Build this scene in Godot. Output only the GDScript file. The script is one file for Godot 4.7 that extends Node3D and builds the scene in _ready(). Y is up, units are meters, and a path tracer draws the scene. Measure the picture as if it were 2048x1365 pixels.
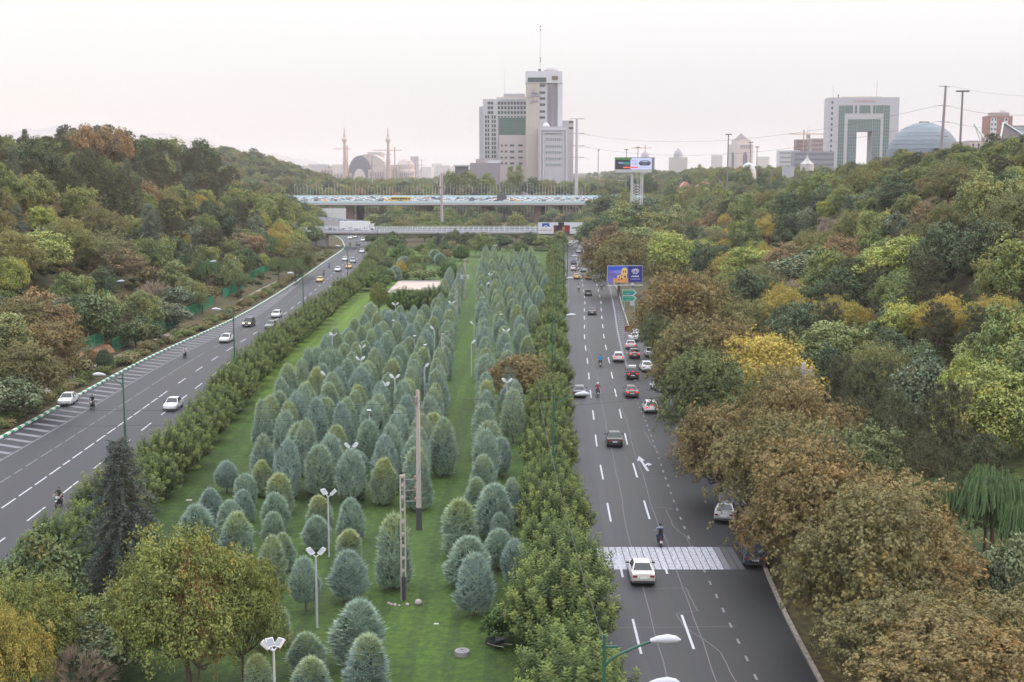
extends Node3D
# A six-lane parkway between two wooded hills, seen from a footbridge at dusk. Units are metres; d is the distance ahead of the camera (d = -z).

var rng := RandomNumberGenerator.new()
var mats := {}
var texs := {}
var names := {}

# ---------------------------------------------------------------- plan of the place: x of an edge against d
const KERB_WEST := [[30, -55.5], [140, -56], [200, -57], [256, -55.3], [297, -55.8], [353, -57.7], [422, -60.8], [475, -63], [500, -64.5], [532, -68.7], [580, -77], [640, -92]]
const EDGE_WEST := [[30, -36.5], [100, -36.5], [150, -38.5], [200, -40], [260, -41.5], [350, -44], [447, -50], [490, -53.5], [525, -57.5], [580, -65], [640, -80]]
const HATCH := [[30, 4.0], [200, 4.0], [256, 3.4], [300, 2.4], [353, 1.2], [640, 0.8]]
const LINE_EAST := [[30, 7.5], [71, 7.8], [91, 8.0], [107, 8.3], [122, 8.7], [137, 9.1], [154, 9.8], [172, 10.5], [195, 11.5], [225, 12.7], [244, 13.7], [275, 15.4], [291, 16.4], [337, 18.4], [370, 19.6], [411, 20.8], [434, 21.6], [486, 22.9], [530, 23.0], [567, 20.5], [620, 13], [680, 1]]
const MAIN_EAST := [[193, 17.4], [212, 18.2], [240, 19.7], [275, 21.9], [330, 25], [360, 26.3], [422, 27.8], [447, 28], [486, 28.7], [530, 28.6], [567, 26], [620, 19], [680, 7]]
const KERB_EAST := [[30, 16.8], [80, 17.8], [105, 19.3], [127, 20.3], [168, 21.4], [190, 22.7], [218, 25.0], [240, 28.6], [262, 34], [310, 48]]
const GORE := [[193, 17.6], [212, 19.3], [236, 21.2], [256, 22.3], [286, 23.9], [316, 25.6], [340, 26.2]]
const RAMP := [[236, 21.6], [250, 24.2], [262, 27.5], [310, 41]]
const FOOT_EAST := [[30, 26], [100, 31], [200, 36], [260, 46], [330, 47], [450, 45], [560, 50], [700, 60], [1000, 80]]
const RISE_WEST := [[100, 0.6], [180, 1], [400, 1.02], [500, 1.08], [560, 0.8], [620, 0.45], [680, 0.15], [740, 0]]
const RISE_EAST := [[60, 0.1], [110, 0.4], [180, 1], [390, 1], [460, 0.78], [540, 0.45], [620, 0.45], [720, 0.66], [1000, 0.75]]


func tab(t: Array, d: float) -> float:
	var n := t.size()
	if d <= t[0][0]:
		return t[0][1]
	if d >= t[n - 1][0]:
		return t[n - 1][1]
	var i := 0
	while d > t[i + 1][0]:
		i += 1
	var a: float = t[i][0]
	var b: float = t[i + 1][0]
	var w := b - a
	var s: float = (t[i + 1][1] - t[i][1]) / w
	var m0: float = s if i == 0 else (t[i + 1][1] - t[i - 1][1]) / (b - t[i - 1][0])
	var m1: float = s if i + 2 >= n else (t[i + 2][1] - t[i][1]) / (t[i + 2][0] - a)
	var k := (d - a) / w
	var k2 := k * k
	var k3 := k2 * k
	return (2 * k3 - 3 * k2 + 1) * t[i][1] + (k3 - 2 * k2 + k) * w * m0 + (3 * k2 - 2 * k3) * t[i + 1][1] + (k3 - k2) * w * m1


func east_left(d: float) -> float:
	return tab(LINE_EAST, d) - 4.2 + 0.7 * smoothstep(380.0, 500.0, d)


func ground(x: float, d: float) -> float:
	var t := clampf((tab(KERB_WEST, d) - 7.0 - x) / 66.0, 0.0, 1.0)
	var h := 31.0 * (0.45 * t + 0.55 * smoothstep(0.0, 1.0, t)) * tab(RISE_WEST, d)
	t = clampf((x - tab(FOOT_EAST, d)) / 68.0, 0.0, 1.0)
	h = maxf(h, (28.0 + 4.0 * smoothstep(0.0, 60.0, x - 118.0)) * (0.45 * t + 0.55 * smoothstep(0.0, 1.0, t)) * tab(RISE_EAST, d))
	h = maxf(h, 12.0 * smoothstep(812.0, 900.0, d))
	h += 31.0 * exp(-pow((x + 262.0) / 68.0, 2.0) - pow((d - 1180.0) / 230.0, 2.0))
	return h


# ---------------------------------------------------------------- naming, placing
func numbered(called: String) -> String:
	if not names.has(called):
		names[called] = 0
		return called
	names[called] += 1
	return "%s_%03d" % [called, names[called]]


func tag(o: Node, label: String, category := "", group := "", kind := "") -> Node:
	if label:
		o.set_meta("label", label)
	if category:
		o.set_meta("category", category)
	if group:
		o.set_meta("group", group)
	if kind:
		o.set_meta("kind", kind)
	return o


func thing(called: String, label: String, category: String, at := Vector3.ZERO, turn := 0.0, group := "") -> Node3D:
	var o := Node3D.new()
	o.name = numbered(called)
	add_child(o)
	o.position = at
	o.rotation.y = turn
	tag(o, label, category, group)
	return o


func part(called: String, mesh: Mesh, m: Material, parent: Node = null, at := Vector3.ZERO, turn := 0.0) -> MeshInstance3D:
	var o := MeshInstance3D.new()
	o.mesh = mesh
	if m:
		for i in mesh.get_surface_count():
			o.set_surface_override_material(i, m)
	o.position = at
	o.rotation.y = turn
	if parent == null:
		o.name = numbered(called)
		add_child(o)
	else:
		o.name = called
		parent.add_child(o, true)
		if str(o.name).begins_with("@"):
			o.name = "%s_%03d" % [called, parent.get_child_count()]
		elif str(o.name) != called:
			var tail := str(o.name).substr(called.length())
			o.name = "%s_%03d" % [called, int(tail)]
	return o


func struct(called: String, mesh: Mesh, m: Material, label := "") -> MeshInstance3D:
	var o := part(called, mesh, m)
	tag(o, label, "", "", "structure")
	return o


func copy_of(o: Node3D, at: Vector3, turn: float, label: String, group := "") -> Node3D:
	var c: Node3D = o.duplicate()
	var stem := str(o.name)
	if stem.length() > 4 and stem[stem.length() - 4] == "_" and stem.right(3).is_valid_int():
		stem = stem.left(stem.length() - 4)
	c.name = numbered(stem)
	add_child(c)
	c.position = at
	c.rotation = Vector3(0, turn, 0)
	c.set_meta("label", label)
	if group:
		c.set_meta("group", group)
	return c


func ordinal(i: int) -> String:
	var w := ["first", "second", "third", "fourth", "fifth", "sixth", "seventh", "eighth", "ninth", "tenth", "eleventh", "twelfth", "thirteenth", "fourteenth", "fifteenth", "sixteenth", "seventeenth", "eighteenth", "nineteenth", "twentieth"]
	if i < w.size():
		return w[i]
	var n := i + 1
	var e := "th"
	if n % 100 < 11 or n % 100 > 13:
		e = ["th", "st", "nd", "rd", "th", "th", "th", "th", "th", "th"][n % 10]
	return str(n) + e


# ---------------------------------------------------------------- materials (colours are linear, real-world base colours)
func mat(r: float, g: float, b: float, rough := 0.8, metal := 0.0) -> StandardMaterial3D:
	var key := "%.4f %.4f %.4f %.2f %.2f" % [r, g, b, rough, metal]
	if not mats.has(key):
		var m := StandardMaterial3D.new()
		m.albedo_color = Color(r, g, b).linear_to_srgb()
		m.roughness = rough
		m.metallic = metal
		mats[key] = m
	return mats[key]


func noise_tex(key: String, ns: int, freq: float, oct: int, lo: Color, hi: Color, size := 512, mid := Color(0, 0, 0, 0)) -> ImageTexture:
	if texs.has(key):
		return texs[key]
	var f := FastNoiseLite.new()
	f.seed = ns
	f.noise_type = FastNoiseLite.TYPE_SIMPLEX_SMOOTH
	f.frequency = freq
	f.fractal_octaves = oct
	f.fractal_gain = 0.6
	var im := f.get_seamless_image(size, size)
	var o := Image.create(size, size, false, Image.FORMAT_RGB8)
	for y in size:
		for x in size:
			var v := im.get_pixel(x, y).r
			var c := lo.lerp(hi, v)
			if mid.a > 0:
				c = lo.lerp(mid, v * 2) if v < 0.5 else mid.lerp(hi, v * 2 - 1)
			o.set_pixel(x, y, c)
	texs[key] = ImageTexture.create_from_image(o)
	return texs[key]


func textured(key: String, t: Texture2D, metres: float, rough: float, bump: Texture2D = null, bump_cm := 0.0, vcol := false) -> StandardMaterial3D:
	if mats.has(key):
		return mats[key]
	var m := StandardMaterial3D.new()
	m.albedo_texture = t
	m.uv1_triplanar = true
	m.uv1_world_triplanar = true
	m.uv1_scale = Vector3.ONE / metres
	m.roughness = rough
	m.vertex_color_use_as_albedo = vcol
	if bump:
		m.heightmap_enabled = true
		m.heightmap_texture = bump
		m.heightmap_scale = bump_cm
	mats[key] = m
	return m


func leafy(r: float, g: float, b: float, back := 0.25) -> StandardMaterial3D:
	var key := "leaf %.4f %.4f %.4f" % [r, g, b]
	if not mats.has(key):
		var m := StandardMaterial3D.new()
		m.albedo_color = Color(r, g, b).linear_to_srgb()
		m.vertex_color_use_as_albedo = true
		m.roughness = 0.75
		m.metallic_specular = 0.35
		m.cull_mode = BaseMaterial3D.CULL_DISABLED
		m.backlight_enabled = true
		m.backlight = Color(back, back, back * 0.6)
		mats[key] = m
	return mats[key]


# ---------------------------------------------------------------- hard-edged and turned shapes
class Shape:
	var v := PackedVector3Array()
	var n := PackedVector3Array()
	var c := PackedColorArray()
	var tint := Color.WHITE
	var colored := false

	func tri(a: Vector3, b: Vector3, d: Vector3, na = null, nb = null, nd = null) -> void:
		var f := (b - a).cross(d - a)
		if f.length_squared() < 1e-16:
			return
		var g := f.normalized()
		if na != null:
			var want: Vector3 = na + nb + nd
			if f.dot(want) > 0:
				v.append_array([a, d, b])
				n.append_array([na, nd, nb])
			else:
				v.append_array([a, b, d])
				n.append_array([na, nb, nd])
		else:
			v.append_array([a, d, b])
			n.append_array([g, g, g])
		if colored:
			c.append_array([tint, tint, tint])

	# corners counter-clockwise as seen from the front
	func quad(a: Vector3, b: Vector3, d: Vector3, e: Vector3) -> void:
		tri(a, b, d)
		tri(a, d, e)

	func box(at: Vector3, size: Vector3, basis := Basis()) -> void:
		var h := size / 2
		var p := []
		for i in 8:
			p.append(at + basis * Vector3(h.x * (1 if i & 1 else -1), h.y * (1 if i & 2 else -1), h.z * (1 if i & 4 else -1)))
		quad(p[4], p[5], p[7], p[6])
		quad(p[1], p[0], p[2], p[3])
		quad(p[5], p[1], p[3], p[7])
		quad(p[0], p[4], p[6], p[2])
		quad(p[6], p[7], p[3], p[2])
		quad(p[0], p[1], p[5], p[4])

	func span(a: Vector3, b: Vector3) -> void:
		box((a + b) / 2, (b - a).abs())

	func bar(a: Vector3, b: Vector3, w: float, h: float) -> void:
		var z := (b - a).normalized()
		var x := (Vector3.UP if absf(z.y) < 0.95 else Vector3.RIGHT).cross(z).normalized()
		box((a + b) / 2, Vector3(w, h, (b - a).length()), Basis(x, z.cross(x), z))

	func tube(path: Array, radii: Array, sides := 8, caps := true) -> void:
		var rings := []
		var x := Vector3.ZERO
		for i in path.size():
			var z: Vector3 = (path[mini(i + 1, path.size() - 1)] - path[maxi(i - 1, 0)]).normalized()
			if x == Vector3.ZERO:
				x = (Vector3.UP if absf(z.y) < 0.9 else Vector3.RIGHT).cross(z).normalized()
			x = (x - z * x.dot(z)).normalized()
			var y := z.cross(x)
			var ring := []
			for k in sides:
				var a := TAU * k / sides
				ring.append([path[i] + (x * cos(a) + y * sin(a)) * radii[i], x * cos(a) + y * sin(a)])
			rings.append(ring)
		for i in path.size() - 1:
			for k in sides:
				var a = rings[i][k]
				var b = rings[i][(k + 1) % sides]
				var d = rings[i + 1][(k + 1) % sides]
				var e = rings[i + 1][k]
				tri(a[0], b[0], d[0], a[1], b[1], d[1])
				tri(a[0], d[0], e[0], a[1], d[1], e[1])
		if caps:
			for end in [0, path.size() - 1]:
				var out: Vector3 = (path[0] - path[1]).normalized() if end == 0 else (path[-1] - path[-2]).normalized()
				for k in range(1, sides - 1):
					tri(rings[end][0][0], rings[end][k][0], rings[end][k + 1][0], out, out, out)

	# profile: [radius, height] from bottom to top
	func lathe(at: Vector3, profile: Array, sides := 16, arc := TAU, start := 0.0) -> void:
		for i in profile.size() - 1:
			var p: Array = profile[i]
			var q: Array = profile[i + 1]
			var slope := Vector2(q[1] - p[1], p[0] - q[0]).normalized()
			for k in sides:
				var a0 := start + arc * k / sides
				var a1 := start + arc * (k + 1) / sides
				var u0 := Vector3(cos(a0), 0, sin(a0))
				var u1 := Vector3(cos(a1), 0, sin(a1))
				var n0 := u0 * slope.x + Vector3.UP * slope.y
				var n1 := u1 * slope.x + Vector3.UP * slope.y
				var A: Vector3 = at + u0 * p[0] + Vector3.UP * p[1]
				var B: Vector3 = at + u1 * p[0] + Vector3.UP * p[1]
				var C: Vector3 = at + u1 * q[0] + Vector3.UP * q[1]
				var D: Vector3 = at + u0 * q[0] + Vector3.UP * q[1]
				tri(A, B, C, n0, n1, n1)
				tri(A, C, D, n0, n1, n0)

	# flat outline in x,y (counter-clockwise) pushed from z0 (back) to z1 (front)
	func prism(outline: PackedVector2Array, z0: float, z1: float, xf := Transform3D()) -> void:
		var idx := Geometry2D.triangulate_polygon(outline)
		for i in range(0, idx.size(), 3):
			var a := outline[idx[i]]
			var b := outline[idx[i + 1]]
			var d := outline[idx[i + 2]]
			if (b - a).cross(d - a) < 0:
				var s := b
				b = d
				d = s
			tri(xf * Vector3(a.x, a.y, z1), xf * Vector3(b.x, b.y, z1), xf * Vector3(d.x, d.y, z1))
			tri(xf * Vector3(a.x, a.y, z0), xf * Vector3(d.x, d.y, z0), xf * Vector3(b.x, b.y, z0))
		for i in outline.size():
			var a := outline[i]
			var b := outline[(i + 1) % outline.size()]
			quad(xf * Vector3(a.x, a.y, z0), xf * Vector3(b.x, b.y, z0), xf * Vector3(b.x, b.y, z1), xf * Vector3(a.x, a.y, z1))

	func mesh() -> ArrayMesh:
		var m := ArrayMesh.new()
		add_to(m)
		return m

	func add_to(m: ArrayMesh) -> void:
		var a := []
		a.resize(Mesh.ARRAY_MAX)
		a[Mesh.ARRAY_VERTEX] = v
		a[Mesh.ARRAY_NORMAL] = n
		if colored:
			a[Mesh.ARRAY_COLOR] = c
		m.add_surface_from_arrays(Mesh.PRIMITIVE_TRIANGLES, a)


func box_mesh(size: Vector3, lift := true) -> ArrayMesh:
	var s := Shape.new()
	s.box(Vector3(0, size.y / 2 if lift else 0.0, 0), size)
	return s.mesh()


# a sheet that follows the road between two edges given as functions of d
func ribbon(left: Callable, right: Callable, d0: float, d1: float, step: float, y: float, across := 1, tint = null) -> ArrayMesh:
	var s := Shape.new()
	s.colored = tint != null
	var n := maxi(1, int(ceil((d1 - d0) / step)))
	for i in n:
		var a := d0 + (d1 - d0) * i / n
		var b := d0 + (d1 - d0) * (i + 1) / n
		var la: float = left.call(a)
		var ra: float = right.call(a)
		var lb: float = left.call(b)
		var rb: float = right.call(b)
		for k in across:
			var u := float(k) / across
			var w := float(k + 1) / across
			if tint != null:
				s.tint = tint.call((u + w) / 2, a)
			s.quad(Vector3(lerpf(la, ra, u), y, -a), Vector3(lerpf(la, ra, w), y, -a), Vector3(lerpf(lb, rb, w), y, -b), Vector3(lerpf(lb, rb, u), y, -b))
	return s.mesh()


func _ready():
	rng.seed = 77
	make_view()
	make_ground()
	make_roads()
	make_bridges()
	make_buildings()
	make_foliage()
	plant_junipers()
	plant_rows()
	plant_hills()
	make_vehicles()
	make_riders()
	make_furniture()
	make_small_things()


func make_view() -> void:
	var cam := Camera3D.new()
	cam.name = "camera"
	cam.fov = 29.42
	cam.far = 14000
	cam.near = 0.5
	cam.position = Vector3(0, 29, 0)
	cam.rotation_degrees = Vector3(-7.396, 0, 0)
	add_child(cam)
	cam.current = true

	var sky := PanoramaSkyMaterial.new()
	sky.panorama = evening_sky()
	var env := Environment.new()
	env.background_mode = Environment.BG_SKY
	env.sky = Sky.new()
	env.sky.sky_material = sky
	env.background_energy_multiplier = 1.04
	env.tonemap_mode = Environment.TONE_MAPPER_LINEAR
	env.tonemap_exposure = 1.45
	env.fog_enabled = true
	env.fog_density = 0.00011
	env.fog_light_color = Color(0.97, 0.965, 0.98)
	env.sdfgi_enabled = true
	env.ssao_enabled = true
	env.ssil_enabled = true
	var world := WorldEnvironment.new()
	world.name = "world"
	world.environment = env
	add_child(world)

	var sun := DirectionalLight3D.new()
	sun.name = "low_sun"
	sun.light_color = Color(1.0, 0.76, 0.52)
	sun.light_energy = 0.6
	sun.light_angular_distance = 2.0
	sun.shadow_enabled = true
	add_child(sun)
	sun.look_at_from_position(Vector3(0.95, 0.085, -0.12), Vector3.ZERO)


# A clear, hazy sky some minutes before sunset: bright white veil low down, raised far brighter overhead to light the ground, mauve at the horizon, warmer towards the sun in the west (+x)
func evening_sky() -> ImageTexture:
	var w := 256
	var h := 128
	var im := Image.create(w, h, false, Image.FORMAT_RGBF)
	for y in h:
		var el := (0.5 - (y + 0.5) / h) * PI
		for x in w:
			var az := (x + 0.5) / w * TAU
			var dir := Vector3(sin(az) * -cos(el), sin(el), cos(az) * cos(el))
			var up := maxf(dir.y, 0.0)
			var west := 0.5 + 0.5 * dir.x
			var c := Vector3(0.50, 0.467, 0.475).lerp(Vector3(0.62, 0.57, 0.52), smoothstep(0.42, 0.72, west))
			c = c.lerp(Vector3(0.685, 0.69, 0.69), smoothstep(0.0, 0.15, up))
			c = c.lerp(Vector3(1.92, 1.98, 2.1), smoothstep(0.15, 0.85, up))
			im.set_pixel(x, y, Color(c.x, c.y, c.z))
	return ImageTexture.create_from_image(im)


# ---------------------------------------------------------------- ground, roads, paths
func make_ground() -> void:
	var xs := [-12000.0, -6000.0, -3000.0, -1500.0, -900.0, -650.0, -500.0]
	var x := -420.0
	while x <= 420.0:
		xs.append(x)
		x += 7.0
	xs.append_array([500.0, 650.0, 900.0, 1500.0, 3000.0, 6000.0, 12000.0])
	var ds := [-400.0, -100.0, 0.0, 30.0]
	var d := 44.0
	while d < 760.0:
		ds.append(d)
		d += 8.0
	while d < 1600.0:
		ds.append(d)
		d += 30.0
	ds.append_array([2000.0, 3000.0, 5000.0, 9000.0, 13000.0])
	var s := Shape.new()
	s.colored = true
	for i in xs.size() - 1:
		for j in ds.size() - 1:
			var p := []
			for q in [[0, 0], [1, 0], [1, 1], [0, 1]]:
				var X: float = xs[i + q[0]]
				var D: float = ds[j + q[1]]
				p.append(Vector3(X, ground(X, D), -D))
			var hash := rng.randf()
			s.tint = Color(0.36, 0.35, 0.2).lerp(Color(0.22, 0.27, 0.12), hash)
			if xs[i] > 22 and ds[j] < 130:
				s.tint = Color(0.2, 0.42, 0.12)
			if ds[j] > 800:
				s.tint = Color(0.16, 0.2, 0.1).lerp(Color(0.24, 0.24, 0.14), hash)
			s.quad(p[0], p[1], p[2], p[3])
	var soil := noise_tex("soil", 3, 0.02, 5, Color(0.30, 0.24, 0.17), Color(0.66, 0.58, 0.44), 512)
	struct("ground", s.mesh(), textured("soil", soil, 9.0, 0.95, null, 0, true), "dry earth and thin grass under the trees of the valley and its hills")

	# lawn of the median park
	var grass := noise_tex("grass", 5, 0.012, 6, Color(0.24, 0.35, 0.05), Color(0.48, 0.56, 0.14), 1024, Color(0.32, 0.45, 0.085))
	var blades := noise_tex("blades", 6, 0.09, 3, Color.BLACK, Color.WHITE, 512)
	var lawn := textured("grass", grass, 11.0, 0.9, blades, 6.0, true)
	var nzl := FastNoiseLite.new()
	nzl.seed = 8
	nzl.frequency = 0.03
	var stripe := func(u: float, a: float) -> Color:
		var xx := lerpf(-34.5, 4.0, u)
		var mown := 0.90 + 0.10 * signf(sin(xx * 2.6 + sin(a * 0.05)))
		var pale := smoothstep(130.0, 190.0, a) * smoothstep(-20.0, -30.0, xx)  # sky-lit paleness of the far west lawn, painted into the colour
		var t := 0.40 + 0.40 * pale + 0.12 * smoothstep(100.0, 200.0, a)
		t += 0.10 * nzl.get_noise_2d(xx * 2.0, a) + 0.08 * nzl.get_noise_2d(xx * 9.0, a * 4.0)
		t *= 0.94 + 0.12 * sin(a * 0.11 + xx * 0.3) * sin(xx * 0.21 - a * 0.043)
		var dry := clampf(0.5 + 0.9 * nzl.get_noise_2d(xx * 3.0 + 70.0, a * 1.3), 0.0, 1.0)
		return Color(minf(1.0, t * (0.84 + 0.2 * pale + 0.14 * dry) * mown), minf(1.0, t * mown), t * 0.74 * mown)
	var west := func(a: float) -> float: return tab(EDGE_WEST, a) + 0.4
	var east := func(a: float) -> float: return east_left(a) - 0.4
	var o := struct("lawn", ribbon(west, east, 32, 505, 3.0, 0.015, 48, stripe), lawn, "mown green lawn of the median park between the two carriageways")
	tag(o, "mown green lawn of the median park between the two carriageways", "", "", "structure")


func road_mesh(left: Callable, right: Callable, d0: float, d1: float, tint: Callable, across: int, y := 0.03) -> ArrayMesh:
	return ribbon(left, right, d0, d1, 4.0, y, across, tint)


func strip_mesh(path: Array, w: float, y: float) -> ArrayMesh:
	var s := Shape.new()
	for i in path.size() - 1:
		var a := Vector3(path[i].x, y, -path[i].y)
		var b := Vector3(path[i + 1].x, y, -path[i + 1].y)
		var side := (b - a).normalized().cross(Vector3.UP) * w / 2
		s.quad(a - side, a + side, b + side, b - side)
	return s.mesh()


func dash(parent: Node, f: Callable, d0: float, d1: float, w: float, m: Material, y := 0.037, called := "lane_dash") -> void:
	var pts := []
	var n := maxi(1, int(ceil((d1 - d0) / 5.0)))
	for i in n + 1:
		var d := lerpf(d0, d1, float(i) / n)
		pts.append(Vector2(f.call(d), d))
	part(called, strip_mesh(pts, w, y), m, parent)


func make_roads() -> void:
	var fine := noise_tex("asphalt", 9, 0.05, 4, Color(0.78, 0.78, 0.78), Color(1, 1, 1), 1024)
	var grain := noise_tex("grain", 10, 0.2, 2, Color.BLACK, Color.WHITE, 256)
	var asphalt := textured("asphalt", fine, 7.0, 0.62, grain, 0.4, true)
	var paint := textured("paint", noise_tex("worn", 12, 0.06, 4, Color(0.50, 0.50, 0.53), Color(0.85, 0.85, 0.86), 256), 1.6, 0.7)
	var faint := textured("faint", noise_tex("worn2", 13, 0.05, 4, Color(0.33, 0.32, 0.35), Color(0.56, 0.55, 0.57), 256), 1.9, 0.75)

	# carriageway with oncoming traffic
	var wl := func(a: float) -> float: return tab(KERB_WEST, a)
	var wr := func(a: float) -> float: return tab(EDGE_WEST, a)
	var nz := FastNoiseLite.new()
	nz.seed = 4
	nz.frequency = 0.02
	var tone_w := func(u: float, a: float) -> Color:
		var lane := absf(fposmod(u * 4.6 - 0.75, 1.0) - 0.5)
		var t := 0.033 + 0.008 * nz.get_noise_2d(u * 30.0, a * 0.25) + 0.005 * lane
		if u < 0.2:
			t *= 0.86
		return Color(t * 0.84, t * 0.81, t * 1.05)
	var road := struct("road_oncoming", road_mesh(wl, wr, 34, 640, tone_w, 20), asphalt, "grey asphalt carriageway with traffic coming towards the camera")
	var hatch := func(a: float) -> float: return tab(KERB_WEST, a) + tab(HATCH, a)
	dash(road, hatch, 40, 520, 0.16, faint, 0.037, "edge_line")
	for k in 3:
		var f := func(a: float) -> float: return lerpf(tab(KERB_WEST, a) + tab(HATCH, a), tab(EDGE_WEST, a) - 0.3, (k + 1) / 4.0)
		var d := 52.0 + k * 3.0
		while d < 500:
			var long := 4.6
			if k == 0 and d > 160 and d < 200:
				long = 8.0
			if k < 2 and d < 165:
				long = [2.6, 5.5, 3.4, 2.2][int(d) % 4]
			dash(road, f, d, d + long, 0.16 if k else 0.13, paint if k else faint)
			d += long + ([1.0, 0.8, 5.0][k] if d < 165 else (1.2 if k == 0 and d < 200 else 6.4))
	var d := 112.0
	while d < 330:
		var w := tab(HATCH, d)
		var kx := tab(KERB_WEST, d)
		var pts := [Vector2(kx + 0.5, d + 1.9), Vector2(kx + w - 0.25, d)]
		part("hatch_bar", strip_mesh(pts, 0.75, 0.036), faint, road)
		d += 2.9
	# the kerb: blocks painted green and white in turn
	var kerb := thing_struct("kerb", "kerb of blocks painted white and green in turn along the hatched shoulder")
	var white := mat(0.62, 0.62, 0.6, 0.7)
	var green := mat(0.03, 0.24, 0.12, 0.7)
	var blk := box_mesh(Vector3(0.32, 0.24, 1.06))
	d = 126.0
	var i := 0
	while i < 296:
		var x0 := tab(KERB_WEST, d)
		var turn := atan2(tab(KERB_WEST, d + 0.6) - tab(KERB_WEST, d - 0.6), 1.2)
		part("kerb_block", blk, white if i % 2 else green, kerb, Vector3(x0 - 0.16, 0, -d), -turn)
		i += 1
		d += 1.08
	var rest := Shape.new()
	rest.colored = true
	while d < 640:
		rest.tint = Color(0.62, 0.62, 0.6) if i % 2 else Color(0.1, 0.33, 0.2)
		var a := Vector3(tab(KERB_WEST, d) - 0.16, 0.12, -d)
		var b := Vector3(tab(KERB_WEST, d + 1.1) - 0.16, 0.12, -d - 1.1)
		rest.bar(a, b, 0.32, 0.24)
		i += 1
		d += 1.1
	var vc := StandardMaterial3D.new()
	vc.vertex_color_use_as_albedo = true
	vc.roughness = 0.75
	tag(part("far_kerb_blocks", rest.mesh(), vc, kerb), "", "", "", "stuff")
	var low := func(a: float) -> float: return tab(KERB_WEST, a) - 0.45
	var path_w := func(a: float) -> float: return tab(KERB_WEST, a) - 6.6
	var path_e := func(a: float) -> float: return tab(KERB_WEST, a) - 4.4
	var concrete := textured("concrete", noise_tex("concrete", 15, 0.02, 5, Color(0.42, 0.39, 0.37), Color(0.62, 0.58, 0.54), 256), 3.0, 0.9)
	struct("footpath", ribbon(path_w, path_e, 110, 470, 4, 0.06), concrete, "concrete footpath below the wooded hill beside the green fence")
	struct("gutter", ribbon(low, func(a: float) -> float: return tab(KERB_WEST, a) - 0.33, 110, 520, 4, 0.2), concrete, "concrete coping behind the painted kerb")
	var median := Shape.new()
	d = 34.0
	while d < 640:
		median.bar(Vector3(tab(EDGE_WEST, d) + 0.14, 0.09, -d), Vector3(tab(EDGE_WEST, d + 3) + 0.14, 0.09, -d - 3), 0.26, 0.18)
		d += 3
	struct("median_kerb", median.mesh(), concrete, "low concrete kerb between the oncoming lanes and the mulberry row")

	# carriageway with traffic going away
	var el := func(a: float) -> float: return east_left(a)
	var er := func(a: float) -> float: return tab(KERB_EAST, a) if a <= 193 else tab(MAIN_EAST, a)
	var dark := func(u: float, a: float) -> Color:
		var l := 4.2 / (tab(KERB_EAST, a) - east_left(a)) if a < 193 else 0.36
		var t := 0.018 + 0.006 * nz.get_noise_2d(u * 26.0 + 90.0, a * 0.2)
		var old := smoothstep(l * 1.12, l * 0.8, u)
		t += 0.011 * old + 0.032 * smoothstep(0.85, 0.12, u) * (1.0 + 0.35 * nz.get_noise_2d(u * 60.0, a * 0.06))  # darkens rightward, with plane tree shade painted into the older-to-newer asphalt tone
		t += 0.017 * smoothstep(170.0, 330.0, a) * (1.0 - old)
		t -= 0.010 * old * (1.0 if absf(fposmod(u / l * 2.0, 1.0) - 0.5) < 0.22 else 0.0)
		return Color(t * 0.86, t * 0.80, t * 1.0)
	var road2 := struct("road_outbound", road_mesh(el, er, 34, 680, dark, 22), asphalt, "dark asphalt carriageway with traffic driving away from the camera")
	var gore_r := func(a: float) -> float: return tab(KERB_EAST, a) if a < 238 else tab(GORE, a)
	var gore_l := func(a: float) -> float: return tab(MAIN_EAST, a)
	var plain_dark := func(u: float, a: float) -> Color: return Color(0.034, 0.032, 0.036)
	struct("gore", road_mesh(gore_l, gore_r, 193, 340, plain_dark, 3), asphalt, "hatched asphalt wedge between the outbound lanes and the exit ramp")
	var ramp_l := func(a: float) -> float: return tab(RAMP, a)
	var ramp_r := func(a: float) -> float: return tab(KERB_EAST, a)
	struct("exit_ramp", road_mesh(ramp_l, ramp_r, 238, 310, plain_dark, 3), asphalt, "exit ramp bending away under the trees")
	var l1 := func(a: float) -> float: return tab(LINE_EAST, a)
	var l2 := func(a: float) -> float: return tab(LINE_EAST, a) + 3.3 + 0.35 * smoothstep(150.0, 330.0, a)
	d = 45.6
	while d < 520:
		dash(road2, l1, d, d + 6.2, 0.16, paint)
		dash(road2, l2, d + 0.8, d + 7.0, 0.16, paint)
		d += 15.05
	var l3 := func(a: float) -> float: return lerpf(14.1, 15.9, smoothstep(95.0, 165.0, a))
	d = 60.0
	while d < 166:
		dash(road2, l3, d, d + 0.9, 0.14, faint, 0.037, "dotted_dash")
		d += 2.9
	dash(road2, func(a: float) -> float: return tab(MAIN_EAST, a) - 0.1, 180, 345, 0.3, faint, 0.037, "edge_line")
	dash(road2, func(a: float) -> float: return east_left(a) + 0.45, 60, 480, 0.12, faint, 0.037, "edge_line")
	d = 200.0
	while d < 336:
		var a := tab(MAIN_EAST, d) + 0.3
		var b := minf(tab(GORE, d), tab(KERB_EAST, d) - 4) - 0.1
		if b > a + 0.5:
			part("hatch_bar", strip_mesh([Vector2(a, d - 0.2), Vector2(b, d - 1.6)], 0.32, 0.036), faint, road2)
		d += 3.0
	# old seams and sealed cracks, paler than the asphalt
	var pale := mat(0.13, 0.12, 0.13, 0.8)
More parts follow.
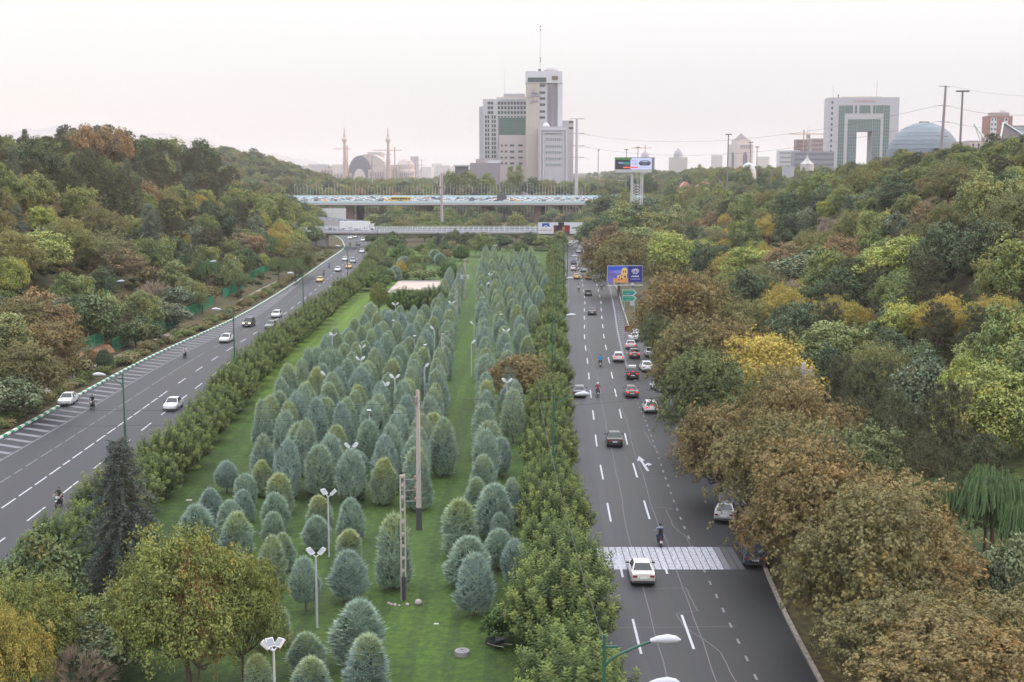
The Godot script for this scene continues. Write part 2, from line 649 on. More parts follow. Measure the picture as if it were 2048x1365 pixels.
	var seams := [
		[8.9, 70, 9.3, 92, 9.4, 104, 10.0, 118, 10.5, 135, 11.3, 160, 12.1, 180, 12.6, 205, 13.6, 232, 14.6, 262],
		[11.6, 60, 11.9, 82, 12.2, 98, 12.2, 110, 12.6, 121, 12.8, 134, 13.5, 150, 13.6, 160],
		[9.2, 88, 12.2, 88.4, 12.4, 83.5, 10.9, 83, 11.1, 80.5, 12.7, 76, 12.9, 71, 13.4, 67],
		[11.9, 110.6, 14.0, 110.2, 13.3, 109.5, 13.3, 104.5, 14.0, 101, 14.0, 98],
		[12.4, 121, 13.6, 121.3], [12.9, 144, 14.9, 144.3, 15.0, 138, 15.3, 132], [12.3, 207, 12.7, 213, 17.2, 213.4], [9.0, 232, 14.0, 233], [12.6, 190, 13.2, 191], [6.5, 80.2, 14.5, 80.6], [6.8, 168.5, 21.0, 169.3], [7.0, 164.0, 20.8, 164.8]]
	for row in seams:
		var pts := []
		for j in range(0, row.size(), 2):
			if pts.size():
				var q: Vector2 = pts[-1]
				for m in 4:
					var p := q.lerp(Vector2(row[j], row[j + 1]), (m + 1) / 5.0)
					pts.append(p + Vector2(rng.randf_range(-0.07, 0.07), rng.randf_range(-0.1, 0.1)))
			pts.append(Vector2(row[j], row[j + 1]))
		part("sealed_crack", strip_mesh(pts, 0.06, 0.034), pale, road2)
	var bars_paint := textured("bars", noise_tex("worn3", 14, 0.03, 5, Color(0.46, 0.46, 0.5), Color(0.80, 0.80, 0.83), 256), 2.3, 0.7)
	# direction arrow, straight on and right
	var arrow := PackedVector2Array([Vector2(0.3, 0), Vector2(0.75, 0), Vector2(0.56, 3.0), Vector2(1.0, 3.35), Vector2(1.0, 2.75), Vector2(1.75, 3.6), Vector2(1.0, 4.7), Vector2(1.0, 4.05), Vector2(0.5, 3.8), Vector2(0.36, 5.6), Vector2(0.85, 5.6), Vector2(0.1, 8.4), Vector2(-0.55, 5.6), Vector2(-0.05, 5.6)])
	var s := Shape.new()
	s.prism(arrow, 0, 0.004, Transform3D(Basis(Vector3(0.58, 0, 0), Vector3(0, 0, -0.8), Vector3(0, 1, 0)), Vector3(13.0, 0.036, -124.4)))
	part("direction_arrow", s.mesh(), bars_paint, road2)
	# ladder of white bars across the lanes
	var x := 6.5
	i = 0
	while x < 16.9:
		var bars := Shape.new()
		var worn := 1.0 - smoothstep(14.8, 16.9, x)
		for k in 15:
			var z0 := -92.6 - k * 0.385
			bars.span(Vector3(x, 0.034, z0), Vector3(x + 0.45, 0.04, z0 - 0.33))
		if bars.v.size():
			part("crossing_panel", bars.mesh(), bars_paint if worn > 0.75 else (faint if worn > 0.4 else mat(0.075, 0.072, 0.08, 0.7)), road2)
		x += 0.51
	var ke := Shape.new()
	d = 34.0
	while d < 306:
		ke.bar(Vector3(tab(KERB_EAST, d) + 0.14, 0.09, -d), Vector3(tab(KERB_EAST, d + 3) + 0.14, 0.09, -d - 3), 0.28, 0.18)
		d += 3
	d = 34.0
	while d < 640:
		ke.bar(Vector3(east_left(d) - 0.14, 0.09, -d), Vector3(east_left(d + 3) - 0.14, 0.09, -d - 3), 0.26, 0.18)
		d += 3
	struct("roadside_kerb", ke.mesh(), concrete, "plain concrete kerbs on both sides of the outbound lanes")


func thing_struct(called: String, label: String) -> Node3D:
	var o := Node3D.new()
	o.name = numbered(called)
	add_child(o)
	tag(o, label, "", "", "structure")
	return o


# ---------------------------------------------------------------- bridges
func make_bridges() -> void:
	var conc := mat(0.40, 0.38, 0.40, 0.85)
	var pale := mat(0.66, 0.68, 0.72, 0.6)
	var lilac := mat(0.34, 0.35, 0.43, 0.5)
	# the nearer overpass
	var b := thing("near_overpass", "slim grey concrete overpass with a panelled railing crossing both roads", "bridge", Vector3(0, 0, -500))
	var s := Shape.new()
	s.span(Vector3(-82, 5.75, 0), Vector3(70, 6.55, -11))
	s.span(Vector3(-82, 4.9, -1.6), Vector3(70, 5.74, -9.4))
	part("deck", s.mesh(), conc, b)
	for x in [-49.5, -24.0, 15.6, 30.2]:
		part("pier", box_mesh(Vector3(1.3, 4.9, 6)), conc, b, Vector3(x, 0, -5.5))
	s = Shape.new()
	s.span(Vector3(-84, 0, 0.3), Vector3(-71.6, 5.74, -11))
	part("abutment", s.mesh(), mat(0.3, 0.29, 0.3, 0.9), b)
	var post := box_mesh(Vector3(0.14, 1.55, 0.14))
	var panel := box_mesh(Vector3(1.82, 0.5, 0.05))
	for side in 2:
		var z := -0.2 if side == 0 else -10.8
		var rails := Shape.new()
		rails.span(Vector3(-82, 8.0, z + 0.05), Vector3(70, 8.1, z - 0.05))
		rails.span(Vector3(-82, 7.45, z + 0.03), Vector3(70, 7.52, z - 0.03))
		part("handrail", rails.mesh(), pale, b)
		for i in 72:
			var x := -81.0 + i * 2.0
			part("rail_post", post, pale, b, Vector3(x, 6.55, z))
			part("rail_panel", panel, lilac, b, Vector3(x + 1.0, 6.62, z))
	# slip road climbing between the two bridges
	var sr := thing("slip_road", "grey-railed slip road climbing between the two bridges", "road", Vector3(-93.74, 0, -640))
	s = Shape.new()
	s.prism(PackedVector2Array([Vector2(-20, 0), Vector2(62, 0), Vector2(62, 1.0), Vector2(0, 6.4), Vector2(-20, 7.4)]), -9, 0)
	part("deck", s.mesh(), conc, sr)
	for k in 27:
		var px := -19.0 + k * 3.0
		var py := 6.4 - px * 5.4 / 62.0 if px > 0 else 6.4 - px * 0.05
		part("rail_panel", box_mesh(Vector3(2.9, 1.0, 0.08)), lilac, sr, Vector3(px + 1.5, py - 0.1, 0.05))
	# the far bridge with its traffic jam
	var f := thing("jammed_bridge", "wide far bridge deck packed with stationary cars", "bridge", Vector3(0, 0, -760))
	s = Shape.new()
	s.prism(PackedVector2Array([Vector2(0, 10.1), Vector2(0, 11.5), Vector2(-48, 13.0), Vector2(-48, 11.6), Vector2(-40, 10.6), Vector2(-8, 9.3)]), -190, 95, Transform3D(Basis(Vector3(0, 0, 1), Vector3(0, 1, 0), Vector3(1, 0, 0)), Vector3.ZERO))
	part("deck", s.mesh(), mat(0.40, 0.385, 0.39, 0.85), f)
	for x in [-128.0, -95.5, -53.0, -16.0, 15.0, 25.6, 58.0]:
		part("pier", box_mesh(Vector3(4.2, 9.6, 2.4)), mat(0.27, 0.17, 0.13, 0.9) if x != 25.6 else conc, f, Vector3(x, -0.3, -9))
		part("pier", box_mesh(Vector3(4.2, 10.8, 2.4)), mat(0.2, 0.14, 0.12, 0.9), f, Vector3(x + 3, -0.3, -36))
	var cyan := mat(0.42, 0.58, 0.62, 0.35)
	var rail := box_mesh(Vector3(2.9, 0.95, 0.06))
	var fence := box_mesh(Vector3(2.9, 1.9, 0.06))
	for i in 94:
		var x := -187.0 + i * 3.0
		part("rail_panel", rail, cyan, f, Vector3(x, 11.5, -0.25))
		part("fence_panel", fence, cyan, f, Vector3(x, 13.0, -47.6))
	var pole := Shape.new()
	pole.tube([Vector3(0, 0, 0), Vector3(0, 13, 0)], [0.09, 0.06], 5)
	var pm := pole.mesh()
	for i in 96:
		var x := -135.0 + i * 1.9
		var o := thing("flagpole", "thin white flagpole behind the jammed bridge, %s from its west end" % ordinal(i), "flagpole", Vector3(x, ground(x, 812) * 1.0 + 1.0, -812 - rng.randf() * 2), 0, "flagpoles in a row behind the jammed bridge")
		part("pole", pm, mat(0.6, 0.62, 0.66, 0.4), o)
		o.scale = Vector3(1, rng.randf_range(1.45, 1.65), 1)
		if i % 9 == 4:
			part("flag", box_mesh(Vector3(0.35, 2.2, 0.1)), mat(0.35, 0.2, 0.2, 0.8), o, Vector3(0.3, 10, 0))


# ---------------------------------------------------------------- buildings
func slab(s: Shape, x0: float, x1: float, y0: float, y1: float, z0: float, z1: float) -> void:
	s.span(Vector3(x0, y0, z0), Vector3(x1, y1, z1))


func solid(called: String, parent: Node, m: Material, x0: float, x1: float, y0: float, y1: float, z0: float, z1: float) -> MeshInstance3D:
	var s := Shape.new()
	slab(s, 0, x1 - x0, 0, y1 - y0, 0, z1 - z0)
	return part(called, s.mesh(), m, parent, Vector3(x0, y0, z0))


func window_grid(parent: Node, m: Material, xs: Array, ys: Array, w: float, h: float, z: float) -> void:
	var mesh := box_mesh(Vector3(w, h, 0.3), false)
	for x in xs:
		for y in ys:
			part("window", mesh, m, parent, Vector3(x, y, z))


func steps(a: float, b: float, n: int) -> Array:
	var r := []
	for i in n:
		r.append(a if n == 1 else lerpf(a, b, float(i) / (n - 1)))
	return r


# strokes of writing: rows of points in a unit box, drawn as thin raised bars
func strokes(rows: Array, size: Vector2, w: float, depth := 0.12) -> ArrayMesh:
	var s := Shape.new()
	for row in rows:
		for i in range(0, row.size() - 3, 2):
			var a := Vector3(row[i] * size.x, row[i + 1] * size.y, 0)
			var b := Vector3(row[i + 2] * size.x, row[i + 3] * size.y, 0)
			s.bar(a, b, w, depth)
	return s.mesh()


const OSTANDARI := [[1.0, 0.95, 1.0, 0.35], [0.93, 0.45, 0.88, 0.62, 0.84, 0.42, 0.8, 0.6, 0.76, 0.42, 0.68, 0.42], [0.72, 0.75, 0.7, 0.72], [0.62, 0.95, 0.62, 0.42, 0.54, 0.42], [0.57, 0.7, 0.55, 0.7], [0.46, 0.62, 0.48, 0.42, 0.4, 0.42], [0.36, 0.95, 0.36, 0.42], [0.30, 0.5, 0.26, 0.28, 0.2, 0.25], [0.16, 0.6, 0.06, 0.55, 0.14, 0.3, 0.02, 0.12, -0.04, 0.3], [0.9, 0.8, 0.4, 1.02]]
const TEHRAN := [[1.0, 0.45, 0.88, 0.4, 0.82, 0.6, 0.7, 0.4, 0.78, 0.28], [0.92, 0.75, 0.86, 0.75], [0.62, 0.55, 0.58, 0.25, 0.5, 0.18], [0.44, 1.0, 0.42, 0.35], [0.32, 0.6, 0.3, 0.2, 0.12, 0.15, 0.04, 0.5], [0.2, 0.55, 0.17, 0.55]]
const LINE_TEXT := [[1.0, 0.3, 0.93, 0.3, 0.93, 0.9], [0.9, 0.5, 0.84, 0.3, 0.78, 0.3], [0.74, 0.9, 0.74, 0.3], [0.68, 0.5, 0.64, 0.2], [0.6, 0.3, 0.5, 0.3, 0.5, 0.6], [0.46, 0.9, 0.46, 0.3, 0.38, 0.3, 0.38, 0.55], [0.32, 0.3, 0.24, 0.3, 0.2, 0.55], [0.16, 0.9, 0.16, 0.3], [0.1, 0.5, 0.02, 0.2, -0.03, 0.45], [0.56, 0.85, 0.53, 0.85], [0.28, 0.8, 0.24, 0.8]]


func make_buildings() -> void:
	var grey := mat(0.47, 0.46, 0.50, 0.75)
	var beige := mat(0.44, 0.39, 0.35, 0.8)
	var lilac := mat(0.44, 0.42, 0.46, 0.7)
	var glass := mat(0.06, 0.08, 0.085, 0.15)
	var green_glass := mat(0.07, 0.14, 0.12, 0.15)
	var trim := mat(0.55, 0.54, 0.58, 0.7)
	var blue := mat(0.10, 0.11, 0.36, 0.6)
	# the tall tower
	var t := thing("office_tower", "tallest beige and grey office tower with blue lettering and a mast", "building", Vector3(10.15, 10, -950))
	solid("wall", t, beige, 0, 9.78, 0, 82.80, -22, 0)
	solid("wall", t, lilac, 9.78, 15.22, 0, 82.80, -22, -0.6)
	solid("crown_band", t, trim, -0.3, 26.09, 82.80, 91.20, -22.4, 0.3)
	solid("penthouse_window", t, glass, 1.2, 14.49, 83.50, 86.60, -1, 0.6)
	solid("penthouse_window", t, mat(0.16, 0.11, 0.07, 0.3), 18.48, 22.83, 84.90, 87.70, -1, 0.62)
	solid("wall", t, mat(0.22, 0.19, 0.23, 0.5), 15.22, 22.83, 0, 84.90, -22, -1.2)
	solid("wall", t, trim, 22.83, 26.27, 0, 83.80, -21.5, -0.2)
	var fin := box_mesh(Vector3(0.35, 84.90 - 20, 1.0))
	for x in steps(15.58, 22.47, 9):
		part("fin", fin, mat(0.4, 0.37, 0.42, 0.6), t, Vector3(x, 20, -0.9))
	var seam := box_mesh(Vector3(0.12, 82.10, 0.12))
	for x in steps(1.2, 9.42, 7):
		part("facade_rib", seam, trim, t, Vector3(x, 0, 0.03))
	window_grid(t, glass, [11.78], [81.00, 76.00, 71.80, 67.50, 62.60, 58.30], 4.0, 1.6, -0.55)
	var roof := Shape.new()
	roof.lathe(Vector3(18.12, 91.20, -9), [[5.6, 0], [5.2, 1.1], [3.6, 2.2], [1.6, 2.8], [0, 3.0]], 16)
	part("roof_dome", roof.mesh(), mat(0.30, 0.25, 0.28, 0.6), t)
	solid("roof_plant", t, mat(0.14, 0.13, 0.14, 0.7), 8.70, 10.87, 91.20, 93.00, -8, -4)
	var mast := Shape.new()
	mast.tube([Vector3(0, 0, 0), Vector3(0, 18, 0), Vector3(0, 33, 0)], [0.35, 0.2, 0.1], 6)
	part("mast", mast.mesh(), mat(0.5, 0.5, 0.52, 0.5), t, Vector3(10.15, 91.20, -6))
	for y in [31.5, 29.0, 9.0, 7.0]:
		part("mast_light", box_mesh(Vector3(0.9, 0.9, 0.9)), mat(0.1, 0.1, 0.1), t, Vector3(10.33, 91.20 + y, -5.6))
	part("lettering", strokes(OSTANDARI, Vector2(8.4, 4.8), 0.62), blue, t, Vector3(1.2, 71.10, 0.12))
	part("lettering", strokes(TEHRAN, Vector2(5.8, 4.2), 0.62), blue, t, Vector3(2.6, 67.90, 0.12))
	part("lettering", strokes(LINE_TEXT, Vector2(4.0, 1.3), 0.3), blue, t, Vector3(3.4, 75.20, 0.12))
	var em := Shape.new()
	for i in 5:
		var a := (i - 2) * 0.5
		em.bar(Vector3(sin(a) * 0.5, cos(a) * 0.2, 0), Vector3(sin(a) * 1.0, cos(a) * 1.3, 0), 0.25, 0.1)
	part("emblem", em.mesh(), blue, t, Vector3(5.4, 76.80, 0.12))
	# lower block in front with framed bands
	var lw := thing("framed_block", "lower pale block with nested frames and window bands before the tower", "building", Vector3(19.00, 8, -938))
	solid("wall", lw, lilac, 0, 21.47, 0, 53.50, -10, 0)
	for k in 3:
		var i0 := k * 1.1
		var m: Material = [trim, mat(0.4, 0.38, 0.42), trim][k]
		solid("frame", lw, m, 1.0 + i0, 1.6 + i0, 8, 51.70 - i0, -0.2, 0.5 + 0.1 * k)
		solid("frame", lw, m, 20.75 - 1.2 - i0, 20.75 - 0.6 - i0, 8, 51.70 - i0, -0.2, 0.5 + 0.1 * k)
		solid("frame", lw, m, 1.6 + i0, 20.75 - 1.2 - i0, 51.70 - 0.6 - i0, 51.70 - i0, -0.2, 0.5 + 0.1 * k)
	for y in [48.20, 43.60, 38.70, 34.50, 29.90, 25.60]:
		solid("window_band", lw, mat(0.22, 0.24, 0.27, 0.25), 5.2, 16.46, y, y + 1.7, -0.2, 0.12)
		for x in steps(6.6, 15.74, 7):
			part("mullion", box_mesh(Vector3(0.3, 1.7, 0.2)), trim, lw, Vector3(x, y, 0.16))
	window_grid(lw, glass, steps(6.0, 16.0, 4), [5.0, 9.6], 1.4, 2.0, 0.05)
	var hd := Shape.new()
	hd.lathe(Vector3(5.37, 53.50, -5), [[2.6, 0], [2.6, 0.8], [1.8, 1.9], [0.8, 2.8], [0, 3.0]], 14)
	part("roof_dome", hd.mesh(), trim, lw)
	var sb := thing("side_block", "pale slab block on the sunlit right of the tall tower", "building", Vector3(35.70, 8, -962))
	solid("wall", sb, lilac, 0, 9.29, 0, 58.70, -14, 0)
	for y in [56.60, 52.30]:
		solid("window", sb, mat(0.1, 0.07, 0.05, 0.3), 5.83, 9.11, y, y + 1.6, -1, 0.12)
	for y in steps(4, 55.20, 18):
		solid("facade_rib", sb, trim, 0.05, 5.46, y, y + 0.12, -0.2, 0.06)
	# the ministry slab
	var mi := thing("ministry_block", "broad white office block with a green glass front", "building", Vector3(-21.79, 8, -985))
	solid("wall", mi, grey, 0, 32.31, 0, 75.40, -25, 0)
	solid("wall", mi, mat(0.40, 0.40, 0.46, 0.7), -2.82, 0, 0, 69.90, -22, -2)
	solid("roof_plant", mi, beige, 10.14, 32.31, 75.40, 77.00, -18, -4)
	solid("roof_plant", mi, mat(0.36, 0.34, 0.36), 15.40, 31.56, 77.00, 79.60, -16, -6)
	solid("glass_front", mi, green_glass, 11.65, 31.93, 37.70, 61.40, -1, 0.2)
	for x in steps(11.65, 31.93, 19):
		part("mullion", box_mesh(Vector3(0.14, 11.80, 0.12)), mat(0.14, 0.24, 0.22, 0.4), mi, Vector3(x, 49.60, 0.25))
	for y in steps(49.60, 61.40, 10):
		solid("transom", mi, mat(0.14, 0.24, 0.22, 0.4), 11.65, 31.93, y, y + 0.14, 0.2, 0.34)
	window_grid(mi, glass, steps(12.02, 31.37, 9), [72.30, 68.90, 65.40], 1.7, 2.3, 0.06)
	window_grid(mi, glass, steps(12.02, 31.37, 9), [62.30], 1.5, 1.2, 0.06)
	window_grid(mi, glass, [4.51, 6.76], [72.30, 68.90, 65.40], 2.0, 2.0, 0.06)
	window_grid(mi, glass, [2.25, 4.13, 7.14, 9.02], steps(32.90, 62.10, 10), 1.25, 2.3, 0.06)
	part("lettering", strokes(LINE_TEXT, Vector2(17.5, 2.8), 0.55), mat(0.03, 0.28, 0.24, 0.6), mi, Vector3(14.28, 73.70, 0.15))
	var m2 := Shape.new()
	m2.tube([Vector3.ZERO, Vector3(0, 22, 0)], [0.25, 0.08], 5)
	part("mast", m2.mesh(), mat(0.5, 0.5, 0.52), mi, Vector3(16.34, 77.20, -8))
	# stone-clad annex before it, and the podium
	var an := thing("stone_annex", "low pinkish stone annex with small dark windows before the green glass", "building", Vector3(-9.57, 8, -968))
	solid("wall", an, mat(0.46, 0.41, 0.42, 0.85), 0, 19.88, 0, 48.30, -8, 0)
	window_grid(an, glass, [2.02, 5.15], [40.70, 36.30, 31.90, 27.60], 1.5, 1.4, 0.06)
	window_grid(an, glass, [9.57, 15.83], [40.70, 36.30, 31.90, 27.60], 3.2, 1.4, 0.06)
	for k in 2:
		solid("emblem", an, mat(0.16, 0.14, 0.15), 9.57 - 0.9 + k * 0.5, 9.57 + 0.9 - k * 0.5, 35.60 - k * 0.8, 36.30 - k * 0.8, -0.1, 0.12 + k * 0.01)
	var pod := thing("podium_hall", "dark grey stepped hall at the foot of the white office block", "building", Vector3(-29.80, 8, -930))
	solid("wall", pod, mat(0.26, 0.23, 0.26, 0.8), 0, 21.28, 0, 27.70, -14, 0)
	solid("wall", pod, mat(0.33, 0.29, 0.31, 0.8), 4, 10.64, 27.70, 30.50, -12, -3)
	solid("roof", pod, trim, 12.42, 21.28, 27.70, 29.40, -14, -1)
	window_grid(pod, glass, steps(3, 20, 7), [11.0], 1.4, 2.6, 0.05)
	var bx := thing("glazed_pavilion", "flat-roofed dark glazed building at the trees' edge left of the towers", "building", Vector3(-39.13, 8, -900))
	solid("wall", bx, mat(0.12, 0.11, 0.13, 0.3), 0, 9, 0, 25.10, -8, 0)
	solid("roof", bx, mat(0.42, 0.4, 0.42), -1, 10, 25.10, 26.10, -9, 1)

	# gate-shaped ministry to the right
	var gt := thing("gate_building", "white gate-shaped office building with a tall opening and red lettering", "building", Vector3(259.10, 18, -1080), -0.10)
	var gw := 56.85
	var gh := 71.80
	var gx := [0.0, 18.77, 32.00, gw]
	solid("wall", gt, lilac, 0, 23.5, 0, gh, -24, 0)
	solid("wall", gt, lilac, 36.0, gw, 0, gh, -24, 0)
	solid("wall", gt, lilac, 23.5, 36.0, gh * 0.62, gh, -24, 0)
	solid("wall", gt, mat(0.36, 0.38, 0.40, 0.5), 23.5, 36.0, 0, gh * 0.25, -20, -4)
	solid("glass_front", gt, mat(0.16, 0.23, 0.23, 0.2), 23.5, 36.0, gh * 0.12, gh * 0.2, -5, -3.9)
	var curtain := mat(0.10, 0.15, 0.155, 0.18)
	for r in [[8.5, 13.5, 0.0, 0.91], [44.5, 49.5, 0.0, 0.91], [13.5, 20.0, 0.82, 0.91], [38.0, 44.5, 0.82, 0.91], [25.0, 34.0, 0.82, 0.91], [21.4, 23.2, 0.82, 0.91], [35.8, 37.6, 0.82, 0.91], [16.0, 23.5, 0.0, 0.755], [36.0, 42.5, 0.0, 0.755], [23.5, 36.0, 0.625, 0.755]]:
		solid("glass_front", gt, curtain, r[0], r[1], r[2] * gh, r[3] * gh, -0.5, 0.12)
		var nx := int((r[1] - r[0]) / 1.1)
		for x in steps(r[0] + 0.1, r[1] - 0.2, nx):
			solid("mullion", gt, mat(0.3, 0.35, 0.36, 0.4), x, x + 0.16, r[2] * gh, r[3] * gh, 0.1, 0.2)
	for y in steps(2, gh * 0.9, 24):
		for r in [[8.5, 13.5], [44.5, 49.5]] + ([[16.0, 23.5], [36.0, 42.5]] if y < gh * 0.75 else []):
			solid("transom", gt, mat(0.3, 0.35, 0.36, 0.4), r[0], r[1], y, y + 0.2, 0.1, 0.18)
	window_grid(gt, glass, [3.2], steps(6, gh - 4, 15), 1.4, 2.0, 0.02)
	part("lettering", strokes(LINE_TEXT, Vector2(17, 2.4), 0.55), mat(0.5, 0.05, 0.05, 0.6), gt, Vector3(20.5, gh - 4.0, 0.12))
	solid("roof_plant", gt, beige, 12, 44, gh, gh + 0.9, -18, -6)
	solid("roof_plant", gt, mat(0.1, 0.1, 0.1), 8.6, 9.4, gh, gh + 3, -8, -7)
	var m3 := Shape.new()
	m3.tube([Vector3.ZERO, Vector3(0, 15, 0)], [0.25, 0.1], 5)
	part("mast", m3.mesh(), mat(0.4, 0.3, 0.3), gt, Vector3(40, gh, -9))
	part("mast", m3.mesh(), mat(0.4, 0.3, 0.3), gt, Vector3(5, gh - 5, -9))
	# the big dome
	var dm := thing("planetarium_dome", "large blue-grey tiled dome behind the crest of the hill", "dome", Vector3(219.20, 36.40, -700))
	for k in 12:
		var a0 := PI / 2 * k / 12
		var a1 := PI / 2 * (k + 0.94) / 12
		var sh := Shape.new()
		sh.lathe(Vector3.ZERO, [[19.0 * cos(a0), 19.0 * sin(a0)], [19.0 * cos(a1), 19.0 * sin(a1)]], 40)
		part("tile_ring", sh.mesh(), mat(0.12, 0.15, 0.185, 0.5) if k % 2 else mat(0.135, 0.17, 0.205, 0.5), dm)
	var inner := Shape.new()
	inner.lathe(Vector3.ZERO, [[18.7, -8], [18.7, 0], [18.7 * cos(0.5), 18.7 * sin(0.5)], [18.7 * cos(1.0), 18.7 * sin(1.0)], [0, 18.7]], 40)
	part("shell", inner.mesh(), mat(0.2, 0.25, 0.3, 0.6), dm)
	part("vent", box_mesh(Vector3(5, 0.6, 2)), mat(0.15, 0.13, 0.12), dm, Vector3(0, 18.8, 0))
	# brick apartment block, and its grey neighbour
	var ap := thing("brick_apartments", "red brick apartment tower with white window bays at the right edge", "building", Vector3(306.37, 30, -850), -0.12)
	var brick := mat(0.30, 0.17, 0.15, 0.85)
	solid("wall", ap, brick, 0, 16.21, 0, 35.10, -12, 0)
	solid("wall", ap, mat(0.36, 0.3, 0.3), 3, 14.5, 35.10, 37.40, -10, -2)
	solid("roof_plant", ap, trim, 9.5, 12.5, 37.40, 38.90, -7, -4)
	for bay in [[2.6, 6.4], [11.2, 13.4]]:
		solid("bay", ap, trim, bay[0], bay[1], 6, 33.90, -0.2, 0.25)
		window_grid(ap, glass, [bay[0] + 0.9, bay[1] - 0.9], steps(8, 32.90, 9), 0.8, 1.5, 0.22)
	var nb := thing("grey_apartments", "flat grey building beside the brick apartment tower", "building", Vector3(301.78, 30, -800))
	solid("wall", nb, mat(0.38, 0.38, 0.42, 0.8), 0, 14, 0, 26.70, -10, 0)
	solid("parapet", nb, mat(0.3, 0.24, 0.2), 0, 14, 26.70, 27.30, -10, 0.2)
	var hs := thing("pink_house", "small pinkish flat-roofed house between lamp mast and tent roof", "house", Vector3(217.74, 28, -640))
	solid("wall", hs, mat(0.5, 0.42, 0.4, 0.85), 5, 12, 0, 15.50, -8, 0)
	solid("wall", hs, mat(0.38, 0.33, 0.36, 0.85), 0, 5, 0, 16.00, -8, 0)
	solid("roof", hs, mat(0.3, 0.28, 0.3), 4.8, 11, 15.50, 16.40, -7, -1)
	window_grid(hs, glass, [7, 9.6], [14.30, 12.80], 0.9, 1.2, 0.04)
	make_tents()
	make_far_landmarks()
	make_mosque()


# white steel-framed tent roofs on the terrace at the right
func make_tents() -> void:
	var t := thing("tent_pavilion", "terrace pavilion under grey and beige tensile tent roofs on white masts", "pavilion", Vector3(147.38, 33, -420))
	var steel := mat(0.55, 0.6, 0.6, 0.4)
	var w := 0.16
	var pts := {"a": Vector3(0, 11.5, 0), "b": Vector3(3.6, 5.6, 2), "c": Vector3(9.8, 11.9, -1), "d": Vector3(19, 6.6, -2), "e": Vector3(7.6, 5.4, 2.5), "f": Vector3(6.6, 8.0, -9)}
	var s := Shape.new()
	for r in [["a", "b"], ["e", "c"], ["c", "d"], ["b", "e"]]:
		s.tube([pts[r[0]], pts[r[1]]], [0.26, 0.26], 7)
	s.tube([Vector3(0.1, 11.2, 0), Vector3(2.2, 5.4, 1)], [0.14, 0.14], 6)
	part("frame", s.mesh(), steel, t)
	for r in [["a", "b", "e", "f", 0.30, 0.27, 0.24], ["e", "c", "d", "e", 0.13, 0.12, 0.135]]:
		s = Shape.new()
		var n := 8
		for i in n:
			for j in n:
				var q := []
				for c in [[0, 0], [1, 0], [1, 1], [0, 1]]:
					var u := float(i + c[0]) / n
					var v := float(j + c[1]) / n
					var p: Vector3 = (pts[r[0]] as Vector3).lerp(pts[r[1]], u).lerp((pts[r[3]] as Vector3).lerp(pts[r[2]], u), v)
					if r[0] == "e":
						p = pts.e.lerp(pts.c, u).lerp(Vector3(8, 5.3, 2).lerp(pts.d, u), v) if false else pts.c.lerp(pts.e.lerp(pts.d + Vector3(0, -0.6, 0), v) + Vector3(0, 0.5 * sin(PI * v), 0), u)
					p.y -= 0.8 * sin(PI * u) * sin(PI * v)
					q.append(p)
				s.quad(q[0], q[1], q[2], q[3])
				s.quad(q[3] + Vector3(0, -0.04, 0), q[2] + Vector3(0, -0.04, 0), q[1] + Vector3(0, -0.04, 0), q[0] + Vector3(0, -0.04, 0))
		part("canopy", s.mesh(), mat(r[4], r[5], r[6], 0.8), t)
	solid("terrace", t, mat(0.35, 0.35, 0.37), 9.5, 24, -3, 1.6, -8, 2)
	for x in [3.2, 5.0, 6.4]:
		part("column", box_mesh(Vector3(0.5, 9.0, 0.5)), steel, t, Vector3(x, -3.5, 1.2))
	for x in [9.6, 13.2, 17.6]:
		part("column", box_mesh(Vector3(0.9, 4.0, 0.6)), mat(0.5, 0.54, 0.6, 0.6), t, Vector3(x, 1.6, 1.0))
	for i in 14:
		part("baluster", box_mesh(Vector3(0.1, 1.0, 0.1)), steel, t, Vector3(9.6 + i * 0.75, 1.6, 1.8))
	solid("handrail", t, steel, 9.5, 20, 2.6, 2.7, 1.75, 1.85)
	solid("beam", t, steel, 2.4, 10, 4.4, 4.8, 1.0, 1.4)


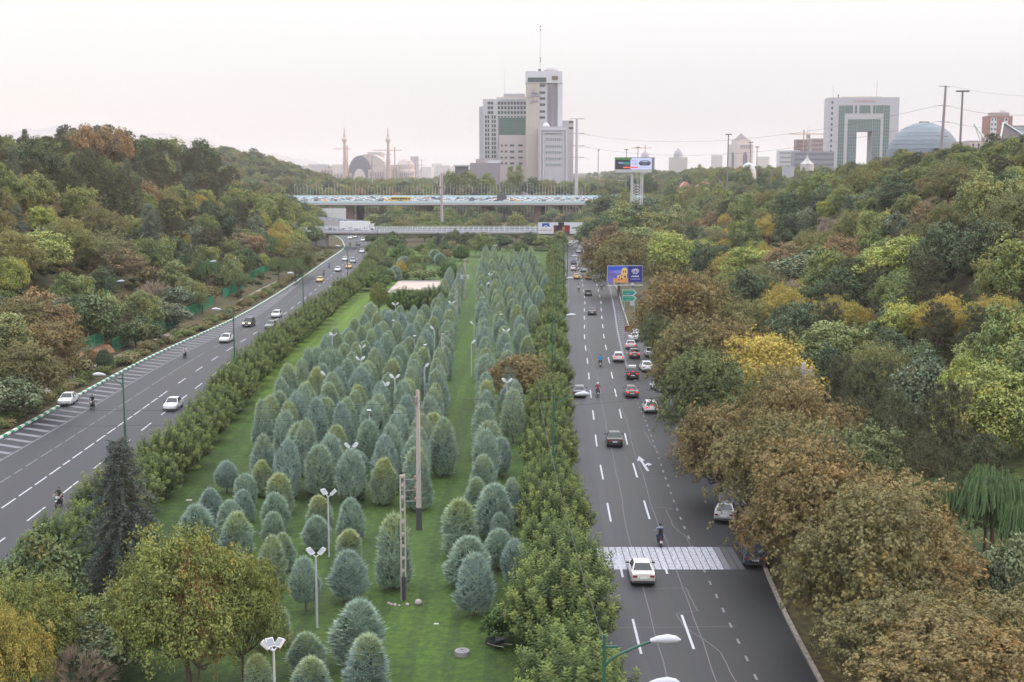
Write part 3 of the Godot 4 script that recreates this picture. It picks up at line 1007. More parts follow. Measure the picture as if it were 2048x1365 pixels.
func make_far_landmarks() -> void:
	var stone := mat(0.50, 0.45, 0.44, 0.85)
	# arched stone tower with a pyramid roof
	var a := thing("arched_tower", "pale stone tower with tall arches and a pyramid roof on the skyline", "building", Vector3(261.46, 12, -1500), 0.35)
	solid("wall", a, stone, -10, 10, 0, 48.70, -10, 10)
	solid("wall", a, stone, -8, 8, 48.70, 54.00, -8, 8)
	var s := Shape.new()
	s.lathe(Vector3(0, 54.00, 0), [[8.6, 0], [0, 7.4]], 4, TAU, PI / 4)
	part("roof", s.mesh(), mat(0.2, 0.16, 0.18), a)
	for side in 2:
		s = Shape.new()
		var o := PackedVector2Array([Vector2(-2.8, 0), Vector2(2.8, 0), Vector2(2.8, 22), Vector2(1.6, 25), Vector2(0, 26.3), Vector2(-1.6, 25), Vector2(-2.8, 22)])
		s.prism(o, 0, 0.25, Transform3D(Basis(Vector3.UP, -PI / 2 * side), Vector3(-10.02 if side else 0.0, 14, 0.0 if side else 10.02)))
		part("arch", s.mesh(), mat(0.16, 0.15, 0.19, 0.4), a)
	window_grid(a, mat(0.16, 0.15, 0.19, 0.4), steps(-5.5, 5.5, 6), [45.90], 0.9, 4.0, 10.05)
	for r in [[162.33, 1600.0, 55.00, 5.2, "small dome on a drum with a crane over it behind the video billboard"], [177.28, 1400.0, 54.40, 4.8, "pointed dark dome on the skyline between masts"]]:
		var d := thing("domed_hall", r[4], "building", Vector3(r[0], 12, -r[1]))
		s = Shape.new()
		var top: float = r[2] - 12
		s.lathe(Vector3(0, top - 8.4, 0), [[r[3] * 1.05, -30], [r[3] * 1.05, 0], [r[3], 0.2], [r[3] * 0.95, 2.6], [r[3] * 0.7, 5.4], [r[3] * 0.35, 7.6], [0, 9.2]], 14)
		part("dome", s.mesh(), mat(0.32, 0.3, 0.34, 0.7), d)
		solid("wall", d, stone, -9, 9, 0, top - 9.6, -8, 8)
	# buildings under construction, cranes, boxes on the skyline right of the centre
	var rows := [
		[234.23, 252.65, 48.10, 1150.0, 0.5, 0.5, 0.54, "white flat-roofed block under scaffold left of the gate building"],
		[270.80, 285.11, 60.10, 1250.0, 0.26, 0.19, 0.2, "dark red unfinished concrete frame beside a lattice mast"],
		[273.70, 291.10, 59.80, 1200.0, 0.34, 0.26, 0.27, "brown unfinished slab touching the gate building"],
		[223.72, 255.46, 45.50, 1040.0, 0.24, 0.24, 0.28, "long low grey hall at the foot of the gate building"]]
	for r in rows:
		var h := thing("city_block", r[7], "building", Vector3(r[0], 14, -r[3]))
		solid("wall", h, mat(r[4], r[5], r[6], 0.85), 0, r[1] - r[0], 0, r[2] - 14, -12, 0)
		for y in steps(4, r[2] - 17, int((r[2] - 14) / 4)):
			solid("floor_band", h, mat(r[4] * 0.6, r[5] * 0.6, r[6] * 0.6, 0.6), 0.6, r[1] - r[0] - 0.6, y, y + 1.5, -1, 0.1)
	for r in [[275.26, 1240.0, 65.00, -14.0, 22.0, "orange tower crane over the unfinished frames"], [164.36, 1620.0, 59.00, -17.0, 8.0, "tower crane behind the video billboard"]]:
		var c := thing("tower_crane", r[5], "crane", Vector3(r[0], 12, -r[1]))
		var hh: float = r[2] - 12
		part("mast", box_mesh(Vector3(0.9, hh + 4, 0.9)), mat(0.5, 0.28, 0.14), c)
		solid("jib", c, mat(0.5, 0.28, 0.14), r[3], r[4], hh - 0.5, hh + 0.3, -0.3, 0.3)
	# white domed kiosk and red-roofed sheds in the far park
	var k := thing("white_kiosk", "white bubble-shaped kiosk half hidden by a tree in the far park", "kiosk", Vector3(137.11, 28.40, -760))
	s = Shape.new()
	s.lathe(Vector3.ZERO, [[4.4, -3], [4.5, 0], [4.1, 2.6], [3.0, 4.8], [1.4, 6.0], [0, 6.4]], 20)
	part("shell", s.mesh(), mat(0.42, 0.43, 0.47, 0.5), k)
	part("awning", box_mesh(Vector3(3.5, 0.4, 2)), mat(0.5, 0.25, 0.06), k, Vector3(-6, 1.6, 3))
	var y0 := ground(106.19, 800)
	for r in [[103.53, 780.0, 6.5, "gable-roofed pink shed among the park poplars"], [116.91, 790.0, 11.0, "long pink-roofed shed right of the gabled one"]]:
		var h := thing("park_shed", r[3], "shed", Vector3(r[0], 20.40 - 1.5, -r[1]))
		s = Shape.new()
		s.prism(PackedVector2Array([Vector2(-r[2] / 2, 1.8), Vector2(r[2] / 2, 1.8), Vector2(r[2] * 0.1, 4.6), Vector2(-r[2] * 0.1, 4.6)]), -5, 1)
		part("roof", s.mesh(), mat(0.5, 0.22, 0.2, 0.8), h)
		solid("wall", h, mat(0.5, 0.42, 0.38), -r[2] / 2 + 0.4, r[2] / 2 - 0.4, -6, 1.9, -4.5, 0.4)
	var wb := thing("white_low_wall", "low curved white wall beside the small trees in the far park", "wall", Vector3(152.98, 30.10 - 1, -740))
	solid("wall", wb, mat(0.38, 0.38, 0.42), 0, 6.4, -4, 3.2, -2, 0)
	var tn := thing("white_tent", "small white peaked tent by the lattice mast", "tent", Vector3(184.53, 36.10 - 2, -820))
	s = Shape.new()
	s.lathe(Vector3.ZERO, [[4.2, -4], [4.2, 0.3], [2.4, 1.6], [1.0, 3.4], [0, 6.2]], 8)
	part("canopy", s.mesh(), mat(0.42, 0.41, 0.4, 0.7), tn)
	var hz := []
	var rb := RandomNumberGenerator.new()
	rb.seed = 5
	for i in 110:
		var d := rb.randf_range(3300, 6200)
		var u := rb.randf_range(-0.21, 0.02) if i < 85 else rb.randf_range(0.06, 0.3)
		var h := rb.randf_range(14, 44) if i % 12 else rb.randf_range(50, 80)
		var o := part("city_building", box_mesh(Vector3(rb.randf_range(18, 60), h, 20)), mat([0.42, 0.5, 0.36][i % 3], [0.38, 0.47, 0.34][i % 3], [0.37, 0.47, 0.36][i % 3], 0.9), null, Vector3(u * d, 12, -d), rb.randf_range(-0.5, 0.5))
		tag(o, "pale block of the hazy distant city, %s from the camera" % ordinal(i), "building", "hazy blocks of the distant city")
	# the far mountain ridge
	s = Shape.new()
	var pts := PackedVector2Array()
	var ridge := [[-6000, 20], [-3400, 130], [-2600, 205], [-2150, 232], [-1800, 218], [-1450, 170], [-1150, 110], [-900, 60], [-600, 12], [-600, -20], [-6000, -20]]
	for p in ridge:
		pts.append(Vector2(p[0], p[1]))
	var rd := []
	var prev := Vector2(-6000, 40)
	for i in 120:
		var x := -6000.0 + i * 46.0
		var y := tab([[-6000, 60], [-3400, 150], [-2600, 215], [-2150, 240], [-1800, 225], [-1450, 175], [-1150, 115], [-900, 62], [-560, 14]], x) + 9.0 * sin(x * 0.011) + 5.0 * sin(x * 0.037)
		var p := Vector2(x, y)
		if i:
			s.quad(Vector3(prev.x, 0, -5600), Vector3(p.x, 0, -5600), Vector3(p.x, p.y, -6300), Vector3(prev.x, prev.y, -6300))
			s.quad(Vector3(p.x, 0, -7200), Vector3(prev.x, 0, -7200), Vector3(prev.x, prev.y, -6300), Vector3(p.x, p.y, -6300))
		prev = p
	struct("mountain_ridge", s.mesh(), mat(0.3, 0.27, 0.27, 0.95), "faint long mountain ridge in the haze")


func make_mosque() -> void:
	var d := 3000.0
	var sand := mat(0.42, 0.36, 0.33, 0.9)
	var brick := mat(0.36, 0.25, 0.22, 0.9)
	var m := thing("great_mosque", "huge hazy mosque with a dark vaulted portal hall and domes under construction", "mosque", Vector3(-330.69, 8, -3000))
	var k := 1.15
	var vault := PackedVector2Array()
	var dark := PackedVector2Array()
	var mouth := PackedVector2Array()
	for i in 19:
		var a := PI * i / 18.0
		vault.append(Vector2(cos(a) * 40 * k, 5 + 50 * k * pow(sin(a), 0.75)))
		dark.append(Vector2(-15 * k + cos(a) * 24 * k, 5 + 47 * k * pow(sin(a), 0.8)))
		mouth.append(Vector2(-16 * k + cos(a) * 12 * k, 4 + 22 * k * sin(a)))
	var s := Shape.new()
	s.prism(vault, -120, 0)
	part("vault", s.mesh(), sand, m)
	s = Shape.new()
	s.prism(dark, -4, 2)
	part("portal", s.mesh(), mat(0.05, 0.05, 0.09, 0.7), m)
	s = Shape.new()
	s.prism(mouth, -2, 4)
	part("portal_arch", s.mesh(), mat(0.5, 0.46, 0.44), m)
	solid("hall", m, sand, 2 * k, 42 * k, 0, 24 * k, -60, 8)
	for i in 6:
		solid("bay", m, mat(0.2, 0.15, 0.16), (5 + i * 5) * k, (8 + i * 5) * k, 6, 19 * k, 6, 9)
	s = Shape.new()
	s.lathe(Vector3(74 * k, 0, -20), [[20 * k, 0], [20 * k, 21 * k], [18 * k, 24 * k], [17.5 * k, 34 * k], [12 * k, 42 * k], [5 * k, 46 * k], [0, 47 * k]], 24)
	part("dome", s.mesh(), sand, m)
	for i in 9:
		part("dome_niche", box_mesh(Vector3(2.2 * k, 5 * k, 2)), mat(0.2, 0.15, 0.16), m, Vector3((58 + i * 4) * k, 12 * k, 6))
	solid("iwan", m, sand, 47 * k, 63 * k, 0, 33 * k, -10, 10)
	s = Shape.new()
	s.prism(PackedVector2Array([Vector2(-4.6, 0), Vector2(4.6, 0), Vector2(4.6, 19), Vector2(2.6, 25), Vector2(0, 27.5), Vector2(-2.6, 25), Vector2(-4.6, 19)]), 0, 1.5, Transform3D(Basis().scaled(Vector3(k, k, 1)), Vector3(55.5 * k, 2, 10)))
	part("iwan_arch", s.mesh(), mat(0.15, 0.12, 0.14), m)
	for i in 10:
		solid("arcade", m, sand, (-92 + i * 6.2) * k, (-87.4 + i * 6.2) * k, 0, (17 if i > 3 else 26) * k, 0, 6)
		s = Shape.new()
		s.prism(PackedVector2Array([Vector2(-1.7, 0), Vector2(1.7, 0), Vector2(1.7, 6), Vector2(0, 8.2), Vector2(-1.7, 6)]), 0, 0.8, Transform3D(Basis().scaled(Vector3(k, k, 1)), Vector3((-89.7 + i * 6.2) * k, (7 if i > 3 else 15) * k, 6)))
		part("arcade_arch", s.mesh(), mat(0.2, 0.15, 0.16), m)
	for r in [[-378.75, 122.70, "minaret left of the dark vaulted portal"], [-280.17, 122.10, "minaret right of the dark vaulted portal"]]:
		var mn := thing("minaret", "tall unfinished brick " + r[2], "minaret", Vector3(r[0], 8, -2970), 0, "minarets of the hazy mosque")
		var h: float = r[1]
		s = Shape.new()
		s.lathe(Vector3.ZERO, [[5.2, 0], [4.4, h * 0.4], [4.6, h * 0.41], [3.6, h * 0.42], [2.9, h * 0.72]], 12)
		part("shaft", s.mesh(), brick, mn)
		s = Shape.new()
		s.lathe(Vector3.ZERO, [[2.9, h * 0.72], [5.6, h * 0.745], [5.6, h * 0.79], [4.6, h * 0.80], [2.6, h * 0.81]], 12)
		part("balcony", s.mesh(), sand, mn)
		s = Shape.new()
		s.lathe(Vector3.ZERO, [[2.4, h * 0.81], [2.3, h * 0.88], [1.5, h * 0.885], [1.3, h * 0.97], [0, h]], 10)
		part("lantern", s.mesh(), mat(0.4, 0.33, 0.32), mn)
	for r in [[-366.69, 72.00, -32.0, 9.0, "beside the left minaret"], [-261.04, 69.20, -48.0, 16.0, "beside the right minaret"]]:
		var c := thing("tower_crane", "reddish tower crane %s of the mosque" % r[4], "crane", Vector3(r[0], 8, -2920))
		part("mast", box_mesh(Vector3(2.4, r[1] + 8, 2.4)), mat(0.4, 0.2, 0.17), c)
		solid("jib", c, mat(0.4, 0.2, 0.17), r[2], r[3], r[1], r[1] + 1.4, -0.6, 0.6)
	var nb := thing("hazy_tower", "pale hazy office tower behind the small mosque dome", "building", Vector3(-267.75, 8, -3600))
	solid("wall", nb, mat(0.36, 0.32, 0.36), -11, 11, 0, 64.50, -16, 0)


# ---------------------------------------------------------------- foliage: leaf clusters joined into crowns
class Leaves:
	var v := PackedVector3Array()
	var c := PackedColorArray()

	func put(cl: Dictionary, xf: Transform3D, tone: int) -> void:
		v.append_array(xf * (cl.v as PackedVector3Array))
		c.append_array(cl.c[tone])

	func mesh() -> ArrayMesh:
		var a := []
		a.resize(Mesh.ARRAY_MAX)
		a[Mesh.ARRAY_VERTEX] = v
		a[Mesh.ARRAY_COLOR] = c
		var m := ArrayMesh.new()
		m.add_surface_from_arrays(Mesh.PRIMITIVE_TRIANGLES, a)
		return m


func rdir() -> Vector3:
	var z := rng.randf_range(-1, 1)
	var a := rng.randf() * TAU
	var r := sqrt(1 - z * z)
	return Vector3(r * cos(a), z, r * sin(a))


func aim(y: Vector3, spin := -1.0) -> Basis:
	y = y.normalized()
	var x := (Vector3.FORWARD if absf(y.z) < 0.9 else Vector3.RIGHT).cross(y).normalized()
	var b := Basis(x, y, x.cross(y))
	return b * Basis(Vector3.UP, rng.randf() * TAU if spin < 0 else spin)


# a pointed leaf of two triangles, folded along its rib
func leaf(v: PackedVector3Array, p: Vector3, dir: Vector3, up: Vector3, l: float, w: float) -> void:
	var side := dir.cross(up).normalized() * w / 2
	var nn := side.cross(dir).normalized() * w * 0.16
	var tip := p + dir * l
	var a := p + dir * l * 0.42 + side - nn
	var b := p + dir * l * 0.42 - side - nn
	v.append_array([p, a, tip, p, tip, b])


func blade(v: PackedVector3Array, p: Vector3, dir: Vector3, l: float, w: float) -> void:
	var side := dir.cross(rdir()).normalized() * w / 2
	v.append_array([p - side, p + side, p + dir * l])


# tones: relative colours; per: vertices of one leaf
func cluster(v: PackedVector3Array, tones: Array, per: int, spread := 0.22) -> Dictionary:
	var cs := []
	for t in tones:
		var c := PackedColorArray()
		c.resize(v.size())
		for i in range(0, v.size(), per):
			var k := rng.randf_range(1.0 - spread, 1.0 + spread * 0.4)
			var warm := rng.randf_range(-0.05, 0.07)
			var q := Color(clampf(t.r * k * (1 + warm), 0, 1), clampf(t.g * k, 0, 1), clampf(t.b * k * (1 - warm), 0, 1))
			for j in per:
				if i + j < v.size():
					c[i + j] = q
		cs.append(c)
	return {"v": v, "c": cs}


func leafy_cluster(n: int, size: Vector3, l: float, w: float, tones: Array, droop := 0.0) -> Dictionary:
	var v := PackedVector3Array()
	for i in n:
		var p := rdir() * pow(rng.randf(), 0.45) * size
		var out := (p / size + Vector3.UP * 0.4 + rdir() * 0.8).normalized()
		var dir := (out.cross(rdir()) + out * 0.25 + Vector3.DOWN * droop).normalized()
		leaf(v, p, dir, out, l * rng.randf_range(0.7, 1.2), w * rng.randf_range(0.8, 1.2))
	return cluster(v, tones, 6)


func star_cluster(n: int, size: Vector3, l: float, tones: Array) -> Dictionary:
	var v := PackedVector3Array()
	for i in n:
		var p := rdir() * pow(rng.randf(), 0.45) * size
		var out := (p / size + Vector3.UP * 0.5 + rdir() * 0.7).normalized()
		var b := aim(out)
		var k := l * rng.randf_range(0.7, 1.15)
		for j in 5:
			var a := (j - 2) * 1.08
			var d := b * Vector3(sin(a), -0.15, cos(a))
			var s := b * Vector3(cos(a), 0, -sin(a)) * 0.17 * k
			var r: float = k * [0.55, 0.85, 1.0, 0.85, 0.55][j]
			v.append_array([p - s, p + s, p + d * r])
	return cluster(v, tones, 15)


func needle_cluster(n: int, l: float, w: float, tones: Array, upward := 0.5, along := 0.5) -> Dictionary:
	var v := PackedVector3Array()
	for i in n:
		var d := (rdir() + Vector3.UP * upward).normalized()
		blade(v, Vector3(0, rng.randf() * along, 0) + rdir() * 0.08, d, l * rng.randf_range(0.7, 1.2), w)
	return cluster(v, tones, 3)


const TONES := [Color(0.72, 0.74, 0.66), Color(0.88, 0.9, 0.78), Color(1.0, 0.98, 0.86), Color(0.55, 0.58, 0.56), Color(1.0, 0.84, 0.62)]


# limbs from a trunk to the middle of each lobe of the crown
func woody(h: float, r: float, ends: Array, fork: float, lean := 0.2) -> ArrayMesh:
	var s := Shape.new()
	var top := Vector3(rng.randf_range(-1, 1) * lean, fork, rng.randf_range(-1, 1) * lean)
	s.tube([Vector3(0, -0.4, 0), Vector3(0, 0.15, 0), top * 0.5 + Vector3(lean * 0.1, 0, 0), top], [r * 1.5, r * 1.15, r * 0.9, r * 0.75], 7)
	for e in ends:
		var mid: Vector3 = top.lerp(e, 0.5) + Vector3(0, -0.06 * h, 0) + rdir() * 0.04 * h
		s.tube([top - Vector3(0, 0.1, 0), mid, e], [r * 0.5, r * 0.32, r * 0.1], 5, false)
	return s.mesh()


func lobed_crown(cl: Array, lobes: Array, per_area: float, flat_up := 0.35, tones := [0, 1, 1, 2, 3], jut := 0.12) -> ArrayMesh:
	var f := Leaves.new()
	for lo in lobes:
		var c: Vector3 = lo[0]
		var r: Vector3 = lo[1]
		var n := int(per_area * (r.x * r.y + r.y * r.z + r.x * r.z) * 4.2)
		var lobe_tone: int = tones[rng.randi() % tones.size()]
		for i in n:
			var d := rdir()
			if d.y < -0.55 and rng.randf() < 0.75:
				d.y = -d.y
			var p := c + d * r * (rng.randf_range(0.72, 1.02) + jut * pow(rng.randf(), 3) * 3.0)
			var inside := false
			for other in lobes:
				if other != lo and ((p - other[0]) / other[1]).length() < 0.68:
					inside = true
					break
			if inside:
				continue
			var t: int = lobe_tone if rng.randf() < 0.6 else tones[rng.randi() % tones.size()]
			f.put(cl[rng.randi() % cl.size()], Transform3D(aim(d + Vector3.UP * flat_up + rdir() * 0.35).scaled_local(Vector3.ONE * rng.randf_range(0.75, 1.25)), p), t)
	return f.mesh()


func proto(kind: String, trunk: Mesh, bark: Material, crown: Mesh) -> void:
	if not protos.has(kind):
		protos[kind] = []
	protos[kind].append([trunk, bark, crown])


var protos := {}


func make_broadleaf(kind: String, n_shapes: int, h: float, w: float, cl: Array, density: float, bark: Material, lobes_n := 9, style := 0) -> void:
	for k in n_shapes:
		var lobes := []
		var ends := []
		var fork := h * 0.26
		var mid := Vector3(0, h * (0.5 if style == 2 else 0.56), 0)
		var skew := Vector3(rng.randf_range(-0.1, 0.1), 0, rng.randf_range(-0.1, 0.1)) * w
		for i in lobes_n * 2:
			var up := lerpf(-0.45, 1.0, (i + 0.5) / (lobes_n * 2.0))
			var a := i * 2.39996 + rng.randf_range(-0.5, 0.5)
			var d := Vector3(cos(a) * sqrt(1 - up * up), up, sin(a) * sqrt(1 - up * up))
			var q := rng.randf_range(0.56, 0.84)
			if style == 1:
				q = rng.randf_range(0.62, 0.76)
			if style == 3:
				q = rng.randf_range(0.45, 0.98)
			elif style == 2:
				q = rng.randf_range(0.6, 0.92)
			var s := w * (rng.randf_range(0.11, 0.2) if style < 2 else rng.randf_range(0.085, 0.17))
			var c := mid + skew * up + d * Vector3(w * 0.5, h * (0.47 if style == 2 else 0.42), w * 0.5) * q
			lobes.append([c, Vector3(s, s * rng.randf_range(0.65, 0.95), s)])
			if i % 2 == 0:
				ends.append(c)
		lobes.append([mid, Vector3(w * 0.2, h * 0.2, w * 0.2)])
		proto(kind, woody(h, 0.018 * h + 0.05, ends, fork), bark, lobed_crown(cl, lobes, density * 1.55, 0.45, [0, 1, 1, 2, 3, 4, 0], 0.42 if style >= 2 else 0.25))


func make_pine(kind: String, n_shapes: int, h: float, w: float, cl: Array, bark: Material) -> void:
	for k in n_shapes:
		var lobes := []
		var s := Shape.new()
		s.tube([Vector3(0, -0.4, 0), Vector3(0.1, h * 0.4, 0), Vector3(-0.05, h * 0.9, 0.1)], [0.2, 0.15, 0.04], 7)
		var n := 26
		for i in n:
			var up := float(i) / (n - 1)
			var a := TAU * i * 0.618 + rng.randf()
			var reach := w * 0.5 * (1.0 - 0.75 * pow(up, 1.6)) * rng.randf_range(0.55, 1.0)
			if up < 0.12:
				reach *= 0.7
			var c := Vector3(cos(a) * reach, h * lerpf(0.24, 0.95, up) + reach * 0.1, sin(a) * reach)
			var r := w * rng.randf_range(0.12, 0.18)
			lobes.append([c, Vector3(r, r * 0.62, r)])
			s.tube([Vector3(0, c.y - reach * 0.35, 0), c], [0.06, 0.025], 4, false)
		proto(kind, s.mesh(), bark, lobed_crown(cl, lobes, 2.2, 0.7, [0, 1, 2, 3, 0], 0.15))


# tiers of drooping branches clothed in sprays
func make_fir(kind: String, n_shapes: int, h: float, w: float, cl: Array, bark: Material, droop: float, whorls: int, arms: int, tones: Array, bare := 0.06, step := 0.34) -> void:
	for k in n_shapes:
		var s := Shape.new()
		var f := Leaves.new()
		s.tube([Vector3(0, -0.4, 0), Vector3(0, h * 0.5, 0), Vector3(0, h * 0.97, 0)], [0.02 * h, 0.013 * h, 0.02], 7)
		for i in whorls:
			var up := float(i) / whorls
			var y := h * lerpf(bare, 0.97, up)
			var reach := w * 0.5 * pow(1.0 - up, 0.85) + 0.15
			for j in arms:
				var a := TAU * (float(j) / arms + i * 0.37) + rng.randf_range(-0.3, 0.3)
				var l := reach * rng.randf_range(0.45, 1.3)
				var d := Vector3(cos(a), 0, sin(a))
				var tone: int = tones[rng.randi() % tones.size()]
				var q := 0.18
				while q < 1.0:
					var p := Vector3(0, y, 0) + d * l * q + Vector3.DOWN * droop * l * q * q + Vector3.UP * 0.12 * l * q * (1.0 - q) * 2
					var dir := (d + Vector3.DOWN * droop * q * 1.6 + Vector3.UP * 0.3 + rdir() * 0.5).normalized()
					f.put(cl[rng.randi() % cl.size()], Transform3D(aim(dir).scaled_local(Vector3.ONE * rng.randf_range(0.75, 1.2) * (1.0 - 0.25 * q)), p), tone if rng.randf() < 0.7 else tones[rng.randi() % tones.size()])
					q += step / maxf(l, 0.4) * 0.5
				s.tube([Vector3(0, y, 0), Vector3(0, y, 0) + d * l * 0.9 + Vector3.DOWN * droop * l * 0.8], [0.03, 0.01], 4, false)
		proto(kind, s.mesh(), bark, f.mesh())


# egg-shaped clipped-looking juniper: feathery sprays pointing up and outwards all over
func make_juniper(kind: String, h: float, w: float, stem: float, n: int, cl: Array, bark: Material, egg: float, gold: float) -> void:
	var f := Leaves.new()
	for i in n:
		var u := (i + 0.5) / n
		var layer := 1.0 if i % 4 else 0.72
		var y := pow(u, 0.92)
		var wide := lerpf(0.24, 0.46, (egg - 0.66) / 0.3)
		var prof := pow(maxf(0.0, 1.0 - pow(maxf(0.0, (y - wide) / (1.0 - wide)), 2.1)), 0.62) if y > wide else pow(1.0 - pow((wide - y) / (wide + 0.16), 2.0), 0.6)
		var a := i * 2.39996 + rng.randf() * 0.5
		var lump := 1.0 + 0.13 * sin(a * 2 + y * 6.0 + h * 7.0) + 0.10 * sin(a * 5 - y * 9.0 + h * 3.0) + rng.randf_range(-0.05, 0.12)
		var r := w * 0.5 * prof * layer * lump
		var p := Vector3(cos(a) * r, stem + (h - stem) * y * 0.95, sin(a) * r)
		var out := (Vector3(cos(a), 0.15 + 0.9 * y * y, sin(a)) + rdir() * 0.3).normalized()
		var grow := (Vector3.UP * 0.9 + out * (0.45 + 0.3 * y) + rdir() * 0.25).normalized()
		var across := grow.cross(out).normalized()
		var turned := Basis(across, grow, across.cross(grow))
		var t: int = [0, 1, 1, 2, 0][rng.randi() % 5]
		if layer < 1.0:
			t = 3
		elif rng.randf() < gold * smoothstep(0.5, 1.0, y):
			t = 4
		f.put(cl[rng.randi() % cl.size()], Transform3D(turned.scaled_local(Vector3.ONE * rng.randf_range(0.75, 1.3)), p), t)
	var s := Shape.new()
	s.tube([Vector3(0, -0.3, 0), Vector3(0.03, stem + 0.2, 0.02), Vector3(0, h * 0.6, 0)], [0.13, 0.10, 0.04], 7)
	for j in 4:
		var a := TAU * j / 4 + 0.4
		s.tube([Vector3(0, stem * 0.8, 0), Vector3(cos(a) * w * 0.28, stem + h * 0.2, sin(a) * w * 0.28)], [0.06, 0.02], 5, false)
	proto(kind, s.mesh(), bark, f.mesh())


# pollarded mulberry: a short trunk, then a dome of long upright shoots set with leaves all round, paler at the tips
func make_mulberry(kind: String, h: float, w: float, shoots: int, leaves: int, size: float, bark: Material) -> void:
	var brushes := []
	for b in 4:
		var v := PackedVector3Array()
		var n := leaves
		for i in n:
			var y := pow(float(i) / n, 0.9)
			var a := i * 2.4 + rng.randf()
			var out := Vector3(cos(a), 0, sin(a))
			var drop := lerpf(-0.75, 0.3, y)
			var dir := (out + Vector3.UP * drop).normalized()
			leaf(v, Vector3(0.05 * sin(y * 3.0 + b), y, 0.05 * cos(y * 2.0)) + out * 0.02, dir, (Vector3.UP + out * 0.3).normalized(), size * lerpf(1.15, 0.62, y * y) * rng.randf_range(0.85, 1.15), size * 0.74 * lerpf(1.1, 0.6, y * y))
		var d := cluster(v, [Color(0.5, 0.6, 0.52), Color(0.62, 0.7, 0.56), Color(0.38, 0.46, 0.42)], 6, 0.28)
		for t in 3:
			var c: PackedColorArray = d.c[t]
			for i in c.size():
				var y := pow(float(i / 6) / n, 0.9)
				var tip := smoothstep(0.6, 1.0, y)
				c[i] = Color(minf(1, c[i].r * (1 + 0.95 * tip)), minf(1, c[i].g * (1 + 0.62 * tip)), c[i].b * (1 + 0.15 * tip))
			d.c[t] = c
		brushes.append(d)
	var f := Leaves.new()
	var s := Shape.new()
	var head := h * 0.30
	s.tube([Vector3(0, -0.3, 0), Vector3(0.05, head * 0.6, 0), Vector3(0, head, 0.04)], [0.16, 0.13, 0.2], 8)
	for i in shoots:
		var u := (i + 0.5) / shoots
		var a := i * 2.39996 + rng.randf() * 0.3
		var tilt := sqrt(u) * 1.52 + rng.randf_range(-0.1, 0.1)
		var out := Vector3(cos(a) * sin(tilt), cos(tilt), sin(a) * sin(tilt))
		var reach := 1.0 / sqrt(pow(out.y / (h - head), 2) + pow(sqrt(1 - out.y * out.y) / (w * 0.5), 2)) * rng.randf_range(0.84, 1.06)
		var tip := Vector3(0, head, 0) + out * reach
		var bend := (out + Vector3.UP * 1.0).normalized() if tilt < 1.2 else (out + Vector3.UP * 0.35).normalized()
		var l := minf(reach * 0.72, rng.randf_range(1.5, 2.1))
		var basis := aim(bend).scaled_local(Vector3(1, l, 1))
		# keep the leaves' own size: only their places stretch along the shoot
		var br: Dictionary = brushes[rng.randi() % 4]
		f.put(br, Transform3D(aim(bend).scaled_local(Vector3(1.0, maxf(1.0, l * 0.85), 1.0)), tip - bend * l), [0, 1, 1, 2][rng.randi() % 4])
		if i % 3 == 0:
			s.tube([Vector3(0, head * 0.95, 0), Vector3(0, head, 0) + out * reach * 0.4, tip - bend * l * 0.6], [0.05, 0.035, 0.015], 4, false)
		if i % 3 == 1:
			var inner := Vector3(0, head, 0) + out * reach * 0.5
			f.put(br, Transform3D(aim(bend).scaled_local(Vector3(1.2, 1.0, 1.2)), inner - bend * 0.5), 2)
	proto(kind, s.mesh(), bark, f.mesh())


func make_willow(kind: String, n_shapes: int, h: float, w: float, bark: Material) -> void:
	var strands := []
	for b in 4:
		var v := PackedVector3Array()
		for i in 26:
			var y := -float(i) / 26.0
			var side := Vector3(cos(i * 2.1), 0, sin(i * 2.1))
			leaf(v, Vector3(0.08 * sin(y * 3 + b), y, 0.08 * cos(y * 2.6)), (side * 0.5 + Vector3.DOWN).normalized(), side.cross(Vector3.DOWN), 0.2, 0.075)
		strands.append(cluster(v, TONES, 6))
	for k in n_shapes:
		var f := Leaves.new()
		var s := Shape.new()
		s.tube([Vector3(0, -0.4, 0), Vector3(0.1, h * 0.3, 0), Vector3(0, h * 0.55, 0)], [0.28, 0.22, 0.15], 8)
		for i in 15:
			var a := i * 2.4 + rng.randf() * 0.4
			var up := rng.randf_range(0.62, 1.0)
			var reach := w * 0.5 * (1.15 - up * 0.75) * rng.randf_range(0.6, 1.0)
			var c := Vector3(cos(a) * reach, h * up, sin(a) * reach)
			s.tube([Vector3(0, h * 0.5, 0), c * 0.6 + Vector3(0, h * 0.4, 0), c], [0.09, 0.06, 0.02], 5, false)
			var tone: int = [0, 1, 1, 2][rng.randi() % 4]
			for j in 34:
				var d := rdir()
				d.y = absf(d.y) * 0.4
				var p := c + d * w * 0.17
				f.put(strands[rng.randi() % 4], Transform3D(aim((Vector3.UP + rdir() * 0.16) - d * 0.25).scaled_local(Vector3(1, rng.randf_range(1.0, 2.3) * h / 8.0, 1)), p), tone if rng.randf() < 0.7 else 0)
		proto(kind, s.mesh(), bark, f.mesh())


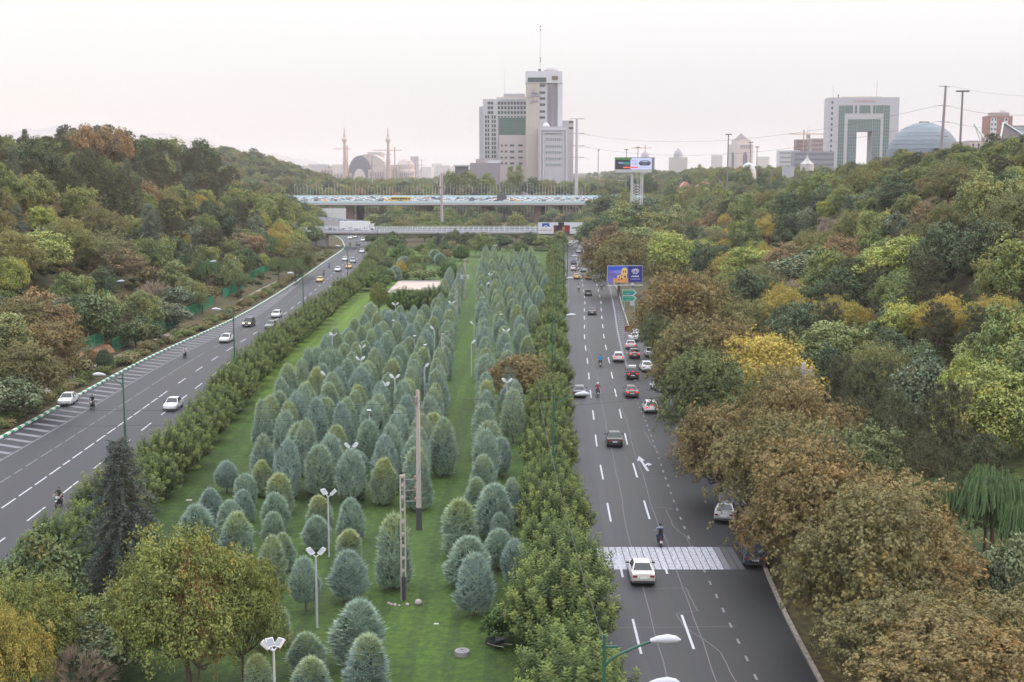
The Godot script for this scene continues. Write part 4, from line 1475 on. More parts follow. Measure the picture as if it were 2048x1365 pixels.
# a leafless bush of fine twigs
func make_bare(kind: String, n_shapes: int, h: float, w: float, bark: Material) -> void:
	for k in n_shapes:
		var f := Leaves.new()
		var tw := []
		for b in 3:
			var v := PackedVector3Array()
			for i in 22:
				blade(v, Vector3(0, rng.randf() * 0.5, 0), (Vector3.UP + rdir() * 0.55).normalized(), rng.randf_range(0.5, 0.95), 0.035)
			tw.append(cluster(v, TONES, 3))
		var s := Shape.new()
		for i in 8:
			var a := i * 2.4
			s.tube([Vector3(0, -0.2, 0), Vector3(cos(a) * w * 0.15, h * 0.4, sin(a) * w * 0.15), Vector3(cos(a) * w * 0.3, h * 0.75, sin(a) * w * 0.3)], [0.07, 0.05, 0.015], 4, false)
		for i in 170:
			var d := rdir()
			d.y = absf(d.y)
			var p := Vector3(d.x * w * 0.5, h * 0.3 + d.y * h * 0.6, d.z * w * 0.5) * rng.randf_range(0.6, 1.0)
			f.put(tw[rng.randi() % 3], Transform3D(aim(d + Vector3.UP * 0.6), p), [0, 1, 2][rng.randi() % 3])
		proto(kind, s.mesh(), bark, f.mesh())


func make_foliage() -> void:
	var bark := textured("bark", noise_tex("bark", 21, 0.04, 4, Color(0.28, 0.23, 0.2), Color(0.5, 0.44, 0.39), 128), 0.9, 0.95)
	var red_bark := textured("red_bark", noise_tex("red_bark", 22, 0.04, 4, Color(0.38, 0.27, 0.21), Color(0.6, 0.47, 0.38), 128), 0.9, 0.95)
	# junipers: flat fans of fine twigs, faces outwards
	var sprays := []
	for i in 4:
		var v := PackedVector3Array()
		for j in 11:
			var d := Vector3(rng.randf_range(-0.8, 0.8), 1, rng.randf_range(-0.1, 0.95)).normalized()
			var p := Vector3(rng.randf_range(-0.06, 0.06), rng.randf() * 0.16 - 0.1, rng.randf_range(-0.03, 0.05))
			var side := d.cross(Vector3(0, 0.3, 1) + rdir() * 0.45).normalized() * 0.034
			var l := rng.randf_range(0.25, 0.62)
			v.append_array([p - side, p + side, p + d * l])
		sprays.append(cluster(v, [Color(0.66, 0.73, 0.73), Color(0.84, 0.9, 0.87), Color(1.0, 1.0, 0.92), Color(0.38, 0.43, 0.38), Color(1.0, 0.95, 0.6)], 3, 0.36))
	for row in [[4.9, 2.7, 0.35, 1500, 0.7, 0.0], [5.3, 2.5, 0.3, 1500, 0.66, 0.5], [4.5, 2.6, 0.6, 1400, 0.8, 0.1], [5.0, 2.3, 0.3, 1400, 0.68, 0.9], [4.2, 2.5, 0.9, 1300, 0.9, 0.0]]:
		make_juniper("juniper", row[0], row[1], row[2], row[3], sprays, bark, row[4], row[5])
	# mulberries
	make_mulberry("mulberry", 4.6, 5.4, 120, 64, 0.25, red_bark)
	make_mulberry("mulberry", 4.2, 5.0, 104, 60, 0.26, red_bark)
	make_mulberry("mulberry", 4.9, 5.8, 132, 62, 0.26, red_bark)
	# plane trees
	var stars := []
	for i in 5:
		stars.append(star_cluster(15, Vector3(0.5, 0.34, 0.5), 0.19, TONES))
	make_broadleaf("plane", 4, 9.5, 9.0, stars, 2.7, bark, 17, 2)
	# locust and hill broadleaves of several habits
	var small := []
	var mid := []
	var big := []
	for i in 5:
		small.append(leafy_cluster(26, Vector3(0.48, 0.28, 0.48), 0.2, 0.11, TONES, 0.3))
		mid.append(leafy_cluster(22, Vector3(0.6, 0.42, 0.6), 0.34, 0.2, TONES, 0.2))
		big.append(leafy_cluster(20, Vector3(0.62, 0.5, 0.62), 0.42, 0.27, TONES, 0.1))
	make_broadleaf("locust", 3, 8.0, 8.5, small, 2.3, bark, 18, 3)
	make_broadleaf("broadleaf", 5, 8.5, 7.5, mid, 1.7, bark, 11, 2)
	make_broadleaf("round_tree", 3, 6.5, 6.5, big, 1.5, bark, 8, 1)
	make_broadleaf("slim_tree", 3, 8.5, 4.4, mid, 1.8, bark, 9)
	make_broadleaf("bush", 3, 2.6, 3.4, mid, 1.7, bark, 6, 1)
	for k in 2:
		var lobes := []
		for i in 8:
			lobes.append([Vector3(rng.randf_range(-0.25, 0.25), 1.6 + i * 1.25, rng.randf_range(-0.25, 0.25)), Vector3(1.25, 1.1, 1.25) * (1.0 - 0.09 * absf(i - 2.5))])
		var s := Shape.new()
		s.tube([Vector3(0, -0.4, 0), Vector3(0, 9, 0)], [0.2, 0.04], 6)
		proto("poplar", s.mesh(), bark, lobed_crown(mid, lobes, 1.9, 1.2))
	var tufts := []
	for i in 4:
		tufts.append(needle_cluster(34, 0.42, 0.055, TONES, 0.45, 0.35))
	make_pine("pine", 4, 9.5, 6.0, tufts, bark)
	var firs := []
	for i in 4:
		var v := PackedVector3Array()
		for j in 26:
			var y := rng.randf() * 0.55
			var d := Vector3(rng.randf_range(-1, 1), rng.randf_range(0.1, 0.8), rng.randf_range(-1, 1)).normalized()
			blade(v, Vector3(0, y, 0), d, rng.randf_range(0.13, 0.26), 0.045)
		firs.append(cluster(v, TONES, 3, 0.3))
	make_fir("spruce", 1, 12.0, 6.4, firs, bark, 0.5, 36, 8, [0, 1, 2, 3, 3], 0.05, 0.22)
	make_fir("cedar", 3, 9.0, 6.0, tufts, bark, 0.12, 20, 6, [0, 1, 2, 3], 0.08, 0.62)
	make_fir("cypress", 3, 8.0, 4.0, tufts, bark, -0.25, 22, 6, [0, 1, 2, 1], 0.1, 0.6)
	make_willow("willow", 2, 7.5, 7.5, bark)
	make_bare("bare", 2, 4.5, 4.5, mat(0.2, 0.16, 0.15, 0.9))


func plant(kind: String, shape: int, x: float, d: float, size: Vector3, leaf_mat: Material, called: String, label: String, category: String, group: String, turn := -1.0, lift := 0.0) -> Node3D:
	var key := "%s %d %d" % [kind, shape, leaf_mat.get_instance_id()]
	var at := Vector3(x, ground(x, d) + lift - 0.05, -d)
	var o: Node3D
	var p: Array = protos[kind][shape % protos[kind].size()]
	o = thing(called, label, category, at, rng.randf() * TAU if turn < 0 else turn, group)
	part("trunk", p[0], p[1], o)
	part("crown", p[2], leaf_mat, o)
	o.scale = size
	return o


func strip_left(d: float) -> float:
	return tab([[60, -7.3], [134, -7.2], [212, -9.0], [275, -10.5], [330, -11.5], [420, -13]], d)


func strip_right(d: float) -> float:
	return tab([[60, -3.6], [113, -3.9], [148, -4.4], [212, -6.1], [275, -8.0], [330, -9.2], [420, -10]], d)


var stands := []


func juniper(x: float, d: float, h: float, w: float, shape: int, tint: int, label: String) -> void:
	for q in stands:
		if q.distance_squared_to(Vector2(x, d)) < 4.4 and d > 110.0:
			return
	stands.append(Vector2(x, d))
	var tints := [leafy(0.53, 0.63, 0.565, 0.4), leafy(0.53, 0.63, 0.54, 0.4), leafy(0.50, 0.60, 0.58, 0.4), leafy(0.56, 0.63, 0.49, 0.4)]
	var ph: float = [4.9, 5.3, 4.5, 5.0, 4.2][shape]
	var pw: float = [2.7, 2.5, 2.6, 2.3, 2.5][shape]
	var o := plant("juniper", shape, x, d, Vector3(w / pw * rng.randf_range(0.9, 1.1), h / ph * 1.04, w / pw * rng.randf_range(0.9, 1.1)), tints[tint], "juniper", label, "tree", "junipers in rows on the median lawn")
	o.rotation.x = rng.randf_range(-0.06, 0.06)
	o.rotation.z = rng.randf_range(-0.06, 0.06)


func plant_junipers() -> void:
	# the front ones stand where they stand: x, d, height, width, shape, tint, how it looks
	for r in [
		[-26.0, 115.7, 2.80, 1.87, 4, 2, "lone juniper standing apart on the open lawn"],
		[-25.1, 105.5, 2.90, 2.03, 0, 2, "blue juniper behind the broad one at the lawn's edge"],
		[-24.4, 98.1, 3.30, 2.72, 0, 0, "broad blue-green juniper at the end of the outermost row"],
		[-23.1, 110.2, 2.90, 2.03, 2, 0, "juniper just beyond the lone one, outermost row"],
		[-22.4, 114.4, 3.20, 1.94, 3, 3, "pale-tipped juniper behind the outermost row's end"],
		[-22.3, 105.6, 2.70, 1.79, 0, 2, "small steel-blue juniper leaning out of the second row"],
		[-22.2, 100.3, 3.10, 2.31, 0, 0, "plump blue-green juniper beside the broad one"],
		[-20.6, 94.4, 3.70, 2.18, 3, 0, "tall feathery juniper in front of the plump one"],
		[-19.8, 108.2, 3.40, 2.16, 3, 3, "light green juniper behind the tall dense one"],
		[-19.1, 102.6, 3.20, 2.21, 0, 1, "tall dense grey-green juniper of the second row"],
		[-18.8, 99.1, 2.50, 1.83, 2, 1, "shorter juniper hugging the tall dense one"],
		[-16.7, 92.4, 2.80, 1.56, 1, 1, "narrow grey juniper behind the dark-based one"],
		[-16.8, 88.1, 3.70, 2.10, 1, 3, "green juniper with a dark bare base"],
		[-15.0, 97.3, 2.70, 2.02, 2, 0, "grey-blue juniper behind the two-headed floodlight"],
		[-15.8, 104.4, 2.50, 1.85, 3, 3, "light green juniper beside the leaning lamp"],
		[-31.5, 349.6, 3.90, 3.50, 0, 1, "slim juniper behind the pavilion mulberries"],
		[-32.8, 346.3, 3.30, 3.46, 2, 0, "bluish juniper by the paved path"],
		[-32.2, 387.4, 4.00, 4.47, 0, 0, "rounded juniper by the yellow-topped shrub"],
		[-24.6, 417.5, 4.30, 4.17, 1, 0, "left one of two junipers on the far lawn"],
		[-22.5, 408.4, 3.60, 4.08, 0, 0, "right one of two junipers on the far lawn"],
		[-13.7, 83.4, 3.50, 1.80, 4, 0, "oval juniper on a short stem beside the two-headed floodlight"],
		[-12.7, 100.1, 3.30, 2.23, 0, 0, "neat conical juniper right of the leaning lamp"],
		[-12.2, 94.2, 2.50, 1.96, 3, 3, "yellow-topped juniper behind the blue globe"],
		[-11.0, 85.3, 3.40, 2.43, 2, 2, "globe-shaped blue juniper near the front"],
		[-8.3, 88.1, 5.10, 2.30, 3, 1, "tall juniper behind the ladder pole"],
		[-9.2, 73.7, 3.90, 3.17, 0, 0, "very broad feathery juniper in the front row"],
		[-8.2, 69.5, 3.40, 2.14, 3, 2, "pointed juniper in front of the very broad one"],
		[-11.8, 72.4, 2.50, 1.95, 1, 1, "dark-sided juniper at the front of the park"],
		[-11.1, 68.6, 2.50, 1.95, 3, 0, "pale juniper cut by the bottom of the view"],
		[-14.0, 68.9, 2.50, 1.59, 3, 3, "juniper at the foot of the locust trees"],
		[-14.6, 77.2, 2.50, 1.84, 0, 3, "juniper half hidden by the locust trees"],
		[-8.1, 109.8, 5.30, 2.79, 1, 0, "large juniper behind the tall square pole"],
		[-2.5, 82.4, 4.00, 2.28, 2, 2, "dark globe juniper at the front of the row by the mulberries"],
		[-3.1, 88.7, 3.50, 2.87, 0, 1, "wide juniper behind the dark globe one"],
		[-3.9, 95.9, 4.30, 2.73, 3, 1, "tall pale-topped juniper edging the mown strip"],
		[-1.6, 100.8, 4.30, 2.95, 0, 0, "big round juniper in the second row from the mown strip"],
		[-3.1, 107.2, 3.40, 2.06, 1, 1, "juniper behind the big round one"],
		[0.0, 105.0, 3.80, 1.62, 1, 2, "dark slim juniper beside the mulberries"],
		[-1.1, 92.7, 2.90, 2.14, 2, 0, "blue juniper under the mulberry branches"],
		[-0.8, 99.1, 2.50, 1.68, 0, 0, "small juniper between the big round one and the mulberries"],
		[0.1, 87.0, 3.70, 1.74, 4, 2, "shaded juniper half under a mulberry"],
		[-6.7, 122.5, 5.50, 2.54, 1, 0, "solitary-looking conical juniper left of the mown strip"],
		[-8.0, 130.7, 4.40, 2.51, 3, 3, "brown-flecked juniper behind the conical one"],
		[-11.3, 111.5, 4.00, 2.14, 3, 3, "juniper behind the yellow-headed standard"],
		[-11.8, 117.9, 4.00, 2.54, 0, 0, "blue-green juniper halfway along the strip-side row"],
		[-14.2, 113.3, 2.70, 2.27, 3, 3, "yellow-tipped pair member beside the V-shaped lamp"],
		[-14.8, 120.9, 2.70, 2.33, 0, 0, "juniper at the foot of the V-shaped lamp"],
		[-17.5, 116.0, 3.30, 2.50, 3, 3, "pale yellow-tipped juniper in the third row"],
		[-20.5, 116.0, 4.00, 2.50, 0, 0, "juniper of the second row facing the open lawn"],
		[-20.8, 125.1, 4.50, 2.60, 1, 1, "tall juniper of the third row facing the lawn"],
		[-23.7, 120.9, 3.40, 2.33, 2, 0, "juniper on the lawn side, fifth from the lone one"],
		[-2.5, 113.3, 3.90, 2.27, 1, 0, "juniper in the strip-side row, near the bend"],
		[-1.2, 121.9, 3.70, 2.34, 2, 2, "dark juniper in the second row by the mulberries"],
		[-2.7, 133.1, 4.00, 2.66, 0, 1, "juniper in the strip-side row behind the bend"],
	]:
		juniper(r[0], r[1], r[2], r[3] * 0.78, r[4], r[5], r[6])
	# the rest stand in rows running away from the camera
	var row_names := ["outermost row beside the open lawn", "second row in from the open lawn", "third row in from the open lawn", "fourth row in from the open lawn", "fifth row in from the open lawn", "row one in from the mown strip", "row edging the mown strip"]
	for k in 7:
		var d := (132.0 if k == 0 else 110.0) + rng.randf() * 4
		var i := 0
		var last := 236.0 if k < 5 else 345.0
		while d < last:
			var x := lerpf(-25.6 - smoothstep(120.0, 165.0, d) * 1.6 + smoothstep(180.0, 225.0, d) * 2.0, strip_left(d) - 1.5, k / 6.0)
			if d > 236:
				x = strip_left(d) - 1.4 - (6 - k) * 3.0
			x += rng.randf_range(-0.22, 0.22)
			var look: String = ["blue-green", "grey-green", "steel-blue", "olive-tipped"][(i * 7 + k * 3) % 4]
			juniper(x, d, rng.randf_range(4.5, 5.6), rng.randf_range(1.65, 2.0), rng.randi() % 5 if rng.randf() < 0.5 else rng.randi() % 2, (i * 7 + k * 3) % 4, "%s juniper, %s from camera in the %s" % [look, ordinal(i), row_names[k]])
			i += 1
			d += d * 0.042 * rng.randf_range(0.8, 1.2)
	for k in 6:
		var d: float = [114.0, 112.0, 190.0, 200.0, 262.0, 300.0][k]
		var i := 0
		while d < 425:
			var x := strip_right(d) + 1.5 + k * 2.95 + rng.randf_range(-0.2, 0.2)
			if x < east_left(d) - 4.6:
				var look: String = ["steel-blue", "blue-green", "olive-tipped", "grey-green"][(i * 5 + k) % 4]
				juniper(x, d, rng.randf_range(4.5, 5.6), rng.randf_range(1.65, 2.0), rng.randi() % 4, [2, 0, 3, 1][(i * 5 + k) % 4], "%s juniper, %s along the %s row beyond the mown strip" % [look, ordinal(i), ordinal(k)])
			i += 1
			d += d * 0.046 * rng.randf_range(0.8, 1.2)


func plant_rows() -> void:
	var green := [leafy(0.14, 0.185, 0.075), leafy(0.125, 0.17, 0.07), leafy(0.155, 0.195, 0.08)]
	var d := 60.5
	var i := 0
	while d < 470:
		var x := east_left(d) + tab([[60, -0.5], [150, -0.9], [205, -1.5], [296, -2.7], [420, -2.8]], d) + rng.randf_range(-0.25, 0.25)
		var s := rng.randf_range(1.1, 1.28) * lerpf(1.2, 1.0, smoothstep(80.0, 120.0, d))
		plant("mulberry", i, x, d, Vector3(s, s * rng.randf_range(0.95, 1.1), s), green[i % 3], "mulberry_tree", "pollarded green mulberry, %s from the camera along the outbound road's median edge" % ordinal(i), "tree", "pollarded mulberries lining the outbound lanes")
		i += 1
		d += 7.6 if d < 110 else (8.0 if d < 200 else 9.0)
	d = 78.0
	i = 0
	while d < 500:
		var x := tab(EDGE_WEST, d) + tab([[70, 3.2], [120, 4.6], [165, 3.9], [200, 3.2], [250, 3.6], [350, 4.5], [500, 4.0]], d) + rng.randf_range(-0.25, 0.25)
		var s := rng.randf_range(1.08, 1.26)
		if absf(d - 84) > 2.5:
			plant("mulberry", i + 1, x, d, Vector3(s, s * rng.randf_range(0.95, 1.12), s), green[(i + 1) % 3], "mulberry_tree", "pollarded green mulberry, %s from the camera in the row beside the oncoming lanes" % ordinal(i), "tree", "pollarded mulberries lining the oncoming lanes")
		i += 1
		d += 6.0 if d < 240 else 7.5


const KINDS := {
	# name: [prototype, prototype height, prototype width, words, r, g, b, r2, g2, b2]
	"green": ["broadleaf", 8.5, 7.5, "mid-green broadleaf tree", 0.125, 0.155, 0.065, 0.145, 0.165, 0.075],
	"dark": ["broadleaf", 8.5, 7.5, "dark green dense tree", 0.075, 0.105, 0.062, 0.085, 0.11, 0.068],
	"olive": ["locust", 8.0, 8.5, "olive-green feathery tree", 0.175, 0.175, 0.078, 0.165, 0.16, 0.085],
	"lime": ["broadleaf", 8.5, 7.5, "bright yellow-green tree", 0.2, 0.225, 0.07, 0.185, 0.205, 0.075],
	"yellow": ["locust", 8.0, 8.5, "golden yellow autumn tree", 0.33, 0.26, 0.075, 0.29, 0.245, 0.075],
	"rust": ["broadleaf", 8.5, 7.5, "rust-brown autumn tree", 0.225, 0.155, 0.09, 0.2, 0.15, 0.095],
	"grey": ["round_tree", 6.5, 6.5, "grey-green olive-leaved tree", 0.13, 0.155, 0.10, 0.12, 0.145, 0.105],
	"round": ["round_tree", 6.5, 6.5, "round dark green tree", 0.095, 0.125, 0.065, 0.105, 0.135, 0.072],
	"slim": ["slim_tree", 8.5, 4.4, "slender pale green tree", 0.155, 0.175, 0.085, 0.165, 0.18, 0.09],
	"poplar": ["poplar", 11.0, 2.6, "columnar green poplar", 0.15, 0.18, 0.07, 0.19, 0.19, 0.07],
	"pine": ["pine", 9.5, 6.0, "dark needled pine", 0.105, 0.118, 0.07, 0.115, 0.112, 0.072],
	"cedar": ["cedar", 9.0, 6.0, "blue-grey tiered cedar", 0.125, 0.155, 0.135, 0.11, 0.14, 0.12],
	"cypress": ["cypress", 8.0, 4.0, "grey upright cypress", 0.135, 0.15, 0.115, 0.12, 0.145, 0.12],
	"willow": ["willow", 7.5, 7.5, "weeping willow", 0.085, 0.135, 0.065, 0.11, 0.14, 0.065],
	"bare": ["bare", 4.5, 4.5, "leafless mauve-grey bush", 0.30, 0.23, 0.21, 0.27, 0.22, 0.2],
	"bush": ["bush", 2.6, 3.4, "low spreading bush", 0.12, 0.15, 0.06, 0.17, 0.15, 0.08],
	"plane": ["plane", 9.5, 9.0, "brown-leaved plane tree", 0.195, 0.15, 0.075, 0.165, 0.15, 0.075],
	"planegold": ["plane", 9.5, 9.0, "plane tree with gold top leaves", 0.40, 0.315, 0.09, 0.3, 0.25, 0.08],
	"planegreen": ["plane", 9.5, 9.0, "half-green plane tree", 0.115, 0.14, 0.065, 0.11, 0.13, 0.065],
	"locust": ["locust", 8.0, 8.5, "yellow-green locust tree", 0.16, 0.18, 0.06, 0.15, 0.165, 0.06],
	"orange": ["locust", 8.0, 8.5, "orange-brown locust tree", 0.255, 0.165, 0.075, 0.24, 0.16, 0.08],
	"mulberry": ["mulberry", 4.6, 5.4, "fan-shaped mulberry", 0.125, 0.20, 0.065, 0.15, 0.2, 0.075],
	"spruce": ["spruce", 12.0, 6.4, "tall blue-grey spruce", 0.125, 0.15, 0.145, 0.125, 0.15, 0.145]}

var waiting := []     # trees whose labels are made once all are known: [kind, x, d, height, width, tone, given words]
var taken := {}       # coarse grid of what already stands where


func note(kind: String, x: float, d: float, h: float, w: float, tone := 0, words := "") -> void:
	waiting.append([kind, x, d, h, w, tone, words])
	var r := int(ceil(w / 2.0 / 2.0))
	var cx := int(floor(x / 2.0))
	var cd := int(floor(d / 2.0))
	for i in range(-r, r + 1):
		for j in range(-r, r + 1):
			if i * i + j * j <= r * r:
				taken[Vector2i(cx + i, cd + j)] = true


func free_at(x: float, d: float, w: float) -> bool:
	var r := int(floor(w * 0.33 / 2.0))
	for i in range(-r, r + 1):
		for j in range(-r, r + 1):
			if taken.has(Vector2i(int(floor(x / 2.0)) + i, int(floor(d / 2.0)) + j)):
				return false
	return true


func pick(table: Array) -> String:
	var total := 0.0
	for i in range(1, table.size(), 2):
		total += table[i]
	var r := rng.randf() * total
	for i in range(0, table.size(), 2):
		r -= table[i + 1]
		if r <= 0:
			return str(table[i])
	return str(table[0])


